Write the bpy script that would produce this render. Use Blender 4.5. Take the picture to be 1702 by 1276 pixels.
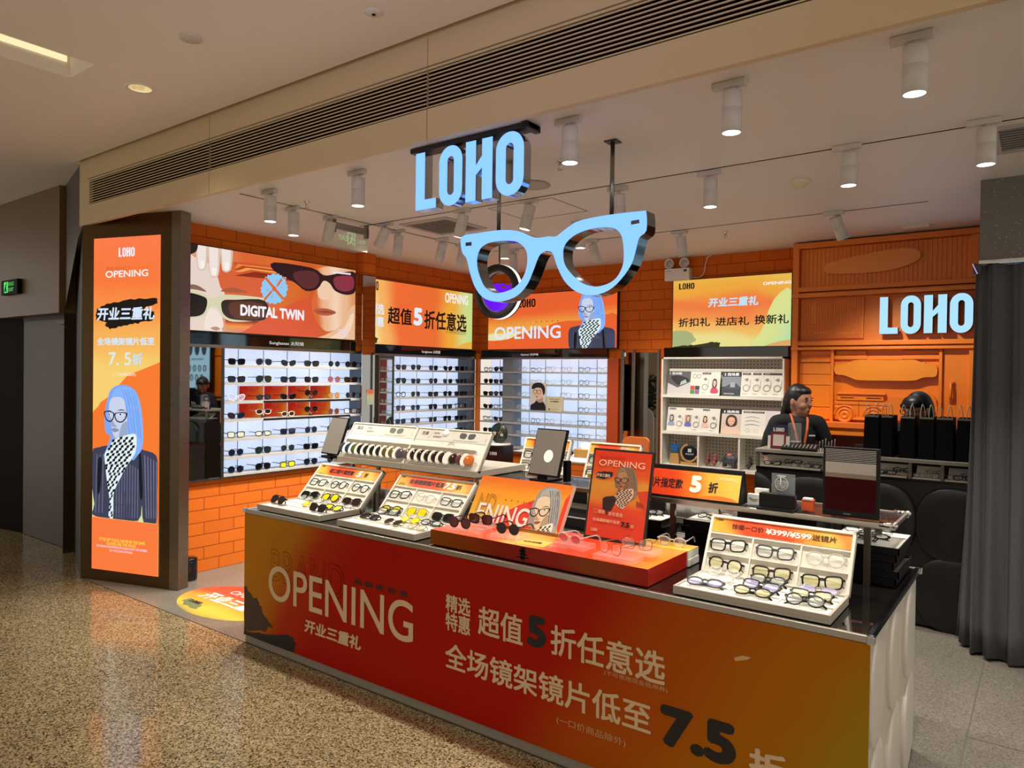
import bpy, math, random
import numpy as np
from mathutils import Matrix, Vector, Euler
from mathutils.geometry import tessellate_polygon

for _o in list(bpy.data.objects):
    bpy.data.objects.remove(_o, do_unlink=True)
SC = bpy.context.scene
COL = SC.collection
rnd = random.Random(7)

# ------------------------------------------------------------------ camera
CAM_H = 1.75
_M = [[0.8035130014645213, 0.5951362911347919, 0.01340341194623147],
      [0.01779840621719426, -0.0015122205660439859, -0.9998404522347989],
      [-0.5950210695543512, 0.803623362131343, -0.011807566350109794]]
cam = bpy.data.cameras.new('camera')
cam.sensor_fit = 'HORIZONTAL'
cam.sensor_width = 36.0
cam.lens = 1205.98 / 1702.0 * 36.0
cam.clip_start = 0.05
cam.clip_end = 80
cam_ob = bpy.data.objects.new('camera', cam)
cam_ob.matrix_world = Matrix(((_M[0][0], -_M[1][0], -_M[2][0], 0.0),
                              (_M[0][1], -_M[1][1], -_M[2][1], 0.0),
                              (_M[0][2], -_M[1][2], -_M[2][2], CAM_H),
                              (0, 0, 0, 1)))
COL.objects.link(cam_ob)
SC.camera = cam_ob

# ------------------------------------------------------------------ world, view, large lights
SC.view_settings.view_transform = 'Standard'
SC.view_settings.look = 'None'
SC.view_settings.exposure = 0.0
SC.view_settings.gamma = 1.0
world = bpy.data.worlds.new('mall_ambience')
SC.world = world
world.use_nodes = True
_bg = world.node_tree.nodes['Background']
_bg.inputs[0].default_value = (0.76, 0.69, 0.62, 1)
_bg.inputs[1].default_value = 1.15

SPOT_W = 88.0          # store track spots
MALL_W = 20.0          # recessed mall downlights

def light(name, kind, loc, energy, color, rot=(0, 0, 0), **kw):
    l = bpy.data.lights.new(name, kind)
    l.energy = energy
    l.color = color
    for k, v in kw.items():
        setattr(l, k, v)
    o = bpy.data.objects.new(name, l)
    o.location = loc
    o.rotation_euler = rot
    COL.objects.link(o)
    return o

def aimed(loc, target):
    d = Vector(target) - Vector(loc)
    return d.to_track_quat('-Z', 'Y').to_euler()

# added unseen violet spot, tints the mall ceiling from behind the camera
light('violet_ceiling_fill', 'SPOT', (-.2, -1.6, 2.4), 130.0, (.50, .44, 1.0), aimed((-.2, -1.6, 2.4), (-1.7, 1.5, 3.48)), spot_size=.85, spot_blend=1.0, shadow_soft_size=.3)

# ------------------------------------------------------------------ materials
def lin(h):
    h = h.lstrip('#')
    c = [int(h[i:i + 2], 16) / 255 for i in (0, 2, 4)]
    return tuple(x / 12.92 if x <= 0.04045 else ((x + 0.055) / 1.055) ** 2.4 for x in c)

_mats = {}

def D(h, rough=0.6, metal=0.0, spec=0.5, name=None):
    k = ('d', h, rough, metal, spec)
    if k not in _mats:
        m = bpy.data.materials.new(name or 'paint_' + h.strip('#'))
        m.use_nodes = True
        b = m.node_tree.nodes['Principled BSDF']
        b.inputs['Base Color'].default_value = (*lin(h), 1)
        b.inputs['Roughness'].default_value = rough
        b.inputs['Metallic'].default_value = metal
        b.inputs['Specular IOR Level'].default_value = spec
        _mats[k] = m
    return _mats[k]

SIGN_BLUE = (0.29, 0.66, 1.6)

def EM(h, s=1.0):
    k = ('e', h, s)
    if k not in _mats:
        m = bpy.data.materials.new('lit_surface')
        m.use_nodes = True
        b = m.node_tree.nodes['Principled BSDF']
        b.inputs['Base Color'].default_value = (0.02, 0.02, 0.02, 1)
        b.inputs['Roughness'].default_value = 0.5
        b.inputs['Specular IOR Level'].default_value = 0.1
        b.inputs['Emission Color'].default_value = (*(lin(h) if isinstance(h, str) else h), 1)
        b.inputs['Emission Strength'].default_value = s
        _mats[k] = m
    return _mats[k]

def CLEAR(h, alpha, rough=0.03, name=None):
    k = ('c', h, alpha, rough)
    if k not in _mats:
        m = bpy.data.materials.new(name or 'clear_' + h.strip('#'))
        m.use_nodes = True
        b = m.node_tree.nodes['Principled BSDF']
        b.inputs['Base Color'].default_value = (*lin(h), 1)
        b.inputs['Roughness'].default_value = rough
        b.inputs['Alpha'].default_value = alpha
        _mats[k] = m
    return _mats[k]

def _nt(name):
    m = bpy.data.materials.new(name)
    m.use_nodes = True
    nt = m.node_tree
    b = nt.nodes['Principled BSDF']
    def new(t, **kw):
        n = nt.nodes.new(t)
        for k, v in kw.items():
            setattr(n, k, v)
        return n
    return m, nt, b, new

def _math(nt, op, a, b=None, clamp=False):
    n = nt.nodes.new('ShaderNodeMath')
    n.operation = op
    n.use_clamp = clamp
    for i, x in enumerate((a, b)):
        if x is None:
            continue
        if isinstance(x, (int, float)):
            n.inputs[i].default_value = x
        else:
            nt.links.new(x, n.inputs[i])
    return n.outputs[0]

def ramp(nt, fac, stops, interp='EASE'):
    r = nt.nodes.new('ShaderNodeValToRGB')
    r.color_ramp.interpolation = interp
    el = r.color_ramp.elements
    while len(el) > 1:
        el.remove(el[0])
    el[0].position = stops[0][0]
    el[0].color = (*lin(stops[0][1]), 1)
    for p, h in stops[1:]:
        e = el.new(p)
        e.color = (*lin(h), 1)
    nt.links.new(fac, r.inputs[0])
    return r.outputs[0]

def GRAD(name, stops, a=(1, 0, 0), noise=0.0, emit=0.0, rough=0.45, nscale=3.0, spec=0.3):
    """printed colour blend: position along the print = a0*u + a1*v + a2, stirred by noise"""
    m, nt, b, new = _nt(name)
    uv = new('ShaderNodeUVMap')
    sx = new('ShaderNodeSeparateXYZ')
    nt.links.new(uv.outputs[0], sx.inputs[0])
    f = _math(nt, 'ADD', _math(nt, 'MULTIPLY', sx.outputs[0], a[0]), _math(nt, 'MULTIPLY', sx.outputs[1], a[1]))
    f = _math(nt, 'ADD', f, a[2])
    if noise:
        n = new('ShaderNodeTexNoise')
        n.inputs['Scale'].default_value = nscale
        n.inputs['Detail'].default_value = 1.0
        nt.links.new(uv.outputs[0], n.inputs['Vector'])
        f = _math(nt, 'ADD', f, _math(nt, 'MULTIPLY', _math(nt, 'SUBTRACT', n.outputs[0], 0.5), noise))
    c = ramp(nt, f, stops)
    if emit:
        b.inputs['Base Color'].default_value = (0.02, 0.02, 0.02, 1)
        nt.links.new(c, b.inputs['Emission Color'])
        b.inputs['Emission Strength'].default_value = emit
        b.inputs['Specular IOR Level'].default_value = 0.1
    else:
        nt.links.new(c, b.inputs['Base Color'])
        b.inputs['Specular IOR Level'].default_value = spec
    b.inputs['Roughness'].default_value = rough
    return m

def BRICK(name, ax, c1, c2, bw=0.29, bh=0.108):
    m, nt, b, new = _nt(name)
    tc = new('ShaderNodeTexCoord')
    sx = new('ShaderNodeSeparateXYZ')
    nt.links.new(tc.outputs['Object'], sx.inputs[0])
    cb = new('ShaderNodeCombineXYZ')
    nt.links.new(sx.outputs[ax], cb.inputs[0])
    nt.links.new(sx.outputs[2], cb.inputs[1])
    br = new('ShaderNodeTexBrick')
    br.inputs['Scale'].default_value = 1.0
    br.inputs['Brick Width'].default_value = bw
    br.inputs['Row Height'].default_value = bh
    br.inputs['Mortar Size'].default_value = 0.0035
    br.inputs['Mortar Smooth'].default_value = 0.25
    br.inputs['Color1'].default_value = (*lin(c1), 1)
    br.inputs['Color2'].default_value = (*lin(c2), 1)
    br.inputs['Mortar'].default_value = (*lin('#a33c08'), 1)
    nt.links.new(cb.outputs[0], br.inputs['Vector'])
    nt.links.new(br.outputs['Color'], b.inputs['Base Color'])
    n = new('ShaderNodeTexNoise')
    n.inputs['Scale'].default_value = 55
    n.inputs['Detail'].default_value = 3
    nt.links.new(tc.outputs['Object'], n.inputs['Vector'])
    h = _math(nt, 'ADD', _math(nt, 'MULTIPLY', n.outputs[0], 0.25), _math(nt, 'MULTIPLY', br.outputs['Fac'], -1.0))
    bu = new('ShaderNodeBump')
    bu.inputs['Strength'].default_value = 1.15
    bu.inputs['Distance'].default_value = 0.008
    nt.links.new(h, bu.inputs['Height'])
    nt.links.new(bu.outputs[0], b.inputs['Normal'])
    b.inputs['Roughness'].default_value = 1.15
    return m

def TERRAZZO(name, base, dark, light_, scale, rough, bump=0.0, amount=(0.42, 0.6)):
    m, nt, b, new = _nt(name)
    tc = new('ShaderNodeTexCoord')
    v = new('ShaderNodeTexVoronoi')
    v.inputs['Scale'].default_value = scale
    nt.links.new(tc.outputs['Object'], v.inputs['Vector'])
    sx = new('ShaderNodeSeparateColor')
    nt.links.new(v.outputs['Color'], sx.inputs[0])
    c = ramp(nt, sx.outputs[0], [(0.0, dark), (amount[0] * 0.35, dark), (amount[0], base), (amount[1], base), (1.0, light_)], 'LINEAR')
    n = new('ShaderNodeTexNoise')
    n.inputs['Scale'].default_value = 1.3
    n.inputs['Detail'].default_value = 4
    nt.links.new(tc.outputs['Object'], n.inputs['Vector'])
    mx = new('ShaderNodeMix', data_type='RGBA', blend_type='MULTIPLY')
    mx.inputs[0].default_value = 0.35
    g = ramp(nt, n.outputs[0], [(0.3, '#b0b0b0'), (0.7, '#ffffff')], 'LINEAR')
    nt.links.new(c, mx.inputs[6])
    nt.links.new(g, mx.inputs[7])
    nt.links.new(mx.outputs[2], b.inputs['Base Color'])
    b.inputs['Roughness'].default_value = rough
    return m

def SPECK(name, base, h1, scale=60):
    m, nt, b, new = _nt(name)
    tc = new('ShaderNodeTexCoord')
    v = new('ShaderNodeTexVoronoi')
    v.inputs['Scale'].default_value = scale
    nt.links.new(tc.outputs['Object'], v.inputs['Vector'])
    nt.links.new(ramp(nt, v.outputs['Distance'], [(0.0, h1), (0.10, h1), (0.16, base), (1, base)], 'LINEAR'), b.inputs['Base Color'])
    b.inputs['Roughness'].default_value = 0.5
    return m

def BRUSHED(name, h, rough=0.28):
    m, nt, b, new = _nt(name)
    tc = new('ShaderNodeTexCoord')
    mp = new('ShaderNodeMapping')
    mp.inputs['Scale'].default_value = (2, 2, 160)
    nt.links.new(tc.outputs['Object'], mp.inputs[0])
    n = new('ShaderNodeTexNoise')
    n.inputs['Scale'].default_value = 3
    nt.links.new(mp.outputs[0], n.inputs['Vector'])
    nt.links.new(_math(nt, 'ADD', _math(nt, 'MULTIPLY', n.outputs[0], 0.2), rough - 0.1), b.inputs['Roughness'])
    b.inputs['Base Color'].default_value = (*lin(h), 1)
    b.inputs['Metallic'].default_value = 1.0
    return m

def FABRIC(name, h1, h2):
    m, nt, b, new = _nt(name)
    tc = new('ShaderNodeTexCoord')
    n = new('ShaderNodeTexNoise')
    n.inputs['Scale'].default_value = 260
    nt.links.new(tc.outputs['Object'], n.inputs['Vector'])
    nt.links.new(ramp(nt, n.outputs[0], [(0.3, h1), (0.7, h2)], 'LINEAR'), b.inputs['Base Color'])
    b.inputs['Roughness'].default_value = 0.95
    b.inputs['Specular IOR Level'].default_value = 0.1
    return m

def PEGBOARD(name, base, hole, ax, pitch=0.03):
    m, nt, b, new = _nt(name)
    tc = new('ShaderNodeTexCoord')
    sx = new('ShaderNodeSeparateXYZ')
    nt.links.new(tc.outputs['Object'], sx.inputs[0])
    def cell(o):
        return _math(nt, 'SUBTRACT', _math(nt, 'FRACT', _math(nt, 'DIVIDE', o, pitch)), 0.5)
    a, c = cell(sx.outputs[ax]), cell(sx.outputs[2])
    r = _math(nt, 'SQRT', _math(nt, 'ADD', _math(nt, 'MULTIPLY', a, a), _math(nt, 'MULTIPLY', c, c)))
    nt.links.new(ramp(nt, r, [(0.0, hole), (0.17, hole), (0.22, base), (1, base)], 'LINEAR'), b.inputs['Base Color'])
    b.inputs['Roughness'].default_value = 0.5
    return m

M_CEIL = D('#ddd7cf', 0.55, name='ceiling_paint')
M_MALLCEIL = D('#f0e8dc', 0.6, name='mall_ceiling_paint')
M_BEIGE = D('#cdb68c', 0.5, name='beige_metal_panel')
M_BLACKGAP = D('#040303', 0.9, 0, 0.0, name='dark_gap')
M_FLOOR = TERRAZZO('mall_terrazzo', '#988562', '#4a3c24', '#c4b48f', 140, 0.12)
M_SFLOOR = TERRAZZO('store_terrazzo', '#837c70', '#6e675b', '#9a9184', 170, 0.28)
M_BRICKY = BRICK('orange_brick_side', 1, '#d86c0e', '#d0660c')
M_BRICKX = BRICK('orange_brick_back', 0, '#d2660c', '#ca600a')
M_ORANGE = D('#e97d14', 0.42, name='orange_lacquer')
M_BRONZE = BRUSHED('bronze_metal', '#6b5638', 0.30)
M_BRONZE2 = BRUSHED('pale_steel', '#8d8578', 0.30)
M_ALU = D('#b9b3a6', 0.3, 1.0, name='aluminium')
M_CHROME = D('#d8d8d8', 0.08, 1.0, name='chrome')
M_MIRROR = D('#cfd3d3', 0.02, 1.0, name='mirror_glass')
M_DMIRROR = D('#565a5c', 0.03, 1.0, name='dark_mirror')
M_BGLASS = D('#0a0908', 0.05, 0.0, 0.8, name='black_glass')
M_BLACK = D('#090808', 0.45, 0, 0.2, name='black_plastic')
M_WHITE = D('#e6e1d4', 0.5, name='white_lacquer')
M_GREY = D('#8e8a82', 0.5, name='grey_lacquer')
M_SPOT = D('#c9c3b8', 0.45, name='spot_housing')
M_SPOTLIT = EM('#fff6e8', 6.0)
M_TRAYSIDE = D('#a89f8f', 0.5, name='tray_side')
M_TRAY = D('#e9e3d3', 0.55, name='tray_lining')
M_CLEAR = CLEAR('#e9f3f3', 0.12, 0.02, 'clear_acrylic')
M_SHELFBACK = None

# ------------------------------------------------------------------ mesh builder
def frame(o, U, V):
    U = Vector(U).normalized()
    V = Vector(V).normalized()
    N = U.cross(V)
    return Matrix(((U.x, V.x, N.x, o[0]), (U.y, V.y, N.y, o[1]), (U.z, V.z, N.z, o[2]), (0, 0, 0, 1)))

def catmull(pts, n=5, closed=True):
    out = []
    N = len(pts)
    for i in range(N if closed else N - 1):
        p = [Vector((*pts[j % N if closed else max(0, min(N - 1, j))][:2], 0)) if len(pts[0]) == 2 else
             Vector(pts[j % N if closed else max(0, min(N - 1, j))]) for j in (i - 1, i, i + 1, i + 2)]
        for k in range(n):
            t = k / n
            q = 0.5 * ((2 * p[1]) + (p[2] - p[0]) * t + (2 * p[0] - 5 * p[1] + 4 * p[2] - p[3]) * t * t + (3 * p[1] - p[0] - 3 * p[2] + p[3]) * t ** 3)
            out.append(tuple(q[:len(pts[0])]))
    if not closed:
        out.append(tuple(pts[-1]))
    return out

class MB:
    def __init__(s):
        s.v, s.f, s.mi, s.uv, s.sm, s.mats = [], [], [], [], [], []

    def slot(s, m):
        if m not in s.mats:
            s.mats.append(m)
        return s.mats.index(m)

    def add(s, verts, faces, m, M=None, uvs=None, smooth=False):
        b = len(s.v)
        mi = s.slot(m)
        for p in verts:
            p = Vector(p)
            s.v.append(tuple(M @ p) if M is not None else tuple(p))
        for k, f in enumerate(faces):
            s.f.append(tuple(b + i for i in f))
            s.mi.append(mi)
            s.sm.append(smooth)
            s.uv.append(uvs[k] if uvs else [(0, 0)] * len(f))
        return s

    def box(s, x0, y0, z0, x1, y1, z1, m, M=None):
        v = [(x, y, z) for z in (z0, z1) for y in (y0, y1) for x in (x0, x1)]
        f = [(0, 2, 3, 1), (4, 5, 7, 6), (0, 1, 5, 4), (2, 6, 7, 3), (0, 4, 6, 2), (1, 3, 7, 5)]
        return s.add(v, f, m, M)

    def quad(s, a, b, c, d, m, M=None):
        return s.add([a, b, c, d], [(0, 1, 2, 3)], m, M, [[(0, 0), (1, 0), (1, 1), (0, 1)]])

    def tube(s, pts, r, m, n=8, closed=False, M=None, smooth=True, flat=1.0):
        P = [Vector(p) for p in pts]
        N = len(P)
        V, F = [], []
        up = Vector((0, 0, 1))
        prev = None
        for i in range(N):
            a = P[(i - 1) % N] if (closed or i > 0) else P[i]
            b = P[(i + 1) % N] if (closed or i < N - 1) else P[i]
            t = (b - a)
            if t.length < 1e-9:
                t = Vector((0, 0, 1))
            t.normalize()
            if prev is None:
                x = t.cross(up)
                if x.length < 0.05:
                    x = t.cross(Vector((0, 1, 0)))
            else:
                x = prev - t * prev.dot(t)
            x.normalize()
            prev = x
            y = t.cross(x)
            rr = r[i] if isinstance(r, (list, tuple)) else r
            for k in range(n):
                an = 2 * math.pi * k / n
                V.append(P[i] + x * (rr * math.cos(an)) + y * (rr * flat * math.sin(an)))
        for i in range(N if closed else N - 1):
            for k in range(n):
                a, b = i * n + k, i * n + (k + 1) % n
                c, d = ((i + 1) % N) * n + (k + 1) % n, ((i + 1) % N) * n + k
                F.append((a, b, c, d))
        if not closed:
            F.append(tuple(range(n - 1, -1, -1)))
            F.append(tuple((N - 1) * n + k for k in range(n)))
        return s.add(V, F, m, M, smooth=smooth)

    def lathe(s, prof, m, n=24, M=None, smooth=True, caps=False):
        V, F = [], []
        for r, z in prof:
            for k in range(n):
                a = 2 * math.pi * k / n
                V.append((r * math.cos(a), r * math.sin(a), z))
        for i in range(len(prof) - 1):
            for k in range(n):
                a, b = i * n + k, i * n + (k + 1) % n
                F.append((a, b, b + n, a + n))
        if caps and prof[0][0] > 1e-6:
            F.append(tuple(range(n - 1, -1, -1)))
        if caps and prof[-1][0] > 1e-6:
            F.append(tuple((len(prof) - 1) * n + k for k in range(n)))
        return s.add(V, F, m, M, smooth=smooth)

    def poly(s, outer, m, M=None, z=0.0, holes=(), uvbox=None):
        loops = [list(outer)] + [list(h) for h in holes]
        tri = tessellate_polygon([[Vector((p[0], p[1], 0)) for p in l] for l in loops])
        flat = [p for l in loops for p in l]
        F = []
        for t in tri:
            a, b, c = (flat[i] for i in t)
            ar = (b[0] - a[0]) * (c[1] - a[1]) - (b[1] - a[1]) * (c[0] - a[0])
            if abs(ar) > 1e-14:
                F.append(tuple(t) if ar > 0 else tuple(reversed(t)))
        uvs = None
        if uvbox:
            x0, y0, x1, y1 = uvbox
            uvs = [[((flat[i][0] - x0) / (x1 - x0), (flat[i][1] - y0) / (y1 - y0)) for i in f] for f in F]
        return s.add([(p[0], p[1], z) for p in flat], F, m, M, uvs)

    def prism(s, outer, z0, z1, m, M=None, holes=(), side=None, smooth=False):
        s.poly(outer, m, M, z1, holes)
        b = MB()
        b.poly(outer, m, None, z0, holes)
        s.add(b.v, [tuple(reversed(f)) for f in b.f], side or m, M)
        for li, l in enumerate([outer] + list(holes)):
            l = list(l)
            ar = sum(l[i][0] * l[(i + 1) % len(l)][1] - l[(i + 1) % len(l)][0] * l[i][1] for i in range(len(l)))
            if (ar < 0) != (li > 0):
                l.reverse()
            n = len(l)
            V = [(p[0], p[1], z0) for p in l] + [(p[0], p[1], z1) for p in l]
            s.add(V, [(i, (i + 1) % n, n + (i + 1) % n, n + i) for i in range(n)], side or m, M, smooth=smooth)
        return s

    def blob(s, c, r, m, n=14, M=None):
        V, F = [], []
        h = n // 2
        for i in range(h + 1):
            a = math.pi * i / h
            for k in range(n):
                b = 2 * math.pi * k / n
                V.append((c[0] + r[0] * math.sin(a) * math.cos(b), c[1] + r[1] * math.sin(a) * math.sin(b), c[2] - r[2] * math.cos(a)))
        for i in range(h):
            for k in range(n):
                F.append((i * n + k, i * n + (k + 1) % n, (i + 1) * n + (k + 1) % n, (i + 1) * n + k))
        return s.add(V, F, m, M, smooth=True)

    def text(s, txt, M, x0, y0, x1, y1, m, z=0.0, bold=0.0, shear=0.0, outline=0.0, fit='box'):
        V, F, w, h = text_geo(txt, bold, shear, outline)
        kx, ky = (x1 - x0) / w, (y1 - y0) / h
        s.add([(x0 + p[0] * kx, y0 + p[1] * ky, z + p[2]) for p in V], F, m, M)
        return s

    def loho(s, M, x0, y0, x1, y1, m, z=0.0, depth=0.0, side=None):
        for outer, holes in loho_polys(x0, y0, x1, y1):
            if depth:
                s.prism(outer, z - depth, z, m, M, holes, side)
            else:
                s.poly(outer, m, M, z, holes)
        return s

    def mesh(s, name, origin=None, inv=None, bevel=None):
        me = bpy.data.meshes.new(name)
        V = s.v
        if inv is not None:
            V = [tuple(inv @ Vector(p)) for p in V]
        elif origin is not None:
            V = [(p[0] - origin[0], p[1] - origin[1], p[2] - origin[2]) for p in V]
        me.from_pydata(V, [], s.f)
        for m in s.mats:
            me.materials.append(m)
        me.polygons.foreach_set('material_index', s.mi)
        me.polygons.foreach_set('use_smooth', s.sm)
        ul = me.uv_layers.new(name='UVMap')
        ul.data.foreach_set('uv', [c for u in s.uv for q in u for c in q])
        me.update()
        return me

    def build(s, name, parent=None, bevel=0.0, label=None):
        """link as one mesh object; points are in world space (or in the parent's space when the parent was made with local=True)"""
        par = parent
        loc = Vector((0, 0, 0))
        if par is not None:
            inv = None if par.get('_local') else WM[par.name].inverted()
            me = s.mesh(name, inv=inv)
            o = bpy.data.objects.new(name, me)
            o.parent = par
            WM[o.name] = WM[par.name].copy()
            if par.get('_local'):
                o['_local'] = 1
        else:
            xs = [p[0] for p in s.v]; ys = [p[1] for p in s.v]; zs = [p[2] for p in s.v]
            loc = Vector(((min(xs) + max(xs)) / 2, (min(ys) + max(ys)) / 2, min(zs)))
            me = s.mesh(name, origin=loc)
            o = bpy.data.objects.new(name, me)
            o.location = loc
            WM[o.name] = Matrix.Translation(loc)
        COL.objects.link(o)
        if bevel:
            b = o.modifiers.new('Bevel', 'BEVEL')
            b.width = bevel
            b.segments = 2
            b.limit_method = 'ANGLE'
            b.angle_limit = math.radians(40)
        if label:
            o['label'] = label
        return o

WM = {}

def tag(o, label, cat, group=None):
    o['label'] = label
    o['category'] = cat
    if group:
        o['group'] = group
    return o

def thing(name, label, cat, loc=(0, 0, 0), rot=None, group=None, local=False):
    o = bpy.data.objects.new(name, None)
    o.empty_display_size = 0.05
    o.location = loc
    if rot is not None:
        o.rotation_euler = rot
    COL.objects.link(o)
    WM[o.name] = Matrix.LocRotScale(Vector(loc), Euler(rot) if rot is not None else None, None)
    if local:
        o['_local'] = 1
    return tag(o, label, cat, group)

def structure(mb, name, bevel=0.0):
    o = mb.build(name, bevel=bevel)
    o['kind'] = 'structure'
    return o

# ------------------------------------------------------------------ lettering
_tc = {}

def text_geo(txt, bold=0.0, shear=0.0, outline=0.0):
    k = (txt, bold, shear, outline)
    if k in _tc:
        return _tc[k]
    cu = bpy.data.curves.new('lettering', 'FONT')
    cu.body = txt
    cu.size = 1.0
    cu.resolution_u = 6 if txt.isascii() and len(txt) < 10 else 3
    cu.shear = shear
    if outline:
        cu.fill_mode = 'NONE'
        cu.bevel_depth = outline
        cu.bevel_resolution = 0
    ob = bpy.data.objects.new('lettering', cu)
    COL.objects.link(ob)
    dg = bpy.context.evaluated_depsgraph_get()
    dg.update()
    me = bpy.data.meshes.new_from_object(ob.evaluated_get(dg))
    V = [tuple(v.co) for v in me.vertices]
    F = [tuple(p.vertices) for p in me.polygons]
    if not outline:
        F2 = []
        for f in F:
            a, b, c = V[f[0]], V[f[1]], V[f[2]]
            ar = (b[0] - a[0]) * (c[1] - a[1]) - (b[1] - a[1]) * (c[0] - a[0])
            F2.append(f if ar >= 0 else tuple(reversed(f)))
        F = F2
    bpy.data.objects.remove(ob)
    bpy.data.curves.remove(cu)
    bpy.data.meshes.remove(me)
    if not V:
        V, F = [(0, 0, 0), (1, 0, 0), (1, 1, 0)], [(0, 1, 2)]
    x0 = min(p[0] for p in V); x1 = max(p[0] for p in V)
    y0 = min(p[1] for p in V); y1 = max(p[1] for p in V)
    if bold and not outline:      # heavier weight: the outline laid over itself, slightly shifted
        b = bold * 1.1
        n0, V0, F0 = len(V), list(V), list(F)
        V, F = [], []
        for j, (dx, dy) in enumerate(((-b, 0), (b, 0), (0, b), (0, -b), (-.7 * b, -.7 * b), (.7 * b, -.7 * b), (.7 * b, .7 * b), (-.7 * b, .7 * b), (0, 0)) if b > .03 else ((-b, -b), (b, -b), (b, b), (-b, b), (0, 0))):
            V += [(q[0] + dx, q[1] + dy, j * .00010) for q in V0]
            F += [tuple(i + j * n0 for i in f) for f in F0]
        x0 -= b; x1 += b; y0 -= b; y1 += b
    V = [(p[0] - x0, p[1] - y0, p[2] if bold and not outline else 0.0) for p in V]
    _tc[k] = (V, F, max(x1 - x0, 1e-4), max(y1 - y0, 1e-4))
    return _tc[k]

def rrect(x0, y0, x1, y1, r, n=8):
    out = []
    for cx, cy, a0 in ((x1 - r, y1 - r, 0), (x0 + r, y1 - r, 90), (x0 + r, y0 + r, 180), (x1 - r, y0 + r, 270)):
        for k in range(n + 1):
            a = math.radians(a0 + 90 * k / n)
            out.append((cx + r * math.cos(a), cy + r * math.sin(a)))
    return out

def loho_polys(x0, y0, x1, y1):
    W = 2.52
    kx, ky = (x1 - x0) / W, (y1 - y0)
    L = []
    L.append(([(0, 0), (.52, 0), (.52, .17), (.235, .17), (.235, 1), (0, 1)], []))
    def O(a, w):
        return (rrect(a, -0.01, a + w, 1.01, w * .48), [rrect(a + w * .36, .17, a + w * .64, .83, w * .135, 4)])
    L.append(O(.595, .56))
    a = 1.235
    L.append(([(a, 0), (a + .235, 0), (a + .235, .42), (a + .375, .53), (a + .375, 0), (a + .61, 0), (a + .61, 1), (a + .375, 1),
               (a + .375, .73), (a + .235, .58), (a + .235, 1), (a, 1)], []))
    L.append(O(1.92, .6))
    return [([(x0 + p[0] * kx, y0 + p[1] * ky) for p in o], [[(x0 + p[0] * kx, y0 + p[1] * ky) for p in h] for h in hs]) for o, hs in L]

def homog(src, dst):
    A, B = [], []
    for (x, y), (u, v) in zip(src, dst):
        A.append([x, y, 1, 0, 0, 0, -u * x, -u * y]); B.append(u)
        A.append([0, 0, 0, x, y, 1, -v * x, -v * y]); B.append(v)
    h = np.linalg.solve(np.array(A, float), np.array(B, float))
    return np.append(h, 1).reshape(3, 3)

class Panel:
    """a flat print or screen: world frame + size + where artwork drawn on a sketch of size src lies on it"""
    def __init__(s, o, U, V, w, h, src=None, emit=0.0):
        s.M = frame(o, U, V)
        s.w, s.h, s.emit = w, h, emit
        s.g, s.t = MB(), MB()
        s.words = []
        s.L = 1
        if src:
            s.H = homog(src, [(0, h), (w, h), (w, 0), (0, 0)])

    def px(s, p):
        q = s.H @ np.array([p[0], p[1], 1.0])
        return (float(q[0] / q[2]), float(q[1] / q[2]))

    def mat(s, h):
        if not isinstance(h, str):
            return h
        return EM(h, s.emit) if s.emit else D(h, 0.5)

    def face(s, m, mb=None, uv=None):
        (mb or s.g).quad((0, 0, 0), (s.w, 0, 0), (s.w, s.h, 0), (0, s.h, 0), m, s.M)

    def shape(s, pts, h, px=True, smooth=0, uv=None, up=1, clip=True):
        P = [s.px(p) for p in pts] if px else list(pts)
        if smooth:
            P = catmull(P, smooth)
        if clip:
            P = [(min(max(a, 0), s.w), min(max(b, 0), s.h)) for a, b in P]
            Q = []
            for p in P:
                if not Q or (abs(p[0] - Q[-1][0]) + abs(p[1] - Q[-1][1])) > 1e-6:
                    Q.append(p)
            P = Q
        if len(P) < 3:
            return
        s.L += up
        s.g.poly(P, s.mat(h), s.M, s.L * 0.00012, uvbox=(0, 0, s.w, s.h) if uv else None)

    def text(s, txt, a, b, h, px=True, bold=0.0, shear=0.0, outline=0.0):
        """a = bottom-left, b = top-right of the lettering"""
        p, q = (s.px(a), s.px(b)) if px else (a, b)
        tb = s.t
        if s.w > .3:
            tb = MB(); s.words.append(tb)
        tb.text(txt, s.M, p[0], p[1], q[0], q[1], s.mat(h), (s.L + 4) * 0.00012 + 0.001, bold, shear, outline)

    def dots(s, a, b, n, h, px=True, r=.5):
        p, q = (s.px(a), s.px(b)) if px else (a, b)
        d = abs(q[1] - p[1]) * r
        for k in range(n):
            x, y = p[0] + (q[0] - p[0]) * k / (n - 1), (p[1] + q[1]) / 2 + (q[1] - p[1]) * 0
            s.shape([(x - d, y - d), (x + d, y - d), (x + d, y + d), (x - d, y + d)], h, px=False, up=1 if k == 0 else 0)

    def loho(s, a, b, h, px=True):
        p, q = (s.px(a), s.px(b)) if px else (a, b)
        tb = s.t
        if s.w > .3:
            tb = MB(); s.words.append(tb)
        tb.loho(s.M, p[0], p[1], q[0], q[1], s.mat(h), (s.L + 4) * 0.00012 + 0.001)

    def done(s, parent, pic='printed_picture', let='lettering'):
        if s.g.f:
            s.g.build(pic, parent)
        s.letters(parent, let)

    def letters(s, parent, let='lettering'):
        for tb in [s.t] + s.words:
            if tb.f:
                tb.build(let, parent)
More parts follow.
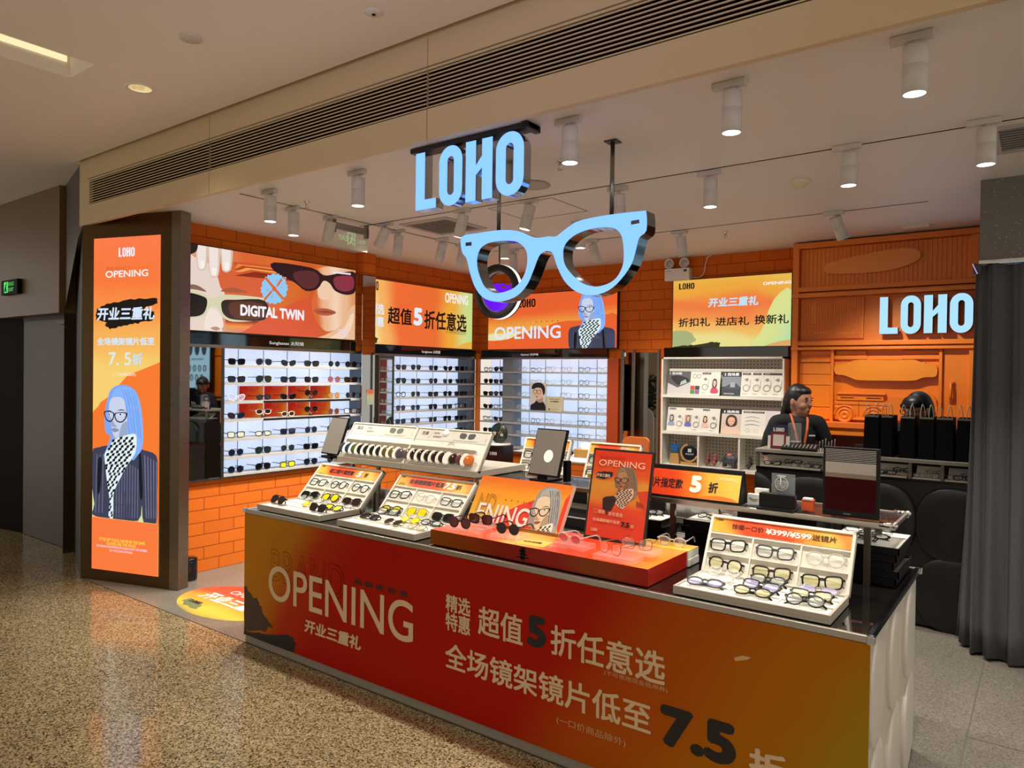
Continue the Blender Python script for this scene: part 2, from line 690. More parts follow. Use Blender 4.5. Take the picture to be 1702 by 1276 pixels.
# ================================================================== SETTING
YF = 2.743                      # store front line
mb = MB(); mb.quad((-13, -4.5, 0), (4, -4.5, 0), (4, YF, 0), (-13, YF, 0), M_FLOOR)
structure(mb, 'floor')
mb = MB(); mb.quad((-6.55, YF, 0), (4, YF, 0), (4, 7.5, 0), (-6.55, 7.5, 0), M_SFLOOR)
structure(mb, 'floor_store')
mb = MB(); mb.quad((-13, YF, 0), (-6.55, YF, 0), (-6.55, 5, 0), (-13, 5, 0), M_FLOOR)
structure(mb, 'floor_corridor')
mb = MB()
mb.box(-6.55, YF - .003, -.01, 3, YF + .003, .0015, D('#2a241a', .6))
for x in (-6.55,):
    mb.box(x - .003, -4, -.01, x + .003, YF, .0012, D('#3a3222', .6))
mb.box(-0.30, YF, -.01, -0.293, 5.4, .0012, D('#6d665a'))
mb.box(-0.30, 4.2, -.01, 2.0, 4.206, .0012, D('#6d665a'))
structure(mb, 'trim_1')

# store ceiling, bulkhead, mall ceiling with light slot
ZC = 3.02
mb = MB(); mb.box(-6.3, 2.78, ZC, 3, 7.6, ZC + .05, M_CEIL)
structure(mb, 'ceiling')
mb = MB()
ZB0, ZB1 = 2.955, 3.48
GX0, GX1, GZ0, GZ1 = -6.41, 2.4, 3.115, 3.314
Y0, Y1 = YF, 2.78
mb.box(-6.585, Y0, ZB0, 3, Y1, GZ0, M_BEIGE)
mb.box(-6.585, Y0, GZ1, 3, Y1, 3.62, M_BEIGE)
mb.box(-6.585, Y0, GZ0, GX0, Y1, GZ1, M_BEIGE)
mb.box(GX0, Y0 + .032, GZ0, 3, Y1, GZ1, M_BLACKGAP)
structure(mb, 'trim_2', .002)
mb = MB()
n = 10
for i in range(n):
    z = GZ0 + (i + .5) * (GZ1 - GZ0) / n
    for a, b in ((GX0, -4.62), (-4.615, -2.60), (-2.595, 2.4)):
        mb.box(a, Y0 + .004, z - .0031, b, Y0 + .010, z + .0031, M_BEIGE)
for x in (-4.62, -2.60):
    mb.box(x, Y0 - .001, ZB0, x + .004, Y0 + .01, 3.48, D('#8d7c60'))
mb.box(GX0 - .02, Y0 - .003, GZ1 + .012, 2.4, Y0, GZ1 + .018, D('#7d6d52'))
tag(mb.build('air_grille'), 'long dark slotted air grille along the beige fascia above the shopfront', 'air grille')

ZM = 3.48
mb = MB()
SX0, SX1, SY = -4.70, -4.38, 1.90
t = .08
mb.box(-13, -4.5, ZM, SX0, 2.70, ZM + t, M_MALLCEIL)
mb.box(SX1, -4.5, ZM, 4, 2.70, ZM + t, M_MALLCEIL)
mb.prism([(SX0, SY), (SX1, SY), (SX1, 2.70), (SX0, 2.70)], ZM, ZM + t, M_MALLCEIL, None, [[(-4.51 + .064 * math.cos(a), 2.22 + .064 * math.sin(a)) for a in [k * .2618 for k in range(24)]]])
mb.box(-13, 2.70, ZM + .04, 4, 2.75, ZM + t, M_MALLCEIL)
mb.box(-13, 2.70, ZM, -6.58, 3.2, ZM + t, M_MALLCEIL)
structure(mb, 'ceiling_mall')
mb = MB()                        # plaster trough of the light slot
mb.box(SX0 - .02, -3, ZM + t, SX0, SY, ZM + .16, M_MALLCEIL)
mb.box(SX1, -3, ZM + t, SX1 + .02, SY, ZM + .16, M_MALLCEIL)
mb.box(SX0 - .02, SY, ZM + t, SX1 + .02, SY + .02, ZM + .16, M_MALLCEIL)
mb.box(SX0 - .02, -3, ZM + .16, SX1 + .02, SY + .02, ZM + .18, M_MALLCEIL)
structure(mb, 'ceiling_light_slot')
m = MB(); m.box(SX0 + .001, -3, ZM + .085, SX0 + .012, SY - .02, ZM + .118, EM('#ffe8b4', 1.1))
tag(m.build('strip_light'), 'warm strip light recessed in the slot of the mall ceiling', 'light')

# mall walls
M_WALLDK = D('#6e522c', 0.4, name='bronze_wall_panel')
M_DOORDK = D('#38270e', 0.45, name='bronze_door_panel')
mb = MB()
mb.box(-13, 2.95, 2.285, -7.50, 3.15, ZM, M_WALLDK)
mb.box(-13, 2.955, 0, -9.5, 3.15, 2.285, M_WALLDK)
structure(mb, 'wall_corridor')
mb = MB(); mb.box(-8.735, 3.10, 0.005, -7.515, 3.15, 2.285, M_DOORDK)
mb.box(-8.735, 3.095, 2.25, -7.515, 3.10, 2.285, D('#3a2d18'))
mb.box(-7.60, 3.092, .005, -7.59, 3.10, 2.25, D('#2b2112'))
o = structure(mb, 'door_1')
(lambda m: (m.box(-7.70, 3.08, 1.42, -7.64, 3.10, 1.54, D('#5c4a2b', .3, 1)), m.box(-7.56, 3.08, 1.42, -7.53, 3.10, 1.54, D('#5c4a2b', .3, 1)))[0])(MB()).build('door_handle', o)
(lambda m: m.box(-7.84, 3.06, 2.19, -7.56, 3.10, 2.225, D('#2a2013', .4)))(MB()).build('door_closer', o)
mb = MB()
mb.box(-9.6, 3.15, 0, -8.735, 5.0, ZM, D('#0f0704', .7, 0, .1))
mb.quad((-8.735, 3.12, 0), (-9.6, 2.98, 0), (-9.6, 2.98, 2.285), (-8.735, 3.12, 2.285), D('#100804', .7, 0, .1))
structure(mb, 'wall_recess')
mb = MB()
mb.quad((-7.51, 3.10, 0), (-6.60, 2.775, 0), (-6.60, 2.775, 2.955), (-7.51, 3.10, 2.955), D('#2c2214', .35))
mb.quad((-7.51, 3.0, 2.285), (-6.585, 2.75, 2.955), (-6.585, 2.75, ZM), (-7.51, 3.0, ZM), D('#3a2d1a', .35))
mb.quad((-7.51, 3.0, 0), (-7.51, 3.2, 0), (-7.51, 3.2, 2.285), (-7.51, 3.0, 2.285), D('#3a2d1a', .35))
structure(mb, 'wall_return')
mb = MB()
mb.box(-11.5, -4.6, 0, -7.6, -4.5, 3.48, D('#b09a76', .5))
structure(mb, 'wall_mall')

# store walls
XL, YB = -5.92, 7.45
mb = MB()
mb.box(XL - .08, 3.02, 0, XL, 5.30, .80, M_BRICKY)
mb.box(XL - .08, 3.02, 1.975, XL, 5.30, ZC, M_BRICKY)
mb.box(XL - .08, 5.30, 0, XL, YB, .80, M_BRICKY)
mb.box(XL - .08, 5.30, 1.975, XL, YB, ZC, M_BRICKY)
mb.box(XL - .30, 3.02, .0, XL - .28, YB, ZC, M_BLACKGAP)
structure(mb, 'wall_left')
mb = MB(); mb.box(XL, 5.19, 2.80, -5.80, 5.36, ZC, M_BRICKY)
mb.box(XL, 5.19, 0, -5.80, 5.36, .80, M_BRICKY)
structure(mb, 'wall_left_pier')
YW = 7.255
mb = MB()
mb.box(XL, YW, 1.96, -3.95, YW + .10, ZC, M_BRICKX)
mb.box(XL, YW, 0, -3.95, YW + .10, .78, M_BRICKX)
mb.box(-3.95, YW, 0, 3.0, YW + .10, ZC, M_BRICKX)
structure(mb, 'wall_back')
mb = MB(); mb.box(-4.0, 7.20, 0, -3.86, YW + .3, 1.955, D('#a63c0a', .5)); structure(mb, 'wall_back_pier')
mb = MB(); mb.box(-5.895, 7.17, .3, -5.85, 7.225, 2.02, M_ORANGE); structure(mb, 'trim_3', .003)
mb = MB(); mb.box(0.75, 5.2, 0, .85, YW, ZC, D('#3d2c22', .6)); structure(mb, 'wall_right')

# speckled pier at the fitting room
mb = MB()
M_SPK = SPECK('speckled_stone', '#6b6660', '#b5ad9c', 42)
mb.box(-.37, 5.44, 2.50, .75, 5.70, ZC, M_SPK)
structure(mb, 'wall_fitting_room')

# ================================================================== LIGHTS OF THE PLACE
def downlight(x, y, z, r, label, on=True):
    t = thing('downlight', label, 'ceiling light', (x, y, z))
    m = MB(); m.lathe([(r, 0), (r + .012, -.004), (r + .02, 0), (r + .02, .004), (r, .004), (r, 0)], M_WHITE, 28, Matrix.Translation((x, y, z - .002))); m.build('rim', t)
    m = MB(); m.lathe([(.001, .075), (r * .7, .07), (r, 0)], D('#f4e8c8', .25, .5), 24, Matrix.Translation((x, y, z))); m.build('reflector', t)
    if on:
        m = MB(); m.lathe([(r * .5, .06), (r * .5, .045), (.001, .042)], EM('#fff0c8', 7.0), 20, Matrix.Translation((x, y, z))); m.build('bulb', t)
        light('downlight_lamp', 'SPOT', (x, y, z - .06), MALL_W, (1, .80, .52), (0, 0, 0), spot_size=2.0, spot_blend=.8, shadow_soft_size=.06)
downlight(-4.51, 2.22, ZM - .001, .065, 'lit recessed downlight in the mall ceiling near the slot light')
for x, y in ((-1.9, 1.2), (-1.9, -.8), (-4.9, -.4), (-7.6, 1.2), (.8, .6), (-6.9, -2.2)):
    light('mall_downlight_lamp', 'SPOT', (x, y, ZM - .06), MALL_W * 1.5, (1, .82, .56), (0, 0, 0), spot_size=2.0, spot_blend=.8, shadow_soft_size=.06)

def track_spot(x, y, label, aim=None, power=None, dead=False):
    t = thing('track_spotlight', label, 'spotlight', (x, y, ZC), group='white cylinder spotlights on the shop ceiling')
    m = MB(); m.box(x - .085, y - .018, ZC - .03, x + .06, y + .018, ZC - .001, M_SPOT); m.build('adapter', t, .003)
    d = Vector(aim or (0, 0, -1)).normalized()
    m = MB(); m.tube([(x, y, ZC - .025), (x, y, ZC - .06)], .012, M_SPOT, 8); m.build('neck', t)
    q = d.to_track_quat('-Z', 'Y').to_matrix().to_4x4()
    top = Vector((x, y, ZC - .045))
    B = Matrix.Translation(top) @ q
    m = MB(); m.lathe([(.001, 0), (.040, -.002), (.042, -.01), (.042, -.072), (.0405, -.074), (.0405, -.077), (.042, -.079), (.042, -.178), (.038, -.178), (.036, -.170)], M_SPOT, 24, B)
    m.build('housing', t)
    m = MB(); m.lathe([(.0385, -.1765), (.001, -.1755)], M_SPOTLIT, 20, B); m.build('lamp_face', t)
    p = B @ Vector((0, 0, -.19))
    light('spot_lamp', 'SPOT', p, power or SPOT_W, (1.0, .95, .87), aimed(p, p + d), spot_size=1.75, spot_blend=.7, shadow_soft_size=.035)

W = 'white ceiling spotlight '
for x, y, lab, aim in (
    (-.415, 3.01, 'over the end of the front counter, largest of the front row', None),
    (-1.11, 3.05, 'over the price tray on the front counter', None),
    (-1.915, 3.04, 'behind the last letter of the hanging sign', None),
    (-3.50, 3.08, 'between the first letter of the hanging sign and the grille', None),
    (-4.38, 3.06, 'in front of the wall with the two-faces screen, next to the grille', None),
    (-.265, 4.18, 'on the middle track beside the speckled pier', None),
    (-.89, 4.23, 'on the middle track, past the smoke detector', None),
    (-1.69, 4.30, 'on the middle track above the hanging glasses sign temple', None),
    (-2.33, 4.32, 'on the middle track behind the steel rod of the glasses sign', (-.12, .25, -1)),
    (-3.02, 4.27, 'on the middle track above the bridge of the glasses sign', (-.2, -.1, -1)),
    (-3.62, 4.24, 'on the middle track under the hanging letter sign', (-.25, -.05, -1)),
    (-4.50, 4.28, 'tilted at the end of the middle track near the exit panel', (-.6, -.1, -1)),
    (-4.67, 3.47, 'upright on the side track, second from the shopfront', None),
    (-4.68, 3.84, 'tilted on the side track before the exit panel', (-.35, 0, -1)),
    (-4.63, 4.55, 'on the side track behind the exit panel', (-.25, .1, -1)),
    (-4.55, 5.04, 'tilted on the side track near the air vent', (-.4, .1, -1)),
    (-4.58, 5.36, 'at the far end of the side track', (-.3, .1, -1)),
    (-1.32, 5.84, 'tilted on the rear track before the surfboard panel', (.28, .45, -1)),
    (-2.58, 5.90, 'on the rear track above the emergency lamp', (.05, .25, -1)),
    (-3.42, 5.84, 'on the rear track seen through the hanging glasses sign', (.15, .4, -1)),
    (-4.35, 5.86, 'on the rear track above the hanging ring lamp', (-.1, .3, -1)),
    (-3.10, 5.10, 'on the ceiling seen through the glasses sign, near its bridge', None),
    (-3.95, 5.20, 'on the ceiling in front of the hanging ring lamp', None)):
    track_spot(x, y, W + lab, aim)

def track(name, a, b, lab):
    m = MB()
    if abs(a[0] - b[0]) > abs(a[1] - b[1]):
        m.box(a[0], a[1] - .014, ZC - .004, b[0], a[1] + .014, ZC - .0005, M_WHITE)
        m.box(a[0], a[1] - .006, ZC - .0055, b[0], a[1] + .006, ZC - .004, M_BLACKGAP)
    else:
        m.box(a[0] - .014, a[1], ZC - .004, a[0] + .014, b[1], ZC - .0005, M_WHITE)
        m.box(a[0] - .006, a[1], ZC - .0055, a[0] + .006, b[1], ZC - .004, M_BLACKGAP)
    tag(m.build(name), lab, 'light track')
track('light_track', (-4.8, 4.25), (.7, 4.25), 'long white light track across the middle of the shop ceiling')
track('light_track', (-4.65, 3.0), (-4.65, 5.5), 'white light track running back along the sunglasses wall')
track('light_track', (-4.6, 5.86), (-.71, 5.86), 'white light track before the orange back wall')

# ceiling fittings
def vent(x0, y0, x1, y1, lab):
    t = thing('air_vent', lab, 'air vent', ((x0 + x1) / 2, (y0 + y1) / 2, ZC))
    m = MB()
    for a in ((x0, y0, x1, y0 + .04), (x0, y1 - .04, x1, y1), (x0, y0 + .04, x0 + .04, y1 - .04), (x1 - .04, y0 + .04, x1, y1 - .04)):
        m.box(a[0], a[1], ZC - .012, a[2], a[3], ZC - .0005, D('#b3aca3', .5))
    m.build('frame', t)
    m = MB(); m.box(x0 + .04, y0 + .04, ZC - .002, x1 - .04, y1 - .04, ZC - .0005, D('#5b5650', .6))
    k = 9
    for i in range(k):
        y = y0 + .05 + (y1 - y0 - .1) * (i + .5) / k
        m.box(x0 + .04, y - .012, ZC - .010, x1 - .04, y + .006, ZC - .006, D('#8d877f', .5))
    m.build('grille', t)
vent(-4.45, 4.37, -3.92, 4.90, 'square slatted air vent in the shop ceiling behind the hanging letters')
vent(-.27, 4.34, .25, 4.84, 'square slatted air vent beside the speckled pier')
m = MB()
for a in ((-3.46, 4.33, -2.87, 4.337), (-3.46, 4.82, -2.87, 4.827), (-3.46, 4.33, -3.453, 4.827), (-2.877, 4.33, -2.87, 4.827)):
    m.box(a[0], a[1], ZC - .002, a[2], a[3], ZC - .0004, D('#7b746b'))
tag(m.build('access_hatch'), 'flush square access hatch outlined in the shop ceiling behind the hanging signs', 'hatch')
m = MB(); m.lathe([(.12, 0), (.125, -.006), (.10, -.008), (.095, -.004), (.001, -.004)], D('#aaa398', .5), 28, Matrix.Translation((-2.79, 3.96, ZC - .0005)))
tag(m.build('ceiling_speaker'), 'round flush speaker plate in the ceiling behind the last hanging letter', 'speaker')
t = thing('smoke_detector', 'cream dome smoke detector on the shop ceiling between the tracks', 'smoke detector', (-1.303, 4.827, ZC))
m = MB(); m.lathe([(.062, 0), (.064, -.012), (.052, -.02), (.001, -.02)], D('#e0d3ae', .5), 24, Matrix.Translation((-1.303, 4.827, ZC - .0005))); m.build('base', t)
m = MB(); m.lathe([(.046, -.02), (.046, -.026), (.030, -.042), (.012, -.05), (.001, -.05)], D('#d8caa2', .5), 24, Matrix.Translation((-1.303, 4.827, ZC))); m.build('dome', t)
def sprinkler(x, y, z, lab):
    T = Matrix.Translation((x, y, z))
    t = thing('sprinkler', lab, 'sprinkler', (x, y, z), group='ceiling sprinklers')
    m = MB(); m.lathe([(.022, 0), (.022, -.006), (.009, -.007), (.009, -.03), (.006, -.034), (.001, -.034)], M_CHROME, 14, T); m.build('body', t)
    m = MB(); m.lathe([(.001, -.046), (.016, -.047), (.016, -.05), (.001, -.05)], M_CHROME, 14, T)
    m.tube([(x - .009, y, z - .02), (x - .013, y, z - .035), (x, y, z - .048)], .002, M_CHROME, 5); m.tube([(x + .009, y, z - .02), (x + .013, y, z - .035), (x, y, z - .048)], .002, M_CHROME, 5); m.build('deflector', t)
sprinkler(-2.35, 3.62, ZC, 'small chrome sprinkler behind a front spotlight near the steel rod')
sprinkler(-2.28, 6.16, ZC, 'small dark sprinkler on the ceiling near the emergency lamp')
sprinkler(-4.45, 3.42, ZC, 'small chrome sprinkler beside the tilted side-track spotlight')
m = MB(); m.lathe([(.055, 0), (.055, -.008), (.05, -.012), (.001, -.012)], D('#cfc5b8', .5), 24, Matrix.Translation((-3.61, 2.035, ZM - .0005)))
tag(m.build('cover_plate'), 'plain white round cover plate on the mall ceiling', 'cover plate')
t = thing('ceiling_camera', 'small round white sensor with dark eye on the mall ceiling by the fascia', 'sensor', (-2.63, 2.40, ZM))
m = MB(); m.lathe([(.045, 0), (.045, -.004), (.032, -.010), (.001, -.012)], D('#d8d2cc', .4), 24, Matrix.Translation((-2.63, 2.40, ZM - .0005))); m.build('base', t)
m = MB(); m.blob((-2.63, 2.40, ZM - .012), (.010, .010, .006), M_BLACK); m.build('eye', t)
m = MB(); m.box(-1.0, 6.7, ZC - .016, -.8, 6.78, ZC - .0005, M_WHITE); tag(m.build('ceiling_box'), 'small white flat box on the ceiling above the surfboard panel', 'box')

# hanging exit panel (seen from behind) and the mall exit sign
t = thing('exit_sign', 'clear hanging exit panel with green running figure seen mirrored from behind', 'exit sign', (-4.72, 4.08, 2.9))
m = MB(); m.box(-4.735, 3.89, 2.93, -4.705, 4.27, 2.985, D('#9a938c', .3, .6)); m.build('housing', t, .003)
m = MB()
for y in (3.90, 4.25):
    m.box(-4.74, y - .01, 2.90, -4.70, y + .01, ZC - .002, D('#8a847c', .3, .8))
m.build('bracket', t)
m = MB(); m.box(-4.723, 3.895, 2.785, -4.717, 4.265, 2.935, CLEAR('#cfe8cc', .16, .05)); m.build('acrylic_panel', t)
p = Panel((-4.715, 4.26, 2.79), (0, -1, 0), (0, 0, 1), .36, .14)
p.emit = .55
Mm = p.M @ Matrix(((-1, 0, 0, .36), (0, 1, 0, 0), (0, 0, 1, 0), (0, 0, 0, 1)))
Mm = frame((-4.714, 3.90, 2.79), (0, 1, 0), (0, 0, 1))
GR = EM('#b9dba0', .6)
g = MB()
def mir(m, txt, y0, y1, z0, z1):
    V, F, w, h = text_geo(txt, .01)
    m.add([(-4.7155, y1 - (q[0] / w) * (y1 - y0), z0 + q[1] / h * (z1 - z0)) for q in V], F, GR)
def mirror_exit(m):
    V, F, w, h = text_geo('EXIT', .01)
    m.add([(-4.7155, 4.04 - q[0] / w * .10, 2.85 + q[1] / h * .04) for q in V], F, GR)
    V, F, w, h = text_geo('安全出口', .01)
    m.add([(-4.7155, 4.24 - q[0] / w * .09, 2.85 + q[1] / h * .035) for q in V], F, GR)
mirror_exit(g)
for a in ((4.04, 2.82, 4.05, 2.925), (4.115, 2.82, 4.125, 2.925), (4.04, 2.917, 4.125, 2.925)):
    g.box(-4.716, a[0], a[1], -4.715, a[2], a[3], GR)
g.tube([(-4.7155, 4.10, 2.825), (-4.7155, 4.085, 2.845), (-4.7155, 4.09, 2.875)], .005, GR, 6)
g.tube([(-4.7155, 4.06, 2.83), (-4.7155, 4.075, 2.85), (-4.7155, 4.085, 2.875), (-4.7155, 4.095, 2.89)], .006, GR, 6)
g.tube([(-4.7155, 4.06, 2.875), (-4.7155, 4.085, 2.885), (-4.7155, 4.11, 2.865)], .004, GR, 6)
g.blob((-4.7155, 4.09, 2.903), (.004, .009, .009), GR, 10)
g.build('lettering', t)

t = thing('exit_sign', 'small lit green exit sign on the dim wall above the door', 'exit sign', (-8.57, 2.93, 2.51))
m = MB(); m.box(-8.78, 2.905, 2.51, -8.36, 2.95, 2.66, D('#0c1208', .6, 0, .1)); m.build('housing', t, .004)
m = MB(); GG = EM('#4fe060', 1.1)
m.box(-8.70, 2.903, 2.53, -8.60, 2.906, 2.64, GG); m.build('lit_pictogram', t)
m = MB(); T = frame((-8.78, 2.902, 2.51), (1, 0, 0), (0, 0, 1)); KK = D('#0a2a0c')
m.tube([(-8.68, 2.902, 2.54), (-8.66, 2.902, 2.565), (-8.645, 2.902, 2.60)], .006, KK, 6)
m.tube([(-8.63, 2.902, 2.54), (-8.645, 2.902, 2.57), (-8.645, 2.902, 2.60), (-8.635, 2.902, 2.615)], .006, KK, 6)
m.blob((-8.632, 2.902, 2.628), (.009, .003, .009), KK, 8)
m.text('安全出口', T, .20, .085, .34, .125, GG); m.text('EXIT', T, .21, .03, .33, .065, GG)
m.build('lettering', t)
# ================================================================== ARTWORK SHARED BY PRINTS
def lady(p, pal, f, body=True):
    """blue-haired woman with glasses and chequered scarf, flat print; f maps artwork points to panel metres"""
    S = lambda pts, c, sm=4, **k: p.shape([f(q) for q in pts], c, px=False, smooth=sm, **k)
    H1, H2, H3, SK, SK2, JK, JK2, WH, BK, LP = pal
    if body:
        S([(65, 690), (130, 650), (205, 635), (320, 640), (400, 645), (470, 665), (560, 705), (570, 860), (568, 1000), (560, 1218), (470, 1212), (455, 1080), (430, 1197), (250, 1192), (80, 1165), (95, 1080), (60, 900)], JK, 3)
        for k in range(9):
            x = 262 + k * 20
            S([(x, 760 + abs(k - 4) * 12), (x + 6, 760 + abs(k - 4) * 12), (x + 4, 1180), (x - 1, 1180)], JK2, 0, up=0)
        for k in range(5):
            S([(470 + k * 22, 700 + k * 12), (478 + k * 22, 704 + k * 12), (492 + k * 18, 1180), (486 + k * 18, 1180)], JK2, 0, up=0)
        for k in range(3):
            S([(110 + k * 24, 700), (116 + k * 24, 700), (106 + k * 26, 1150), (101 + k * 26, 1150)], JK2, 0, up=0)
        p.L += 1
        S([(430, 690), (446, 700), (462, 1000), (440, 1010)], BK, 3); S([(120, 760), (150, 740), (140, 960), (118, 1000)], BK, 3, up=0)
    S([(175, 520), (168, 440), (178, 340), (195, 270), (215, 215), (260, 182), (320, 175), (375, 195), (415, 240), (440, 320), (455, 430), (463, 560), (455, 650), (425, 700), (385, 745), (355, 690), (215, 680), (165, 720), (200, 620), (212, 560), (188, 548)], H1)
    S([(240, 520), (330, 520), (345, 600), (300, 640), (235, 640)], SK2)
    S([(215, 285), (262, 265), (310, 280), (335, 340), (342, 400), (343, 500), (335, 545), (300, 575), (265, 580), (243, 562), (230, 530), (224, 500), (214, 460), (203, 420), (202, 350)], SK)
    S([(205, 400), (222, 430), (240, 470), (232, 500), (214, 462)], SK2, up=1)
    S([(300, 480), (340, 450), (343, 500), (335, 545), (300, 575), (280, 570)], SK2, up=0)
    S([(236, 452), (250, 478), (266, 484), (256, 496), (236, 492), (228, 478)], SK2)
    S([(226, 512), (246, 502), (282, 514), (264, 530), (240, 532)], LP)
    S([(262, 372), (300, 360), (330, 372), (300, 368)], JK, up=0); S([(172, 378), (205, 370), (225, 376), (205, 377)], JK, up=0)
    S([(272, 398), (290, 388), (308, 398), (290, 410)], WH); S([(283, 398), (290, 391), (298, 398), (290, 407)], BK)
    S([(192, 400), (203, 392), (214, 402), (204, 410)], WH, up=0); S([(198, 400), (204, 394), (210, 401), (204, 408)], BK)
    # hair over the face
    S([(225, 275), (240, 218), (300, 190), (375, 200), (415, 245), (440, 330), (455, 430), (463, 560), (452, 655), (425, 700), (408, 655), (400, 600), (388, 560), (345, 555), (346, 420), (336, 335), (306, 275), (262, 258)], H2)
    for x0, x1 in ((330, 360), (352, 382), (374, 400), (395, 425), (412, 442)):
        S([(x0 - 30, 220), (x0 - 22, 218), (x0 + 10, 330), (x1 + 6, 560), (x1 - 2, 560), (x0, 330)], H3, 3, up=0)
    # glasses
    p.L += 1
    for ring in ([(166, 382), (190, 374), (222, 378), (242, 390), (240, 430), (217, 457), (188, 448), (172, 418)],
                 [(246, 392), (262, 386), (300, 381), (342, 388), (333, 430), (302, 460), (268, 455), (248, 428)]):
        P = catmull([f(q) for q in ring], 4)
        cx = sum(q[0] for q in P) / len(P); cy = sum(q[1] for q in P) / len(P)
        inner = [(cx + (q[0] - cx) * .80, cy + (q[1] - cy) * .80) for q in P]
        p.g.poly(P, p.mat(BK), p.M, p.L * .00012, holes=[inner])
    S([(236, 396), (252, 396), (252, 404), (238, 406)], BK, 0)
    # scarf, its chequers in the print
    sc = [(215, 640), (228, 600), (262, 585), (320, 560), (375, 545), (405, 545), (415, 590), (405, 690), (340, 790), (290, 890), (248, 980), (242, 1060), (240, 1188), (205, 1165), (215, 1060), (195, 930), (180, 800), (172, 700)]
    if not body:
        sc = [q for q in sc if q[1] < 900]
    S(sc, WH, 2)
    p.L += 1
    def inside(x, y):
        c, j = False, len(sc) - 1
        for i in range(len(sc)):
            if (sc[i][1] > y) != (sc[j][1] > y) and x < (sc[j][0] - sc[i][0]) * (y - sc[i][1]) / (sc[j][1] - sc[i][1]) + sc[i][0]:
                c = not c
            j = i
        return c
    for r in range(29):
        y = 570 + r * 21
        wr = 21 if y < 800 else 17 if y < 980 else 13
        for k in range(-9, 11):
            x = 290 - (y - 560) * .10 + k * wr * 2 + (wr if r % 2 else 0) + math.sin(r * 1.7) * 6
            if inside(x + wr * .5, y + 8) and inside(x + wr * .9, y + 2) and inside(x + 2, y + 10):
                S([(x, y), (x + wr, y - 6), (x + wr - 4, y + 15), (x - 4, y + 21)], BK, 0, up=0)

BLUE = ('#7fa6f0', '#86b4fb', '#6d95e6', '#c9d3ec', '#9aa9cc', '#3b3d55', '#7f83a0', '#e3f3f6', '#0b0b14', '#8f8fa8')
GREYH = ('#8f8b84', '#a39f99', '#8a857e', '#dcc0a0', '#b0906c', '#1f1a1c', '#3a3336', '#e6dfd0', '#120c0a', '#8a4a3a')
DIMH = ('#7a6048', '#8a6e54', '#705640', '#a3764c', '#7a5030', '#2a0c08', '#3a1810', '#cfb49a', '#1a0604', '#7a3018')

def fit(p, x0, y0, x1, y1, ax0, ay0, ax1, ay1):
    """artwork window (ax0..ax1, ay0..ay1, y down) -> panel metres (x0,y0)-(x1,y1)"""
    return lambda q: (x0 + (q[0] - ax0) / (ax1 - ax0) * (x1 - x0), y1 - (q[1] - ay0) / (ay1 - ay0) * (y1 - y0))

def blot(cx, cy, rx, ry, n, seed, rough=.25):
    r = random.Random(seed)
    return [(cx + rx * math.cos(2 * math.pi * k / n) * (1 + r.uniform(-rough, rough)), cy + ry * math.sin(2 * math.pi * k / n) * (1 + r.uniform(-rough, rough))) for k in range(n)]

def ragged(pts, seed, amp, n=6):
    r = random.Random(seed)
    out = []
    for i in range(len(pts)):
        a, b = pts[i], pts[(i + 1) % len(pts)]
        for k in range(n):
            t = k / n
            out.append((a[0] + (b[0] - a[0]) * t + r.uniform(-amp, amp), a[1] + (b[1] - a[1]) * t + r.uniform(-amp, amp)))
    return out

# ================================================================== LIT COLUMN
KA, KB = Vector((-6.518, 2.743, 0)), Vector((-5.625, 3.027, 0))
KU = (KB - KA).normalized()
KN = Vector((KU.y, -KU.x, 0))
t = thing('advertising_column', 'tall bronze column with a lit orange screen of a blue-haired woman', 'advertising column', (-6.07, 2.885, 0))
m = MB()
B2 = KB + Vector((-.024, .109, 0)); A2 = KA + Vector((-.02, .12, 0))
m.prism([(KA.x, KA.y), (KB.x, KB.y), (B2.x, B2.y), (A2.x, A2.y)], .001, 3.016, M_BRONZE)
m.build('casing', t)
m = MB(); E0 = KB - KN * .001
m.prism([(KB.x, KB.y), (KB.x + .09 * KU.x, KB.y + .09 * KU.y), (KB.x + .09 * KU.x - .03, KB.y + .09 * KU.y + .1), (B2.x, B2.y)], .001, 3.015, M_BRONZE2)
m.build('side_panel', t)
SRC = [(560, 124), (955, 99), (948, 1265), (551, 1276)]
o = KA + KU * .128 + KN * .004
p = Panel((o.x, o.y, .095), KU, (0, 0, 1), .702, 2.742, emit=1.0)
kiosk = GRAD('column_screen', [(0, '#fb7a48'), (.12, '#f9783a'), (.20, '#f88c40'), (.30, '#f7b257'), (.40, '#f6cf70'), (1.0, '#f2d27a')], (.0, -1.0, 1.0), .05, 1.0)
p.face(kiosk)
Wd, Hd = p.w, p.h
kx = lambda x: (x - 158) / (268 - 158) * Wd
def kp(x, y):          # photo-sketch pixel of the print (158..268, 393..950)
    u = (x - 157) / 110.0
    top = 397 - 7 * u; bot = 945 + 10 * u
    return (u * Wd, (bot - y) / (bot - top) * Hd)
P = lambda pts: [kp(*q) for q in pts]
p.shape(P([(150, 690), (170, 668), (195, 650), (200, 640), (215, 622), (240, 612), (275, 600), (275, 872), (150, 865)]), '#f87a2c', px=False)
p.shape(P(ragged([(150, 690), (175, 668), (195, 650), (206, 640), (225, 640), (222, 760), (150, 765)], 3, 1.2)), '#f8782a', px=False)
p.shape(P([(146, 800), (166, 800), (160, 862), (146, 862)]), '#d8e0a0', px=False); p.shape(P([(236, 835), (244, 835), (243, 866), (234, 866)]), '#d8e0a0', px=False)
f = fit(p, *kp(153.2, 862.0), *kp(265.6, 639.0), 60, 175, 572, 1195)
lady(p, BLUE, lambda q: kp(140 + q[0] / 4.557, 600 + q[1] / 4.557))
p.shape(P([(140, 857), (275, 868), (275, 965), (140, 950)]), kiosk, px=False, up=3)
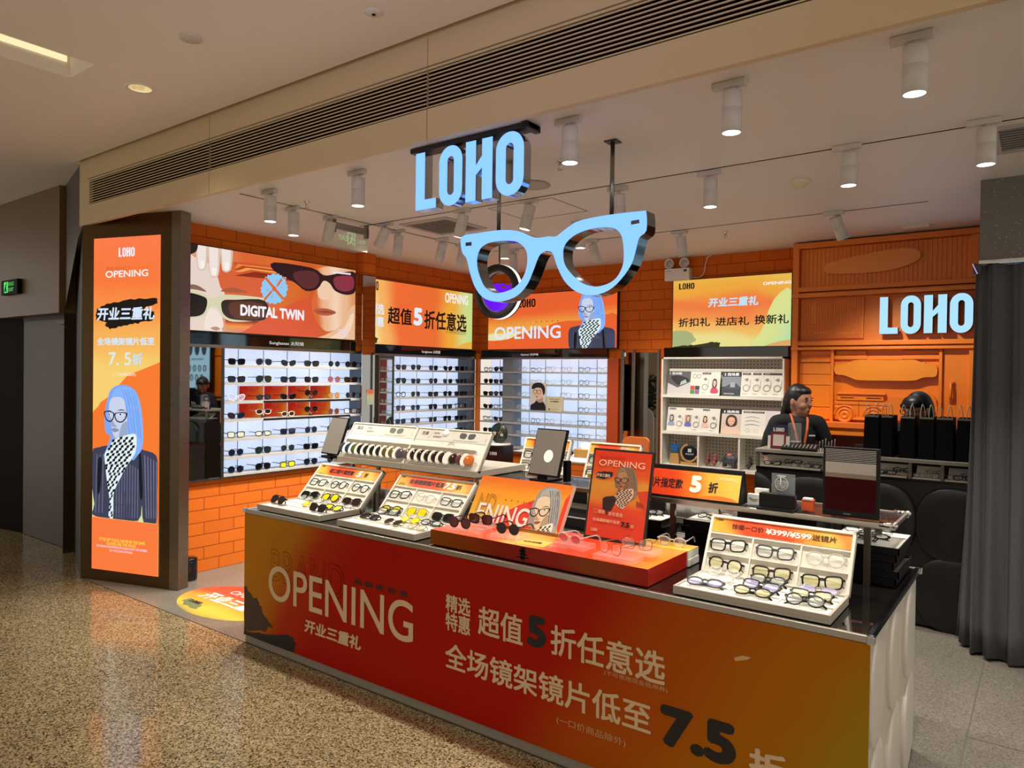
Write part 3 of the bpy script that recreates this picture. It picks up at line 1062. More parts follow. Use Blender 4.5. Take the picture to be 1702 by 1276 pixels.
p.g.mats[-1] = p.g.mats[-1]
p.shape(P([(140, 857.5), (275, 868.5), (275, 965), (140, 950)]), '#fb7a3c', px=False)
p.shape(P(ragged([(163, 512), (180, 505), (220, 497), (262, 493), (264, 503), (240, 512), (258, 516), (258, 530), (232, 536), (205, 541), (186, 546), (176, 540), (180, 535), (162, 530)], 5, 1.3)), '#100804', px=False)
p.loho(kp(199.5, 427), kp(226, 410.5), '#e8f4ff', px=False)
p.text('BRAND', kp(179, 450), kp(218, 441.5), '#a03a18', px=False, outline=.012)
p.dots(kp(221, 446), kp(246, 443), 5, '#8a2c10', px=False, r=.35)
p.text('OPENING', kp(178, 461.5), kp(248, 447), '#f6f4f4', px=False, bold=.012)
p.text('开业三重礼', kp(163.5, 532.5), kp(259, 508), '#d6e6fb', px=False, bold=.03, shear=.12)
p.text('全场镜架镜片低至', kp(164, 573.5), kp(259, 559), '#d3e6f6', px=False, bold=.03)
p.text('7. 5', kp(184, 606), kp(221, 584.5), '#dcebe6', px=False, bold=.01)
p.text('折', kp(223, 605), kp(240, 586), '#bfe0f8', px=False, bold=.03)
p.text('(一口价商品除外)', kp(192, 624.5), kp(229, 618), '#f5e8d8', px=False, bold=.01)
_a = kp(170, 897.5); p.text("STYLE UP! YOU'LL NEVER BE THE SAME", _a, (kp(246, 897.5)[0], _a[1] + 5.2 / 548 * Hd), '#f2e04a', px=False, bold=.012)
_a = kp(183, 904.5); p.text('GLASSES ARE THE IMAGE', _a, (kp(231, 904.5)[0], _a[1] + 4.8 / 548 * Hd), '#f2e04a', px=False, bold=.012)
_a = kp(165, 908); p.text('THE IMAGINATION POWER OF GLASSES IS NOT THE NUMBERS', _a, (kp(250, 908)[0], _a[1] + 3.6 / 548 * Hd), '#f3d8ee', px=False, bold=.012)
_a = kp(188, 915.5); p.text('BUT THE STYLING WITH SOUL', _a, (kp(226, 915.5)[0], _a[1] + 3.4 / 548 * Hd), '#f3d8ee', px=False, bold=.012)
scr = p.g.build('screen', t)
p.letters(scr)

# black bin beside the column
t = thing('waste_bin', 'small glossy black round bin beside the bronze column on the shop floor', 'bin', (-5.78, 3.30, 0))
m = MB(); m.lathe([(.001, .001), (.062, .001), (.066, .02), (.066, .15), (.062, .165), (.001, .165)], D('#0b0d12', .15), 28, Matrix.Translation((-5.77, 3.275, 0))); m.build('bin_body', t)
m = MB(); m.lathe([(.066, .166), (.067, .18), (.05, .19), (.001, .192)], D('#0b0d12', .12), 28, Matrix.Translation((-5.77, 3.275, 0))); m.build('lid', t)

# round floor sticker
p = Panel((-5.40, 2.80, .0012), (1, 0, 0), (0, 1, 0), .9, .70)
gm = GRAD('floor_sticker_print', [(0, '#8a8a58'), (.18, '#dfc04a'), (.4, '#e8a040'), (.62, '#d8503a'), (1, '#c83a30')], (0, 1.0, 0), .25, 0, .3)
C = [(.45 + .52 * math.cos(a), .36 + .335 * math.sin(a)) for a in [2 * math.pi * k / 48 for k in range(48)]]
p.g.poly(C, gm, p.M, 0, uvbox=(-.1, 0, 1.0, .7))
p.shape(ragged([(.10, .16), (.22, .10), (.40, .10), (.34, .17), (.12, .22)], 2, .010), '#6f7a52', px=False, clip=False)
p.text('开业三重礼', (.10, .27), (.86, .42), '#f0e6da', px=False, bold=.03, shear=.2)
p.text('OPENING', (.22, .47), (.72, .545), '#f0d8cc', px=False)
p.loho((.16, .17), (.30, .215), '#201408', px=False)
t = thing('floor_sticker', 'round orange and yellow opening sticker on the shop floor by the counter', 'sticker', (-4.95, 3.16, 0))
p.done(t, 'printed_disc')

# ================================================================== SCREENS ON THE WALLS
def lightbox(name, label, p, paint, depth=.05, side='#151312', under=True):
    c = p.M @ Vector((p.w / 2, 0, 0))
    t = thing(name, label, 'lit screen', c)
    m = MB(); m.box(-.008, -.012, -depth, p.w + .008, p.h + .008, -.0015, D(side, .25), p.M); m.build('casing', t)
    p.face(paint)
    paintfn = None
    return t

# 1. two faces
SQ = [(68, 98), (1258, 298), (1258, 780), (68, 710)]
p = Panel((-5.865, 3.255, 2.10), (0, 1, 0), (0, 0, 1), 1.88, .728, SQ, emit=1.0)
pt = GRAD('faces_screen', [(0, '#e2c9b4'), (.22, '#d88a60'), (.38, '#d9632e'), (.55, '#d86a2a'), (.72, '#cf5a24'), (1, '#e09a50')], (.9, .12, 0), .25, 1.0, nscale=2)
t = lightbox('lit_screen', 'wide lit screen of two faces in sunglasses above the sunglasses wall', p, pt)
S = p.shape
S([(20, 180), (150, 200), (330, 300), (360, 480), (340, 700), (345, 740), (20, 740)], '#e6d2c6', smooth=3)
S([(330, 250), (700, 300), (640, 480), (380, 480)], '#d86038', smooth=3)
for k, c in enumerate(('#c8502a', '#e8853a', '#b8401e', '#f0a050', '#d0582c', '#8a2c14')):
    S([(420 + k * 30, 235 + k * 14), (1000, 300 + k * 14), (980, 316 + k * 14), (430, 262 + k * 14)], c, smooth=0)
for k, c in enumerate(('#8a3018', '#b84a20', '#e0702c', '#f09038')):
    S([(360, 640 + k * 12), (1000, 672 + k * 14), (980, 690 + k * 14), (380, 660 + k * 12)], c)
S([(500, 720), (760, 560), (980, 480), (1010, 640), (960, 770), (500, 745)], '#d8532c', smooth=3)
S([(60, 430), (110, 395), (170, 400), (235, 445), (170, 432), (110, 425)], '#8a6250', smooth=3)
S([(330, 440), (420, 415), (520, 450), (420, 450)], '#a85a38', smooth=3)
# fingers from above
for x, y in ((100, 150), (200, 292), (285, 342), (372, 305)):
    S([(x - 42, 60), (x + 36, 60), (x + 36, y - 40), (x + 12, y), (x - 16, y), (x - 36, y - 40)], '#d9c2b4', smooth=3)
    S([(x - 34, 60), (x + 22, 60), (x + 24, y - 42), (x + 6, y - 8), (x - 12, y - 8), (x - 28, y - 42)], '#eee2da', smooth=3)
    S([(x - 14, y - 62), (x + 16, y - 60), (x + 14, y - 18), (x - 10, y - 18)], '#f8efe8', smooth=3)
S([(66, 60), (160, 60), (165, 150), (120, 180), (68, 190)], '#241a18', smooth=3); S([(72, 110), (105, 116), (100, 168), (70, 160)], '#dfe8ee', smooth=3)
# left pale glasses
S([(40, 432), (110, 428), (220, 462), (268, 492), (330, 470), (420, 466), (640, 490), (640, 520), (420, 500), (350, 506), (345, 560), (360, 610), (420, 640), (560, 650), (420, 655), (350, 625), (310, 560), (280, 545), (250, 560), (225, 610), (150, 632), (40, 620)], '#d6d2ae', smooth=3)
S([(40, 452), (120, 452), (215, 480), (238, 510), (228, 570), (200, 606), (140, 620), (40, 606)], '#1c1714', smooth=4)
S([(345, 510), (420, 502), (640, 508), (640, 640), (430, 640), (360, 610), (338, 560)], '#2c1a12', smooth=4)
S([(400, 520), (620, 530), (620, 630), (430, 628)], '#5a2c1a', smooth=3)
S([(250, 570), (300, 570), (345, 640), (350, 690), (320, 715), (255, 712), (215, 690)], '#efe0d6', smooth=3)
S([(262, 700), (300, 690), (330, 705), (300, 718)], '#b88a78', smooth=3)
# right face
S([(980, 285), (1270, 300), (1270, 560), (1190, 640), (1140, 700), (1060, 720), (990, 640), (960, 520), (990, 420)], GRAD('face_tone', [(0, '#d8602c'), (.745, '#d86a34'), (.80, '#eab48c'), (.87, '#f2cfb2'), (.93, '#eab890'), (1, '#dc9660')], (1, .02, 0), .03, 1.0), smooth=3, uv=True)
S([(1010, 380), (1070, 370), (1110, 470), (1090, 500), (1020, 495), (1000, 450)], '#efc8a8', smooth=3)
S([(975, 570), (1060, 562), (1130, 590), (1070, 612), (1000, 600)], '#b2563c', smooth=3)
S([(985, 585), (1060, 582), (1128, 592), (1060, 590)], '#7a2c20', smooth=0)
S([(700, 240), (960, 280), (1040, 330), (1110, 325), (1180, 310), (1260, 318), (1262, 440), (1200, 468), (1120, 440), (1085, 390), (1040, 370), (1000, 425), (920, 440), (840, 380), (700, 300)], '#2c1218', smooth=3)
S([(840, 310), (960, 300), (1010, 345), (990, 410), (920, 425), (850, 370)], '#5c2a2c', smooth=3)
S([(1110, 350), (1180, 335), (1240, 345), (1245, 420), (1190, 445), (1125, 420)], '#8a3040', smooth=3)
S([(1105, 305), (1225, 318), (1225, 330), (1105, 316)], '#e8e4f0')
# hand lower right
S([(1000, 775), (1150, 690), (1205, 590), (1240, 545), (1262, 560), (1262, 790), (1000, 790)], '#e8b890', smooth=3)
S([(1080, 775), (1180, 700), (1225, 610), (1250, 600), (1230, 700), (1170, 780)], '#f3d3b4', smooth=3)
# logo: six-armed snowflake-like knot
SB = '#8fc8f2'
cx, cy = 702, 425
for k in range(6):
    a = math.radians(60 * k + 25)
    ca, sa = math.cos(a), math.sin(a)
    R = lambda x, y: (cx + (x * ca - y * sa) * .90, cy + (x * sa + y * ca) * 1.05)
    S([R(14, -10), R(50, -34), R(66, -58), R(98, -42), R(92, -22), R(104, 0), R(92, 24), R(98, 44), R(70, 52), R(58, 22), R(20, 12)], SB, up=0)
p.L += 1
S([(634, 352), (648, 342), (776, 496), (760, 506)], '#d86a2c'); S([(690, 445), (640, 508), (628, 498), (682, 436)], '#d2602a', up=0); S([(716, 402), (748, 352), (760, 362), (726, 412)], '#d8702e', up=0)
p.text('DT', (762, 362), (785, 345), '#f0d8d0', bold=.01)
p.text('DIGITAL TWIN', (468, 612), (908, 575), '#f4eef2', bold=.04)
p.t.v, p.t.f  # lettering
for k in range(3):
    S([(1140, 706 + k * 18), (1215, 716 + k * 18), (1215, 724 + k * 18), (1140, 714 + k * 18)], '#e8d0e8')
p.done(t)

# 2. half-price
YQ = [(190, 235), (1155, 390), (1145, 900), (190, 850)]
YEL = [(0, '#f2dc90'), (.10, '#f4b060'), (.24, '#ee6a32'), (.55, '#e96c30'), (.74, '#eca838'), (.9, '#cfd888'), (1, '#b8d890')]
p = Panel((-5.865, 5.34, 2.072), (0, 1, 0), (0, 0, 1), 1.72, .70, YQ, emit=1.0)
pt = GRAD('half_price_screen', YEL, (.98, .02, -.02), .16, 1.0, nscale=1.6)
t = lightbox('lit_screen', 'lit orange and yellow half-price screen with black characters beside the corner', p, pt)
p.shape([(1000, 890), (1060, 850), (1110, 835), (1160, 840), (1160, 905)], '#e8b048', smooth=3)
p.shape(ragged([(195, 850), (200, 800), (230, 785), (268, 800), (262, 845)], 4, 4), '#30280c')
p.loho((172, 340), (272, 268), '#1c1408')
p.text('OPENING', (900, 468), (1112, 408), '#f2f0f0', bold=.02)
p.text('BRAND', (905, 402), (1000, 378), '#b08038', outline=.01)
p.text('精选', (192, 570), (328, 482), '#dfe8f2', bold=.03)
p.text('特惠', (192, 688), (325, 602), '#dfe8f2', bold=.03)
p.text('超值', (362, 665), (590, 530), '#140a04', bold=.02)
p.text('5', (603, 680), (690, 524), '#e2ecf8', bold=.05)
p.text('折任意选', (705, 712), (1098, 582), '#140a04', bold=.02)
p.text('(不可使用现金抵用券)', (905, 762), (1092, 738), '#6a4a20')
p.done(t)

# 3. blue-haired woman, back wall
p = Panel((-5.72, 7.205, 2.075), (1, 0, 0), (0, 0, 1), 1.83, .665, [(178, 330 - 0), (1255, 318), (1248, 820), (172, 825)], emit=1.0)
p.H = homog([(176, 372), (1255, 322), (1248, 822), (172, 826)], [(0, p.h), (p.w, p.h), (p.w, 0), (0, 0)])
pt = GRAD('woman_screen', [(0, '#e8d890'), (.12, '#f0c060'), (.3, '#f0a040'), (.62, '#e8602c'), (1, '#e56030')], (-.12, 1.1, -.10), .2, 1.0, nscale=1.5)
t = lightbox('lit_screen', 'lit orange screen with the blue-haired woman in a chequered scarf, back wall', p, pt)
p.shape([(170, 745), (330, 742), (440, 700), (560, 660), (640, 650), (740, 608), (840, 590), (960, 588), (1100, 560), (1260, 545), (1260, 830), (170, 830)], '#e8602a', smooth=3)
p.shape([(170, 700), (300, 690), (420, 690), (340, 740), (170, 750)], '#e8e0a8', smooth=3)
lady(p, BLUE, lambda q: p.px((858 + (q[0] - 65) * .75, 345 + (q[1] - 175) * .62)))
p.loho((430, 472), (578, 395), '#140a08')
p.text('BRAND', (248, 628), (540, 572), '#b08040', outline=.008)
p.dots((584, 600), (764, 584), 5, '#6a3a10', r=.4)
p.text('OPENING', (228, 742), (790, 625), '#dfe8f4', bold=.015)
p.done(t)

# 4. three gifts
p = Panel((-3.222, 7.205, 2.072), (1, 0, 0), (0, 0, 1), 1.215, .70, [(255, 298), (1437, 208), (1418, 944), (238, 950)], emit=1.0)
pt = GRAD('gifts_screen', [(0, '#e8dc8c'), (.2, '#f0b860'), (.38, '#f09048'), (.55, '#ee7a40'), (.75, '#eda63c'), (1, '#e8b850')], (.1, 1.0, -.1), .5, 1.0, nscale=1.8)
t = lightbox('lit_screen', 'lit yellow and orange screen of three gifts above the white pegboard shelf', p, pt)
p.shape([(1250, 480), (1440, 380), (1420, 950), (1000, 950), (1120, 800)], GRAD('gifts_tint', [(0, '#f0d068'), (.5, '#d8e090'), (1, '#a8dcae')], (1.6, -.5, -.7), .1, 1.0), smooth=3, uv=True)
p.shape(ragged([(240, 960), (242, 790), (330, 785), (420, 800), (470, 880), (400, 940)], 6, 8), '#a8b078')
p.shape(ragged([(236, 955), (300, 938), (480, 925), (640, 900), (710, 905), (700, 955)], 8, 5), '#2c3010')
p.shape([(1150, 950), (1300, 900), (1430, 885), (1425, 955)], '#dfa868', smooth=3)
p.loho((308, 382), (462, 312), '#1c1408')
p.text('OPENING', (1142, 335), (1434, 285), '#f2f0ee', bold=.03)
p.text('开业三重礼', (592, 558), (1098, 438), '#c4def2', bold=.035, shear=.12)
p.text('折扣礼', (300, 752), (612, 655), '#140a10', bold=.015)
p.text('进店礼', (664, 742), (1002, 645), '#140a10', bold=.015)
p.text('换新礼', (1055, 728), (1405, 622), '#140a10', bold=.015)
p.done(t)

# header strips of black glass under the screens
def header(name, lab, pts, txt, M, tb):
    t = thing(name, lab, 'header panel', pts[0])
    m = MB(); m.box(*pts[0], *pts[1], M_BGLASS); m.build('glass_strip', t)
    if txt:
        m = MB(); m.text(txt, M, *tb, EM('#e8e0dc', .7), .002, .015); m.build('lettering', t)
header('header_panel', 'black glass header lettered Sunglasses under the two-faces screen', ((-5.93, 3.255, 1.985), (-5.885, 5.17, 2.085)), 'Sunglasses 太阳镜', frame((-5.885, 3.255, 1.985), (0, 1, 0), (0, 0, 1)), (.86, .02, 1.25, .062))
header('header_panel', 'black glass header lettered Sunglasses under the half-price screen', ((-5.93, 5.37, 1.975), (-5.885, 7.16, 2.06)), 'Sunglasses 太阳镜', frame((-5.885, 5.37, 1.975), (0, 1, 0), (0, 0, 1)), (.80, .018, 1.12, .058))
header('header_panel', 'black glass header under the screen of the blue-haired woman', ((-5.83, 7.21, 1.97), (-4.01, 7.252, 2.062)), 'Optical 光学镜', frame((-5.83, 7.21, 1.97), (1, 0, 0), (0, 0, 1)), (.62, .02, .88, .05))
header('header_panel', 'plain black header board between the gifts screen and the pegboard shelf', ((-3.30, 7.17, 1.965), (-2.02, 7.252, 2.065)), None, None, None)
# ================================================================== SPECTACLES
def superell(w, h, n, k=22, tilt=0.0, drop=0.0):
    out = []
    for i in range(k):
        a = 2 * math.pi * i / k
        c, s = math.cos(a), math.sin(a)
        x = w * math.copysign(abs(c) ** (2 / n), c)
        z = h * math.copysign(abs(s) ** (2 / n), s)
        z += tilt * x + drop * (-1 if z < 0 else 0) * 0
        if drop and z < 0:
            x *= 1 - drop * abs(z) / h
        out.append((x, z))
    return out

STYLES = {  # half width, half height, squareness, tilt, taper
    'square': (.027, .021, 4.0, .05, .10), 'round': (.024, .023, 2.0, 0, 0), 'oval': (.026, .018, 2.2, 0, 0),
    'aviator': (.027, .024, 2.6, -.06, .18), 'cat-eye': (.028, .020, 2.6, .22, .12), 'panto': (.025, .023, 2.5, 0, .16),
    'narrow': (.027, .015, 3.0, .06, .05)}
_gm = {}

def glasses_meshes(style, fc, lens, thick, folded):
    k = (style, fc, lens, thick, folded)
    if k in _gm:
        return _gm[k]
    hw, hh, n, tilt, drop = STYLES[style]
    fm = D(fc, .25) if isinstance(fc, str) else fc
    cx = hw + .009
    zc = hh + .002
    fr, l1 = MB(), []
    for sgn in (-1, 1):
        o = superell(hw, hh, n, 22, tilt, drop)
        o = [(sgn * (cx + x), 0.0, zc + z) for x, z in o]
        fr.tube(o, thick, fm, 6, closed=True)
        lm = MB()
        q = [(p[0], p[2]) for p in o]
        if sgn < 0:
            q = list(reversed(q))
        lm.prism(q, -.0006, .0006, lens, frame((0, 0, 0), (1, 0, 0), (0, 0, 1)))
        l1.append(lm.mesh('lens'))
    bz = zc + hh * .38
    fr.tube([(-.011, 0, bz), (-.004, -.003, bz + .002), (.004, -.003, bz + .002), (.011, 0, bz)], thick * 1.1, fm, 6)
    if style == 'aviator':
        fr.tube([(-.016, 0, zc + hh * .85), (0, -.002, zc + hh * .92), (.016, 0, zc + hh * .85)], thick, fm, 5)
    hz = zc + hh * .55
    X = cx + hw * .97
    te = []
    for sgn in (-1, 1):
        fr.tube([(sgn * X, 0, hz), (sgn * (X + .006), .003, hz), (sgn * (X + .006), .010, hz)], thick * 1.1, fm, 6)
        tm = MB()
        if not folded:
            tm.tube([(sgn * (X + .006), .008, hz), (sgn * (X + .004), .06, hz), (sgn * (X + .001), .105, hz - .001), (sgn * (X - .001), .125, hz - .010), (sgn * (X - .003), .142, hz - .030)], [thick, thick * .9, thick, thick * 1.3, thick * 1.2], fm, 6)
        else:
            yy = .012 if sgn < 0 else .019
            tm.tube([(sgn * (X + .005), .008, hz), (sgn * (X - .004), yy, hz), (sgn * -.02, yy + .003, hz - .003), (sgn * -.052, yy + .004, hz - .010), (sgn * -.066, yy + .003, hz - .024)], [thick, thick, thick, thick * 1.3, thick * 1.2], fm, 6)
        te.append(tm.mesh('temple'))
    _gm[k] = (fr.mesh('frame'), l1, te)
    return _gm[k]

def L_DARK(h='#15161a'):
    return D(h, .06, 0, .7)
def L_TINT(h, a):
    return CLEAR(h, a, .04)
LENS = {'black': L_DARK('#0d0e11'), 'navy': L_DARK('#131a30'), 'brown': L_DARK('#2a1712'), 'grey': L_TINT('#1c1f24', .86), 'pink': L_TINT('#8a5058', .75),
        'rose': L_TINT('#6a3028', .9), 'yellow': L_TINT('#e8dc18', .82), 'amber': L_TINT('#b07828', .7), 'clear': L_TINT('#f1f4e8', .14), 'pale': L_TINT('#e2dba0', .35), 'violet': L_TINT('#c8c0ee', .28),
        'red': L_TINT('#d8406a', .45), 'green': L_DARK('#1c2a26')}
FCOL = {'black': '#0b0b0d', 'gold': M_ALU, 'silver': D('#a8a8ac', .2, 1), 'tortoise': '#2c1609', 'white': '#e6e2da', 'clear': CLEAR('#d8d8cc', .45, .1), 'grey': '#4a4d52', 'cream': '#d8d2b8', 'navy': '#121832', 'rosegold': D('#b8805c', .2, 1), 'green': '#3c4a34'}
FCOL['gold'] = D('#b08d50', .22, 1)
ORD = ['first', 'second', 'third', 'fourth', 'fifth', 'sixth', 'seventh', 'eighth', 'ninth', 'tenth', 'eleventh', 'twelfth']

def glasses(kind, style, fcol, lcol, loc, label, group, rot=(0, 0, 0), M=None, folded=False, thick=None, cat=None):
    thick = thick or (.0016 if fcol in ('gold', 'silver', 'rosegold') else .0030)
    fm, ls, ts = glasses_meshes(style, FCOL[fcol], LENS[lcol], thick, folded)
    o = thing(kind, label, cat or ('sunglasses' if kind == 'sunglasses' else 'glasses'), loc, rot, group, local=True)
    if M is not None:
        o.matrix_world = M
        WM[o.name] = M.copy()
    for nm, me in (('frame', fm), ('lens', ls[0]), ('lens', ls[1]), ('temple', ts[0]), ('temple', ts[1])):
        c = bpy.data.objects.new(nm, me)
        c.parent = o
        COL.objects.link(c)
        WM[c.name] = WM[o.name]
    del o['_local']
    return o

# ================================================================== WALL DISPLAYS
def lit_panel(name, h='#c3d6f2', s=.97):
    m, nt, b, new = _nt(name)
    tc = new('ShaderNodeTexCoord')
    n = new('ShaderNodeTexNoise'); n.inputs['Scale'].default_value = 3.5
    nt.links.new(tc.outputs['Object'], n.inputs['Vector'])
    b.inputs['Base Color'].default_value = (.7, .75, .8, 1)
    nt.links.new(ramp(nt, n.outputs[0], [(.3, '#b2c8ea'), (.7, '#cfdcf4')], 'LINEAR'), b.inputs['Emission Color'])
    b.inputs['Emission Strength'].default_value = s
    return m
M_LIT = lit_panel('lit_shelf_back')
M_SEAM = D('#3c4450', .5)
M_EDGE = D('#b5b2ac', .4)
SHZ = [1.812, 1.652, 1.487, 1.322, 1.147, .983, .828]
u1 = thing('wall_display', 'lit wall display with rows of sunglasses under the two-faces screen', 'display shelf', (-5.95, 4.45, .80))
m = MB(); m.box(-6.115, 3.655, .815, -6.085, 5.27, 1.965, M_LIT); m.build('back_panel', u1)
m = MB()
for y in (3.92, 4.19, 4.46, 4.73, 5.0):
    m.box(-6.086, y - .003, .83, -6.083, y + .003, 1.96, M_SEAM)
m.build('seam', u1)
for z in SHZ:
    m = MB(); m.box(-6.085, 3.655, z - .022, -5.885, 5.265, z, M_EDGE); m.build('shelf', u1)
m = MB()
m.box(-5.935, 3.255, 1.958, -5.875, 5.275, 1.985, M_BRONZE2); m.box(-5.935, 3.255, .795, -5.875, 5.275, .812, M_BRONZE2)
m.box(-5.92, 3.635, .80, -5.88, 3.655, 1.96, D('#2a2a2c', .3)); m.build('frame', u1)
m = MB(); m.box(-6.09, 5.265, .80, -5.885, 5.285, 1.97, D('#2d3034', .2)); m.box(-6.08, 5.258, .80, -5.90, 5.264, 1.96, M_DMIRROR); m.build('side_panel', u1)
for y0, y1, z0, z1 in ((3.92, 4.46, 1.487, 1.63), (4.46, 5.0, 1.487, 1.63), (3.90, 4.46, 1.322, 1.462), (4.46, 5.0, 1.322, 1.462)):
    pass
gc = GRAD('shelf_card_print', [(0, '#d01c0c'), (.5, '#e8481a'), (1, '#f09028')], (1, -.3, .1), .5, .55, nscale=2)
for z in (SHZ[2], SHZ[3]):
    for k in range(4):
        y = 3.925 + k * .27
        p = Panel((-6.075, y, z), (0, 1, 0), (0, 0, 1), .262, .13)
        p.face(gc)
        p.text('新品上市', (.09, .108), (.17, .118), '#f2d8c8', px=False)
        t = thing('backing_card', 'orange backing card, %s along the %s shelf down of the two-faces wall' % (ORD[k], 'third' if z == SHZ[2] else 'fourth'), 'card', (-6.07, y + .13, z), group='orange backing cards')
        p.done(t)
    m = MB(); m.box(-5.886, 4.06, z - .025, -5.876, 5.10, z - .004, D('#1c1512', .3))
    tag(m.build('label_strip'), 'black label strip on the edge of the %s shelf with orange cards' % ('upper' if z == SHZ[2] else 'lower'), 'label strip')
m = MB(); m.box(-5.905, 3.255, .815, -5.89, 3.635, 1.958, M_MIRROR); tag(m.build('wall_mirror'), 'tall wall mirror between the bronze column and the sunglasses shelves', 'mirror')

G1 = 'sunglasses on the wall under the two-faces screen'
ROW1 = [
    [('square', 'black', 'black'), ('aviator', 'silver', 'grey'), ('cat-eye', 'black', 'grey'), ('square', 'black', 'green'), ('round', 'silver', 'grey'), ('round', 'black', 'brown')],
    [('square', 'black', 'grey'), ('aviator', 'black', 'green'), ('square', 'black', 'grey'), ('square', 'black', 'black'), ('round', 'rosegold', 'pink'), ('square', 'tortoise', 'brown')],
    [('cat-eye', 'white', 'violet'), ('oval', 'black', 'black'), ('cat-eye', 'tortoise', 'black'), ('round', 'tortoise', 'black'), ('round', 'gold', 'amber'), ('round', 'silver', 'grey')],
    [('cat-eye', 'black', 'navy'), ('oval', 'white', 'brown'), ('oval', 'cream', 'brown'), ('panto', 'rosegold', 'brown'), ('round', 'gold', 'rose'), ('square', 'tortoise', 'clear')],
    [('square', 'black', 'pale'), ('oval', 'black', 'pale'), ('square', 'navy', 'navy'), ('round', 'navy', 'navy'), ('round', 'black', 'green'), ('round', 'black', 'black')],
    [('round', 'navy', 'navy'), ('aviator', 'black', 'green'), ('panto', 'silver', 'grey'), ('square', 'black', 'black'), ('round', 'black', 'black'), ('square', 'black', 'black')],
    [('round', 'black', 'navy'), ('aviator', 'black', 'black'), ('square', 'black', 'yellow'), ('panto', 'black', 'navy'), ('round', 'black', 'grey'), ('square', 'black', 'black')]]
def desc(style, fc, lc, kind):
    lens = {'black': 'black', 'navy': 'navy', 'brown': 'brown', 'grey': 'grey', 'pink': 'pink', 'rose': 'rose', 'yellow': 'yellow', 'amber': 'amber', 'clear': 'clear', 'pale': 'pale', 'violet': 'lilac', 'red': 'red', 'green': 'green'}[lc]
    if kind == 'sunglasses':
        return '%s %s %s-lens sunglasses' % (fc.replace('rosegold', 'copper'), style, lens) if fc != lens else '%s %s sunglasses' % (fc, style)
    return '%s %s glasses' % (fc.replace('rosegold', 'copper'), style)
YC = [3.815, 4.10, 4.375, 4.65, 4.935, 5.16]
for r, row in enumerate(ROW1):
    for c, (st, fc, lc) in enumerate(row):
        if r >= 5 and c >= 5:
            continue
        zz = SHZ[r] + (.030 if (r, c) in ((2, 3), (3, 1), (3, 3)) else 0)
        big = Matrix.LocRotScale(Vector((-5.945, YC[c], zz + .001)), Euler((0, 0, math.radians(90 + rnd.uniform(-9, 5)))), Vector((1.26,) * 3))
        glasses('sunglasses', st, fc, lc, (0, 0, 0), desc(st, fc, lc, 'sunglasses') + ', %s along %s shelf of two-faces wall' % (ORD[c], ORD[r] if r < 6 else 'bottom'), G1, M=big)
        if zz > SHZ[r]:
            m = MB(); m.lathe([(.001, 0), (.022, 0), (.012, .012), (.02, .029), (.001, .029)], D('#3a322c', .3), 14, Matrix.Translation((-5.955, YC[c], SHZ[r] + .0005)))
            tag(m.build('display_stand'), 'small dark stand lifting the %s sunglasses of the %s shelf, two-faces wall' % (ORD[c], ORD[r]), 'stand', 'small stands')

# second bay of the side wall
u2 = thing('wall_display', 'lit wall display with rows of black sunglasses under the half-price screen', 'display shelf', (-5.95, 6.5, .80))
SH2 = [1.799, 1.641, 1.485, 1.330, 1.179, 1.022, .865]
m = MB(); m.box(-6.115, 5.73, .815, -6.085, 7.05, 1.955, M_LIT); m.build('back_panel', u2)
m = MB()
for y in (5.76, 6.02, 6.30, 6.58, 6.84):
    m.box(-6.086, y - .003, .83, -6.083, y + .003, 1.95, M_SEAM)
m.build('seam', u2)
for z in SH2:
    m = MB(); m.box(-6.085, 5.73, z - .020, -5.885, 7.17, z, M_EDGE); m.build('shelf', u2)
m = MB(); m.box(-5.935, 5.36, 1.948, -5.875, 7.17, 1.972, M_BRONZE2); m.box(-5.935, 5.36, .795, -5.875, 7.17, .812, M_BRONZE2)
m.box(-5.92, 5.715, .81, -5.88, 5.73, 1.95, D('#2a2a2c', .3)); m.box(-5.92, 5.50, .81, -5.88, 5.515, 1.95, D('#4a3a30', .3)); m.build('frame', u2)
m = MB(); m.box(-6.09, 7.05, .80, -5.90, 7.17, 1.96, D('#565b60', .25)); m.build('side_panel', u2)
m = MB(); m.box(-5.905, 5.515, .812, -5.89, 5.715, 1.95, M_MIRROR); tag(m.build('wall_mirror'), 'narrow wall mirror reflecting glasses shelves beside the black sunglasses bay', 'mirror')
m = MB(); m.box(-5.905, 5.365, .812, -5.89, 5.50, 1.95, D('#3a352c', .08, .6)); tag(m.build('mirror_strip'), 'dark mirror strip between the brick pier and the narrow wall mirror', 'mirror')
m = MB(); m.box(-5.80, 5.175, .8, -5.79, 5.355, 2.78, M_MIRROR); tag(m.build('pier_mirror'), 'tall mirror facing on the brick pier between the two screens', 'mirror')
t = thing('price_card', 'orange and green price card stuck on the pier mirror', 'card', (-5.785, 5.29, 1.42))
p = Panel((-5.784, 5.24, 1.42), (0, 1, 0), (0, 0, 1), .10, .16); p.face(GRAD('price_card_print', [(0, '#c8d8b0'), (.5, '#e8d8a0'), (1, '#f08040')], (0, 1, 0), .1, .6)); p.text('折扣', (.02, .115), (.08, .145), '#c82010', px=False, bold=.03); p.done(t)
G2 = 'sunglasses on the wall under the half-price screen'
YC2 = [5.90, 6.14, 6.44, 6.70, 6.92, 7.10]
sty = ['square', 'panto', 'square', 'aviator', 'square', 'panto', 'round', 'cat-eye']
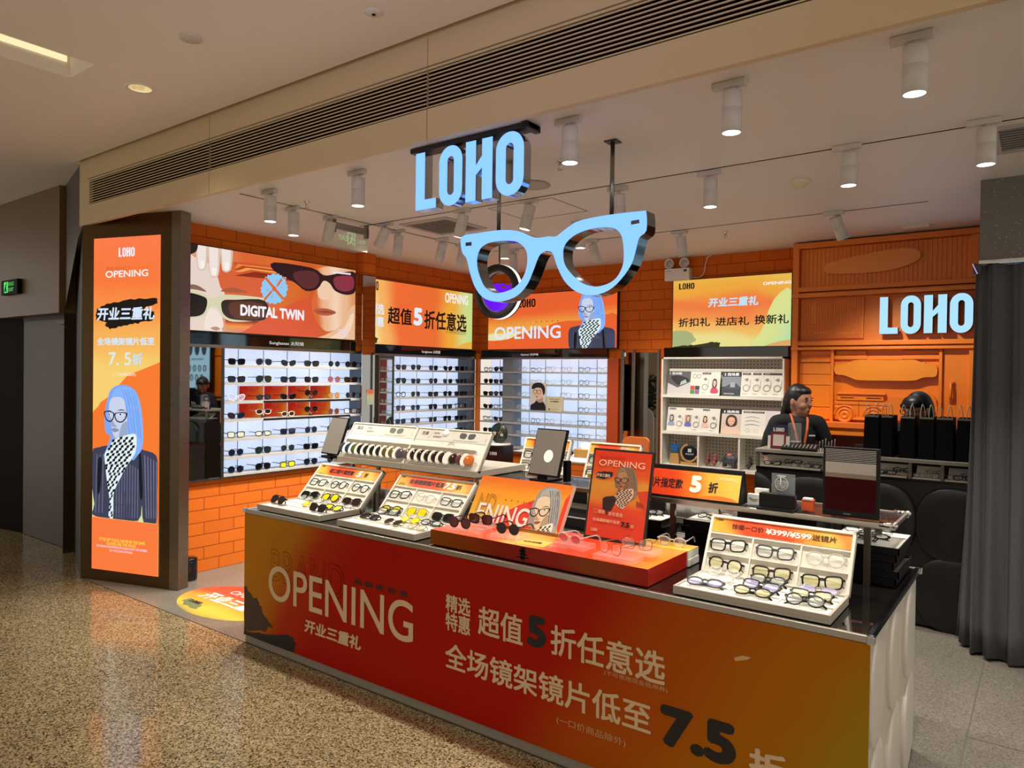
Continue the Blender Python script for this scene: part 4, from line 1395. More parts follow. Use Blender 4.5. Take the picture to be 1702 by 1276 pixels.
for r in range(6):
    for c in range(6):
        st = sty[(r * 3 + c * 5) % 8]
        fc = 'black' if (r * 7 + c) % 5 else ('silver' if c % 2 else 'tortoise')
        lc = 'black' if (r + c) % 3 else ('grey' if (r * c) % 2 else 'brown')
        if (r, c) in ((2, 0), (3, 4)):
            fc, lc = 'black', 'clear'
        Mx = Matrix.LocRotScale(Vector((-5.945, YC2[c], SH2[r] + .001)), Euler((0, 0, math.radians(90 + rnd.uniform(-8, 6)))), Vector((1.22,) * 3))
        glasses('sunglasses', st, fc, lc, (0, 0, 0), desc(st, fc, lc, 'sunglasses') + ', %s along %s shelf of half-price wall' % (ORD[c], ORD[r]), G2, M=Mx)

# back wall bay
u3 = thing('wall_display', 'lit wall display with rows of thin eyeglasses on the back wall', 'display shelf', (-4.9, 7.35, .80))
SH3 = [1.799, 1.646, 1.490, 1.328, 1.172, 1.021, .87]
m = MB(); m.box(-5.345, 7.425, .815, -4.01, 7.45, 1.955, M_LIT); m.box(-5.845, 7.425, .815, -5.50, 7.45, 1.955, M_LIT); m.build('back_panel', u3)
m = MB()
for x in (-5.69, -5.22, -4.985, -4.75, -4.51, -4.26):
    m.box(x - .003, 7.422, .83, x + .003, 7.426, 1.95, M_SEAM)
m.build('seam', u3)
for z in SH3:
    m = MB(); m.box(-5.845, 7.215, z - .020, -4.01, 7.425, z, M_EDGE); m.build('shelf', u3)
m = MB(); m.box(-5.50, 7.23, .815, -5.345, 7.45, 1.955, D('#7d838a', .3)); m.build('divider', u3)
m = MB(); m.box(-5.845, 7.205, 1.950, -4.005, 7.255, 1.972, M_BRONZE2); m.box(-5.845, 7.205, .79, -4.005, 7.255, .812, M_BRONZE2); m.build('frame', u3)
G3 = 'eyeglasses on the back wall'
XC3 = [-5.27, -5.06, -4.86, -4.63, -4.38, -4.14]
fl = ['silver', 'black', 'black', 'silver', 'gold', 'clear', 'silver', 'gold', 'black', 'clear', 'silver']
sl = ['round', 'square', 'panto', 'oval', 'round', 'square', 'aviator']
for r in range(6):
    for c in range(6):
        if r == 3 and c in (2, 3) or r == 2 and c == 2:
            continue
        st, fc = sl[(r * 2 + c * 3) % 7], fl[(r * 5 + c * 2 + (r // 2)) % 11]
        Mx = Matrix.LocRotScale(Vector((XC3[c] + .03, 7.285, SH3[r] + .001)), Euler((0, 0, math.radians(rnd.uniform(-6, 8)))), Vector((1.22,) * 3))
        glasses('eyeglasses', st, fc, 'clear', (0, 0, 0), desc(st, fc, 'clear', 'e') + ', %s along %s shelf of the back wall' % (ORD[c], ORD[r]), G3, M=Mx, thick=.0022 if fc == 'black' else .0014)
    for c in range(2):
        st = sty[(r * 5 + c * 3) % 8]
        Mx = Matrix.LocRotScale(Vector((-5.77 + c * .17, 7.285, SH3[r] + .001)), Euler((0, 0, math.radians(rnd.uniform(-6, 8)))), Vector((1.15,) * 3))
        lc = 'black' if (c + r) % 4 else 'clear'
        glasses('sunglasses', st, 'black', lc, (0, 0, 0), desc(st, 'black', lc, 'sunglasses') + ', %s in the corner bay on shelf %s from the top' % (ORD[c], ORD[r]), 'sunglasses in the corner bay', M=Mx)

# portrait card and text card on the eyeglass shelf
p = Panel((-5.06, 7.212, 1.335), (1, 0, 0), (0, 0, 1), .225, .335, [(545, 415), (688, 415), (680, 662), (536, 662)])
p.face(D('#ddd8d0', .5))
S = p.shape
S([(538, 665), (540, 620), (575, 598), (600, 575), (650, 580), (675, 612), (682, 665)], '#141416', smooth=3)
S([(598, 545), (648, 530), (655, 585), (610, 590)], '#c89c88', smooth=3)
S([(575, 470), (600, 450), (640, 450), (668, 480), (660, 530), (630, 562), (598, 560), (583, 540), (572, 505)], '#e8c8b4', smooth=3)
S([(555, 470), (565, 435), (600, 418), (645, 420), (675, 450), (678, 500), (662, 525), (655, 490), (640, 465), (600, 462), (575, 475)], '#1c1412', smooth=3)
for x in (585, 622):
    P1 = [p.px(q) for q in [(x - 18, 488), (x + 16, 482), (x + 16, 508), (x, 520), (x - 16, 512)]]
    P1 = catmull(P1, 3); cx = sum(q[0] for q in P1) / len(P1); cy = sum(q[1] for q in P1) / len(P1)
    p.g.poly(P1, p.mat('#2a1c18'), p.M, (p.L + 2) * .00012, holes=[[(cx + (q[0] - cx) * .8, cy + (q[1] - cy) * .8) for q in P1]])
S([(590, 540), (612, 538), (602, 548)], '#a05048', smooth=2)
t = thing('portrait_card', 'portrait card of a dark-haired person in glasses and black turtleneck, back wall shelf', 'card', (-4.95, 7.21, 1.33))
m = MB(); m.box(-.001, -.001, -.012, .226, .336, -.001, D('#d8d2c8', .5), p.M); m.build('board', t); p.done(t)
p = Panel((-4.825, 7.212, 1.33), (1, 0, 0), (0, 0, 1), .235, .175)
p.face(D('#d9cfae', .5)); p.text('Stylish Series', (.045, .135), (.19, .155), '#3a3428', px=False); p.text('时尚镜框系列', (.06, .108), (.175, .125), '#2a2418', px=False, bold=.02)
p.shape([(.03, .015), (.05, .012), (.052, .03), (.034, .034)], '#7a4a34', px=False, smooth=3); p.text('潮流新品推荐', (.07, .018), (.17, .030), '#9a9078', px=False)
t = thing('text_card', 'small beige text card beside the portrait card on the back wall shelf', 'card', (-4.71, 7.21, 1.33))
m = MB(); m.box(-.001, -.001, -.012, .236, .176, -.001, D('#cfc6a8', .5), p.M); m.build('board', t); p.done(t)

# standing mirrors between the eyeglass wall and the pegboard shelf
for (x0, x1, fr, lab) in ((-3.675, -3.405, ((-3.70, -3.675), (-3.405, -3.378)), 'wide standing mirror showing a plant, between the eyeglass wall and white pegboard shelf'), (-3.81, -3.715, ((-3.838, -3.81),), 'narrow standing mirror strip next to the brick edge of the eyeglass wall')):
    t = thing('standing_mirror', lab, 'mirror', ((x0 + x1) / 2, 7.2, .35))
    m = MB(); m.box(x0, 7.232, .36, x1, 7.245, 2.02, M_MIRROR); m.build('mirror_pane', t)
    m = MB()
    for a, b in fr:
        m.box(a, 7.222, .35, b, 7.248, 2.05, D('#6e6a62', .3, .5))
    m.build('frame', t)
# ================================================================== WHITE PEGBOARD SHELF
u4 = thing('pegboard_shelf', 'white pegboard shelf unit with lens boards and trophies on the back wall', 'shelf unit', (-2.65, 7.1, .82))
X0, X1, Y0s, Y1s = -3.275, -2.02, 7.06, 7.252
M_PEG = PEGBOARD('pegboard', '#b9b4a6', '#4d4a42', 0, .034)
m = MB(); m.box(X0 + .01, 7.235, .84, X1, 7.25, 1.95, M_PEG); m.build('pegboard', u4)
m = MB(); m.box(X0, Y0s, .82, X0 + .018, Y1s, 1.962, M_WHITE); m.box(X1 - .018, Y0s, .82, X1, Y1s, 1.962, M_WHITE); m.box(X0, Y0s, 1.945, X1, Y1s, 1.962, M_WHITE); m.build('frame', u4)
for z in (1.545, 1.165, .82):
    m = MB(); m.box(X0 + .018, Y0s - .01, z, X1 - .018, Y1s - .016, z + .028, M_WHITE); m.build('shelf', u4)
for x in (-2.87, -2.45):
    m = MB(); m.box(x, Y0s, .848, x + .018, Y1s - .018, 1.165, M_WHITE); m.build('divider', u4)
m = MB(); m.box(X0 + .03, 7.19, 1.818, X1 - .03, 7.234, 1.845, M_WHITE); m.box(X0 + .03, 7.19, 1.443, X1 - .03, 7.234, 1.466, M_WHITE); m.build('ledge', u4)

def board(lab, x0, x1, z0, z1, draw):
    t = thing('lens_board', lab, 'information board', ((x0 + x1) / 2, 7.12, z0))
    p = Panel((x0, 7.10, z0), (1, 0, 0), (0, .18, 1), x1 - x0, (z1 - z0) * 1.016)
    m = MB(); m.box(0, 0, -.012, p.w, p.h, -.0008, M_WHITE, p.M); m.build('board', t)
    p.face(D('#e3e0d4', .5))
    draw(p, p.w, p.h)
    p.done(t)

def ring(p, cx, cy, r, c='#55524a', w=.004):
    q = [(cx + r * math.cos(2 * math.pi * k / 20), cy + r * math.sin(2 * math.pi * k / 20)) for k in range(20)]
    i = [(cx + (r - w) * math.cos(2 * math.pi * k / 20), cy + (r - w) * math.sin(2 * math.pi * k / 20)) for k in range(20)]
    p.L += 1
    p.g.poly(q, p.mat(c), p.M, p.L * .00012, holes=[i])

def rect(p, x0, y0, x1, y1, c):
    p.shape([(x0, y0), (x1, y0), (x1, y1), (x0, y1)], c, px=False)

def lens_col(p, x, w, h):
    """tag with a pictured lens: loop, disc and small print"""
    cx = x + w * .5
    ring(p, cx, h * .34, w * .36); ring(p, cx - w * .02, h * .34, w * .28, '#b5b0a2', .003)
    p.shape([(cx + w * .36, h * .34), (cx + w * .40, h * .34), (cx + w * .40, h * .66), (cx + w * .36, h * .66)], '#6a675e', px=False)
    p.shape([(cx + w * .02 + .016 * math.cos(a), h * .68 + .016 * math.sin(a)) for a in [k * .5236 for k in range(12)]], '#8a8880', px=False)
    rect(p, cx - w * .30, h * .675, cx, h * .69, '#5a5850')
    rect(p, x + w * .08, h * .10, x + w * .6, h * .115, '#8a867a')

def face_pic(p, x0, y0, x1, y1, bg, hair, top, skin='#e2b8a0'):
    rect(p, x0, y0, x1, y1, bg)
    w, h = x1 - x0, y1 - y0
    q = lambda a, b: (x0 + a * w, y0 + b * h)
    p.shape([q(.05, 0), q(.1, .28), q(.35, .40), q(.65, .40), q(.92, .26), q(1, 0)], top, px=False, smooth=3)
    p.shape([q(.22, .45), q(.25, .85), q(.5, .98), q(.78, .85), q(.80, .45), q(.5, .35)], hair, px=False, smooth=3)
    p.shape([q(.32, .60), q(.36, .80), q(.52, .86), q(.68, .78), q(.68, .58), q(.5, .40)], skin, px=False, smooth=3)
    rect(p, *q(.38, .62), *q(.46, .645), '#3a2a24'); rect(p, *q(.56, .62), *q(.64, .645), '#3a2a24'); rect(p, *q(.46, .49), *q(.56, .505), '#a0483c')

def b1(p, w, h):
    rect(p, 0, h * .02, w * .44, h, '#54525a'); p.shape([(0, h * .5), (w * .2, h * .3), (w * .44, h * .55), (w * .44, h * .02), (0, h * .02)], '#c8c4c4', px=False)
    p.shape([(w * .05, h * .75), (w * .22, h * .82), (w * .42, h * .66), (w * .34, h * .45), (w * .2, h * .42)], '#1c1a1e', px=False, smooth=3)
    p.shape([(w * .24, h * .40), (w * .38, h * .52), (w * .34, h * .66), (w * .26, h * .56)], '#a8b8b8', px=False)
    p.text('1 选功能', (w * .03, h * .86), (w * .27, h * .97), '#eeeeee', px=False, bold=.03)
    ring(p, w * .52, h * .80, .022); ring(p, w * .60, h * .80, .022)
    for i, c in enumerate(('#4a8a3c', '#8a5a8c', '#c84a2a', '#3a3a44')):
        rect(p, w * (.45 + .09 * (i % 2)), h * (.04 + .18 * (i // 2)), w * (.535 + .09 * (i % 2)), h * (.21 + .18 * (i // 2)), c)
    rect(p, w * .66, h * .88, w * .82, h * .96, '#2a2424'); p.text('防蓝光 抗疲劳', (w * .675, h * .90), (w * .805, h * .945), '#e8e4dc', px=False)
    lens_col(p, w * .645, w * .16, h)
    face_pic(p, w * .83, h * .10, w * .97, h * .72, '#ddd4cc', '#141214', '#c03a5c')
def b2(p, w, h):
    rect(p, 0, 0, w * .32, h, '#7e8890'); rect(p, 0, h * .8, w * .32, h, '#12161e'); rect(p, 0, 0, w * .32, h * .38, '#2a323c')
    p.shape([(w * .04, h * .3), (w * .14, h * .5), (w * .24, h * .52), (w * .30, h * .3)], '#3c444c', px=False, smooth=2); rect(p, w * .14, h * .36, w * .22, h * .56, '#9aa4aa')
    p.text('2 选场景', (w * .03, h * .83), (w * .28, h * .96), '#f2f2f2', px=False, bold=.03)
    p.text('按需求选择镜片', (w * .04, h * .06), (w * .22, h * .12), '#e8e8e8', px=False)
    for k in range(4):
        lens_col(p, w * (.33 + .165 * k), w * .16, h)
    for a, b in ((.34, .47), (.51, .64), (.67, .98)):
        rect(p, w * a, h * .88, w * b, h * .96, '#221e20')
        p.text('专业镜片', (w * (a + .02), h * .895), (w * (a + .11), h * .945), '#e8e4dc', px=False)
def b3(p, w, h):
    for k in range(3):
        x = w * (.01 + .325 * k)
        rect(p, x + w * .02, h * .90, x + w * .15, h * .97, '#2a2626')
        p.text('专业人群', (x + w * .03, h * .912), (x + w * .14, h * .958), '#e8e4dc', px=False)
        face_pic(p, x + w * .01, h * .22, x + w * .14, h * .70, ('#c8ccd4', '#b8a898', '#e8d4cc')[k], ('#2a3448', '#7a5a44', '#2a1c18')[k], ('#8aa0b8', '#6a68b8', '#e0b8ac')[k])
        lens_col(p, x + w * .155, w * .155, h * .9)
def b4(p, w, h):
    rect(p, 0, 0, w * .33, h * .82, '#d8c8ba'); rect(p, 0, h * .82, w * .33, h, '#161418')
    face_pic(p, w * .01, h * .02, w * .32, h * .80, '#d2c2b4', '#3a2620', '#e6c4b0', '#e8b49a')
    p.text('3 选美观', (w * .03, h * .85), (w * .29, h * .96), '#f2f2f2', px=False, bold=.03)
    rect(p, w * .36, h * .88, w * .70, h * .95, '#262222'); p.text('高清镜片系列对比', (w * .38, h * .895), (w * .68, h * .94), '#e8e4dc', px=False)
    for k in range(3):
        p.shape([(w * .40, h * (.68 - .15 * k)), (w * .5, h * (.725 - .15 * k)), (w * .62, h * (.68 - .15 * k)), (w * .62, h * (.695 - .15 * k)), (w * .5, h * (.75 - .15 * k)), (w * .40, h * (.695 - .15 * k))], '#7a8a84', px=False, smooth=2)
    for k in range(2):
        ring(p, w * (.44 + .14 * k), h * .18, .018, '#8a8a80', .002)
    rect(p, w * .72, h * .05, w, h, '#dccfd2'); rect(p, w * .76, h * .58, w * .9, h * .6, '#6a6064')
board('white lens board numbered one with dark photo, upper shelf of the pegboard unit', X0 + .045, -2.665, 1.575, 1.815, b1)
board('white lens board numbered two with four lens tags, upper shelf of the pegboard unit', -2.645, X1 - .02, 1.575, 1.815, b2)
board('white lens board with three small portraits, middle shelf of the pegboard unit', X0 + .045, -2.665, 1.195, 1.44, b3)
board('white lens board numbered three with a woman holding her face, pegboard unit', -2.645, X1 - .02, 1.195, 1.44, b4)

# trophies and animal figures on the lowest shelf
ZS = .8485
t = thing('star_trophy', 'blue glass star trophy on a tan block, pegboard unit', 'trophy', (-3.14, 7.13, ZS))
m = MB(); m.prism([(-.055, 0), (.055, 0), (.045, .11), (-.045, .11)], -.02, .02, D('#b08a4c', .4), frame((-3.14, 7.13, ZS), (1, 0, 0), (0, 0, 1))); m.build('plinth', t, .003)
m = MB(); st = []
for k in range(10):
    a = math.pi / 2 + k * math.pi / 5; r = .075 if k % 2 == 0 else .032
    st.append((r * math.cos(a), .172 + r * math.sin(a)))
m.prism(st, -.012, .012, D('#1d5d92', .1, 0, .8), frame((-3.14, 7.13, ZS), (1, 0, 0), (0, 0, 1))); m.build('star', t, .003)
t = thing('round_trophy', 'round black medal trophy in a golden crescent holder, pegboard unit', 'trophy', (-2.98, 7.13, ZS))
m = MB(); m.prism([(-.085, 0), (.085, 0), (.085, .03), (-.085, .03)], -.03, .03, D('#b08a4c', .4), frame((-2.98, 7.13, ZS), (1, 0, 0), (0, 0, 1)))
m.prism([(.095 * math.cos(math.radians(a)), .125 + .095 * math.sin(math.radians(a))) for a in range(100, 345, 12)] + [(.078 * math.cos(math.radians(a)), .125 + .078 * math.sin(math.radians(a))) for a in range(340, 99, -12)], -.018, .018, D('#b8925a', .35), frame((-2.98, 7.13, ZS), (1, 0, 0), (0, 0, 1))); m.build('holder', t)
m = MB(); m.prism([(.073 * math.cos(k * .2618), .125 + .073 * math.sin(k * .2618)) for k in range(24)], -.012, .012, D('#11161e', .2), frame((-2.975, 7.13, ZS), (1, 0, 0), (0, 0, 1))); m.build('medal', t)
m = MB(); T = frame((-2.975, 7.117, ZS), (1, 0, 0), (0, 0, 1))
m.prism([(-.018, .135), (.018, .135), (.018, .168), (-.018, .168)], 0, .001, D('#dfe4e8', .4), T, holes=[[(-.006, .146), (.006, .146), (.006, .156), (-.006, .156)]]); m.text('最佳品牌', T, -.045, .105, .045, .122, D('#cfd4d8'), .0012); m.build('lettering', t)

def skinned(edges, pts, mat, name, parent, sub=1):
    me = bpy.data.meshes.new(name)
    me.from_pydata([p[:3] for p in pts], edges, [])
    ob = bpy.data.objects.new(name, me)
    COL.objects.link(ob)
    ob.modifiers.new('s', 'SKIN')
    for i, p in enumerate(pts):
        r = p[3]
        me.skin_vertices[0].data[i].radius = (r, r) if not isinstance(r, tuple) else r
    me.skin_vertices[0].data[0].use_root = True
    sd = ob.modifiers.new('d', 'SUBSURF'); sd.levels = sub; sd.render_levels = sub
    dg = bpy.context.evaluated_depsgraph_get(); dg.update()
    m2 = bpy.data.meshes.new_from_object(ob.evaluated_get(dg))
    m2.name = name
    bpy.data.objects.remove(ob)
    for poly in m2.polygons:
        poly.use_smooth = True
    m2.materials.clear(); m2.materials.append(mat)
    return m2

def put(me, name, parent, loc=(0, 0, 0)):
    o = bpy.data.objects.new(name, me)
    COL.objects.link(o)
    if parent:
        o.parent = parent
        WM[o.name] = WM[parent.name]
    o.location = loc
    return o

# elephant
t = thing('elephant_figure', 'grey elephant figurine with raised trunk and pink saddle, pegboard unit', 'figurine', (-2.56, 7.14, ZS))
P = [(0, 0, .085, .045), (-.045, 0, .085, .042), (.05, 0, .092, .038), (.083, 0, .115, .030), (.105, 0, .105, .014), (.118, 0, .125, .010), (.112, 0, .155, .008), (.122, 0, .172, .006),
     (-.05, .025, .05, .018), (-.05, .025, .008, .016), (-.05, -.025, .05, .018), (-.05, -.025, .008, .016), (.045, .025, .05, .018), (.045, .025, .008, .016), (.045, -.025, .05, .018), (.045, -.025, .008, .016), (-.088, 0, .075, .006), (-.095, 0, .04, .004)]
E = [(0, 1), (0, 2), (2, 3), (3, 4), (4, 5), (5, 6), (6, 7), (1, 8), (8, 9), (1, 10), (10, 11), (2, 12), (12, 13), (2, 14), (14, 15), (1, 16), (16, 17)]
put(skinned(E, P, D('#3f434a', .5), 'body', t), 'body', t)
t['_local'] = 1
m = MB(); m.blob((.072, -.03, .112), (.020, .006, .028), D('#4a4e55', .5), 10); m.build('ear', t); m = MB(); m.blob((.072, .03, .112), (.020, .006, .028), D('#4a4e55', .5), 10); m.build('ear', t)
m = MB(); m.blob((.0, 0, .13), (.028, .036, .02), D('#d8706a', .6), 12); m.build('saddle', t)
for k, (x, c, lab) in enumerate(((-2.79, '#8c4a40', 'small red standing animal figurine, pegboard unit, beside the divider'), (-2.715, '#a05048', 'small red sitting animal figurine between its twin and the elephant'), (-2.36, '#3a2c2c', 'dark animal figurine in the last pegboard cell behind the counter'))):
    t = thing('animal_figure', lab, 'figurine', (x, 7.14, ZS))
    P = [(0, 0, .055, .022), (.004, 0, .088, .018), (.008, 0, .115, .018), (.026, 0, .112, .008), (-.012, .014, .006, .010), (-.012, -.014, .006, .010), (.018, .016, .04, .008), (.018, -.016, .04, .008), (-.022, 0, .03, .006), (-.036, 0, .055, .004), (.002, .012, .138, .006), (.002, -.012, .138, .006)]
    E = [(0, 1), (1, 2), (2, 3), (0, 4), (0, 5), (1, 6), (1, 7), (0, 8), (8, 9), (2, 10), (2, 11)]
    put(skinned(E, P, D(c, .5), 'body', t), 'body', t)

# emergency lamp
t = thing('emergency_lamp', 'white twin-headed emergency lamp box on the orange wall over the gifts screen', 'emergency lamp', (-3.16, 7.2, 2.77))
m = MB(); m.box(-3.31, 7.17, 2.775, -3.035, 7.25, 2.90, M_WHITE); m.build('housing', t, .004)
m = MB(); T = frame((-3.31, 7.169, 2.775), (1, 0, 0), (0, 0, 1)); m.text('应急照明', T, .02, .095, .075, .108, D('#3a3a3a'), .0003); m.poly([(.215, .085), (.25, .085), (.25, .108), (.215, .108)], D('#2a2a2a'), T, .0004); m.build('lettering', t)
for x in (-3.265, -3.095):
    T = Matrix.Translation((x, 7.21, 2.955)) @ Matrix.Rotation(math.radians(90), 4, 'X')
    m = MB(); m.lathe([(.001, -.03), (.04, -.02), (.054, .03), (.05, .036), (.046, .03)], M_WHITE, 24, T); m.tube([(x, 7.21, 2.90), (x, 7.21, 2.925)], .012, M_WHITE, 8); h = m.build('lamp_head', t)
    m = MB(); m.lathe([(.046, .030), (.030, .022), (.028, .024), (.012, .018), (.001, .022)], D('#b9b4aa', .2, .4), 24, T); m.build('reflector', h)
m = MB(); m.tube(catmull([(-3.03, 7.24, 2.80), (-2.95, 7.24, 2.80), (-2.90, 7.24, 2.84), (-2.885, 7.24, 2.93), (-2.86, 7.24, 3.0), (-2.82, 7.24, 3.015)], 5, False), .006, D('#d8cfc4'), 6)
tag(m.build('lamp_cable'), 'thin pale cable from the emergency lamp up to the ceiling', 'cable')

# ================================================================== ORANGE RELIEF CABINET
u5 = thing('relief_cabinet', 'orange wall cabinet with surfboard, skateboard and off-road car in relief', 'wall cabinet', (-1.2, 7.1, 0))
CX0, CX1, CYF = -1.935, .74, 6.98
O = M_ORANGE
m = MB(); m.box(CX0, 7.06, .9, CX1, 7.25, 2.99, O); m.build('carcass', u5)
m = MB()
for a in ((CX0, 2.955, CX1, 3.005), (CX0, 2.555, CX1, 2.60), (CX0, 2.50, CX1, 2.54), (CX0, 2.06, CX1, 2.10), (CX0, 2.02, CX1, 2.045)):
    m.box(a[0], CYF - (.02 if a[1] in (2.50, 2.02) else 0), a[1], a[2], 7.06, a[3], O)
m.box(CX0 + .001, CYF - .003, 1.376, CX0 + .055, 7.058, 2.99, O)
for z0, z1 in ((2.602, 2.954), (1.376, 2.019)):
    m.box(-.53, CYF + .003, z0, -.475, 7.058, z1, O)
m.box(-.47, CYF + .006, 1.376, CX1 - .002, 7.02, 2.99, O)
m.build('face_frame', u5, .004)
m = MB()
k = 0
x = CX0 + .06
while x < -.54:
    m.box(x, 7.035, 2.605, x + .0335, 7.062, 2.95, O); x += .0355
m.build('slatted_panel', u5, .001)
m = MB(); T = frame((0, 7.028, 0), (1, 0, 0), (0, 0, 1))
sb = catmull([(-1.665, 2.765), (-1.62, 2.81), (-1.40, 2.85), (-1.10, 2.885), (-.95, 2.875), (-.895, 2.825), (-.93, 2.765), (-1.10, 2.71), (-1.35, 2.695), (-1.60, 2.71), (-1.655, 2.735)], 5)
m.prism(sb, .004, .035, D('#f0913c', .3), T); m.build('surfboard_relief', u5, .008)
m = MB()
m.box(CX0 + .065, 7.035, 2.125, -1.335, 7.062, 2.485, O)
for i in range(26):
    for j in range(18):
        x, z = CX0 + .085 + i * .0195, 2.14 + j * .0195
        if not (6 < j < 16 and 3 < i < 6) and not (j == 2 and (4 < i < 11 or 15 < i < 23)):
            m.box(x - .0055, 7.026, z - .0055, x + .0055, 7.035, z + .0055, O)
m.build('pegged_panel', u5)
m = MB()
for a in ((CX0 + .075, 2.035 - .06, -1.60, 2.01), (CX0 + .075, 1.91, -1.60, 1.935), (CX0 + .06, 1.80, -1.59, 1.90), (CX0 + .06, 1.70, -1.59, 1.795), (CX0 + .06, 1.50, -1.59, 1.695), (CX0 + .06, 1.39, -1.59, 1.495)):
    m.box(a[0], 7.035 - (.012 if a[3] - a[1] < .04 else 0), a[1], a[2], 7.06, a[3], O)
m.build('drawer_front', u5, .003)
m = MB()
m.box(-1.595, CYF + .02, 1.36, -1.57, 7.06, 2.02, O); m.box(-.745, CYF + .02, 1.36, -.72, 7.06, 2.02, O)
for a in ((-1.555, 1.975, -1.305, 2.01), (-1.30, 1.93, -1.02, 1.965), (-1.01, 1.975, -.75, 2.01), (-1.57, 1.935, -1.30, 1.97), (-1.02, 1.935, -.745, 1.97)):
    m.box(a[0], 7.03, a[1], a[2], 7.06, a[3], O)
m.box(-.72, 7.03, 1.38, -.53, 7.06, 2.02, O)
m.build('moulded_frame', u5, .003)
m = MB()
skq = [(-1.56, 1.86), (-1.545, 1.885), (-1.47, 1.895), (-1.42, 1.915), (-1.36, 1.93), (-1.1, 1.925), (-.94, 1.93), (-.88, 1.91), (-.83, 1.89), (-.77, 1.885), (-.755, 1.855), (-.755, 1.81), (-.775, 1.785), (-.85, 1.78), (-.90, 1.76), (-.95, 1.75), (-1.15, 1.748), (-1.36, 1.75), (-1.42, 1.77), (-1.47, 1.79), (-1.54, 1.80), (-1.558, 1.825)]
m.prism(catmull(skq, 3), .0, .055, D('#ee8a1c', .35), frame((0, 7.04, 0), (1, 0, 0), (0, 0, 1)))
m.build('skateboard_relief', u5, .008)
m = MB()
for x in (-1.45, -.86):
    for z in (1.785, 1.90):
        m.blob((x, 7.03, z), (.018, .02, .012), D('#ee9a5c', .3), 10)
m.build('board_wheel', u5)
m = MB(); T = frame((0, 7.058, 0), (1, 0, 0), (0, 0, 1))
m.prism([(-1.55, 1.40), (-1.55, 1.56), (-1.16, 1.56), (-1.13, 1.57), (-1.12, 1.60), (-.98, 1.61), (-.94, 1.57), (-.80, 1.55), (-.765, 1.50), (-.765, 1.41)], 0, .05, O, T)
m.prism([(-1.54, 1.57), (-1.54, 1.64), (-1.16, 1.62), (-1.16, 1.57)], 0, .040, O, T, holes=[[(-1.51, 1.585), (-1.51, 1.595), (-1.40, 1.595), (-1.40, 1.585)], [(-1.30, 1.585), (-1.30, 1.595), (-1.18, 1.595), (-1.18, 1.585)]])
m.box(-1.54, 7.00, 1.622, -1.14, 7.05, 1.634, O); m.box(-1.53, 7.000, 1.50, -1.42, 7.012, 1.512, D('#b8480a')); m.box(-1.29, 7.000, 1.50, -1.19, 7.012, 1.512, D('#b8480a'))
for x in (-1.535, -1.175):
    m.blob((x, 7.005, 1.505), (.02, .012, .02), O, 12)
for x in (-1.36, -1.20):
    m.box(x, 7.002, 1.43, x + .006, 7.012, 1.555, D('#c8540c', .4))
m.box(-1.55, 7.0, 1.53, -1.12, 7.012, 1.536, D('#c8540c', .4)); m.box(-1.55, 7.0, 1.395, -1.15, 7.02, 1.41, O)
for x in (-1.47, -1.235):
    m.tube([(x + .085 * math.cos(a), 7.004, 1.435 + .085 * math.sin(a)) for a in [math.pi * k / 10 for k in range(11)]], .009, O, 6)
m.build('car_relief', u5, .003)
m = MB()
for x in (-1.47, -1.235):
    T2 = Matrix.Translation((x, 7.010, 1.435)) @ Matrix.Rotation(math.radians(90), 4, 'X')
    m.lathe([(.068, 0), (.068, .016), (.052, .022), (.048, .012), (.034, .012), (.030, .02), (.016, .02), (.012, .012), (.001, .012)], O, 28, T2)
m.build('car_wheel_relief', u5)
m = MB(); T = frame((0, 7.058, 0), (1, 0, 0), (0, 0, 1))
m.prism(catmull([(-.96, 1.60), (-.90, 1.64), (-.82, 1.645), (-.765, 1.60), (-.76, 1.40), (-.90, 1.40), (-.86, 1.50), (-.93, 1.52)], 3), 0, .035, O, T)
m.tube([(-.90, 7.02, 1.60), (-.84, 7.01, 1.575), (-.80, 7.015, 1.60)], .010, O, 8); m.blob((-.85, 7.02, 1.50), (.035, .02, .05), O, 12)
m.build('rider_relief', u5)
m = MB(); m.tube([(-.655, 7.01, 1.74), (-.655, 6.985, 1.72), (-.655, 6.985, 1.62), (-.655, 7.01, 1.595)], .012, O, 8); m.box(-.675, 7.0, 1.735, -.635, 7.03, 1.75, O); m.box(-.672, 7.0, 1.585, -.638, 7.03, 1.60, O); m.build('handle', u5)
m = MB(); m.box(CX0, 6.86, 1.325, CX1, 7.06, 1.375, D('#ee7420', .35)); m.box(CX0, 6.88, 1.26, CX1, 7.06, 1.325, O); m.build('ledge', u5, .004)
m = MB(); m.box(CX0, 7.0, .02, CX1, 7.06, 1.26, D('#7a2a08', .5)); m.build('lower_panel', u5)

# lit LOHO letters
t = thing('wall_sign', 'bright pale-blue LOHO letters on the orange cabinet', 'sign', (-.95, 6.99, 2.11))
T = frame((0, 6.94, 0), (1, 0, 0), (0, 0, 1))
for (o_, hs), nm in zip(loho_polys(-1.19, 2.15, -.505, 2.468), 'LOHO'):
    m = MB(); m.prism(o_, -.075, 0, EM('#aee4ff', 1.0), T, hs, D('#7a2c0c', .4)); m.build('letter', t)
light('sign_glow', 'AREA', (-.9, 6.90, 2.30), 1.0, (.6, .85, 1), aimed((0, 0, 0), (0, -1, -.1)), shape='RECTANGLE', size=.7, size_y=.3)

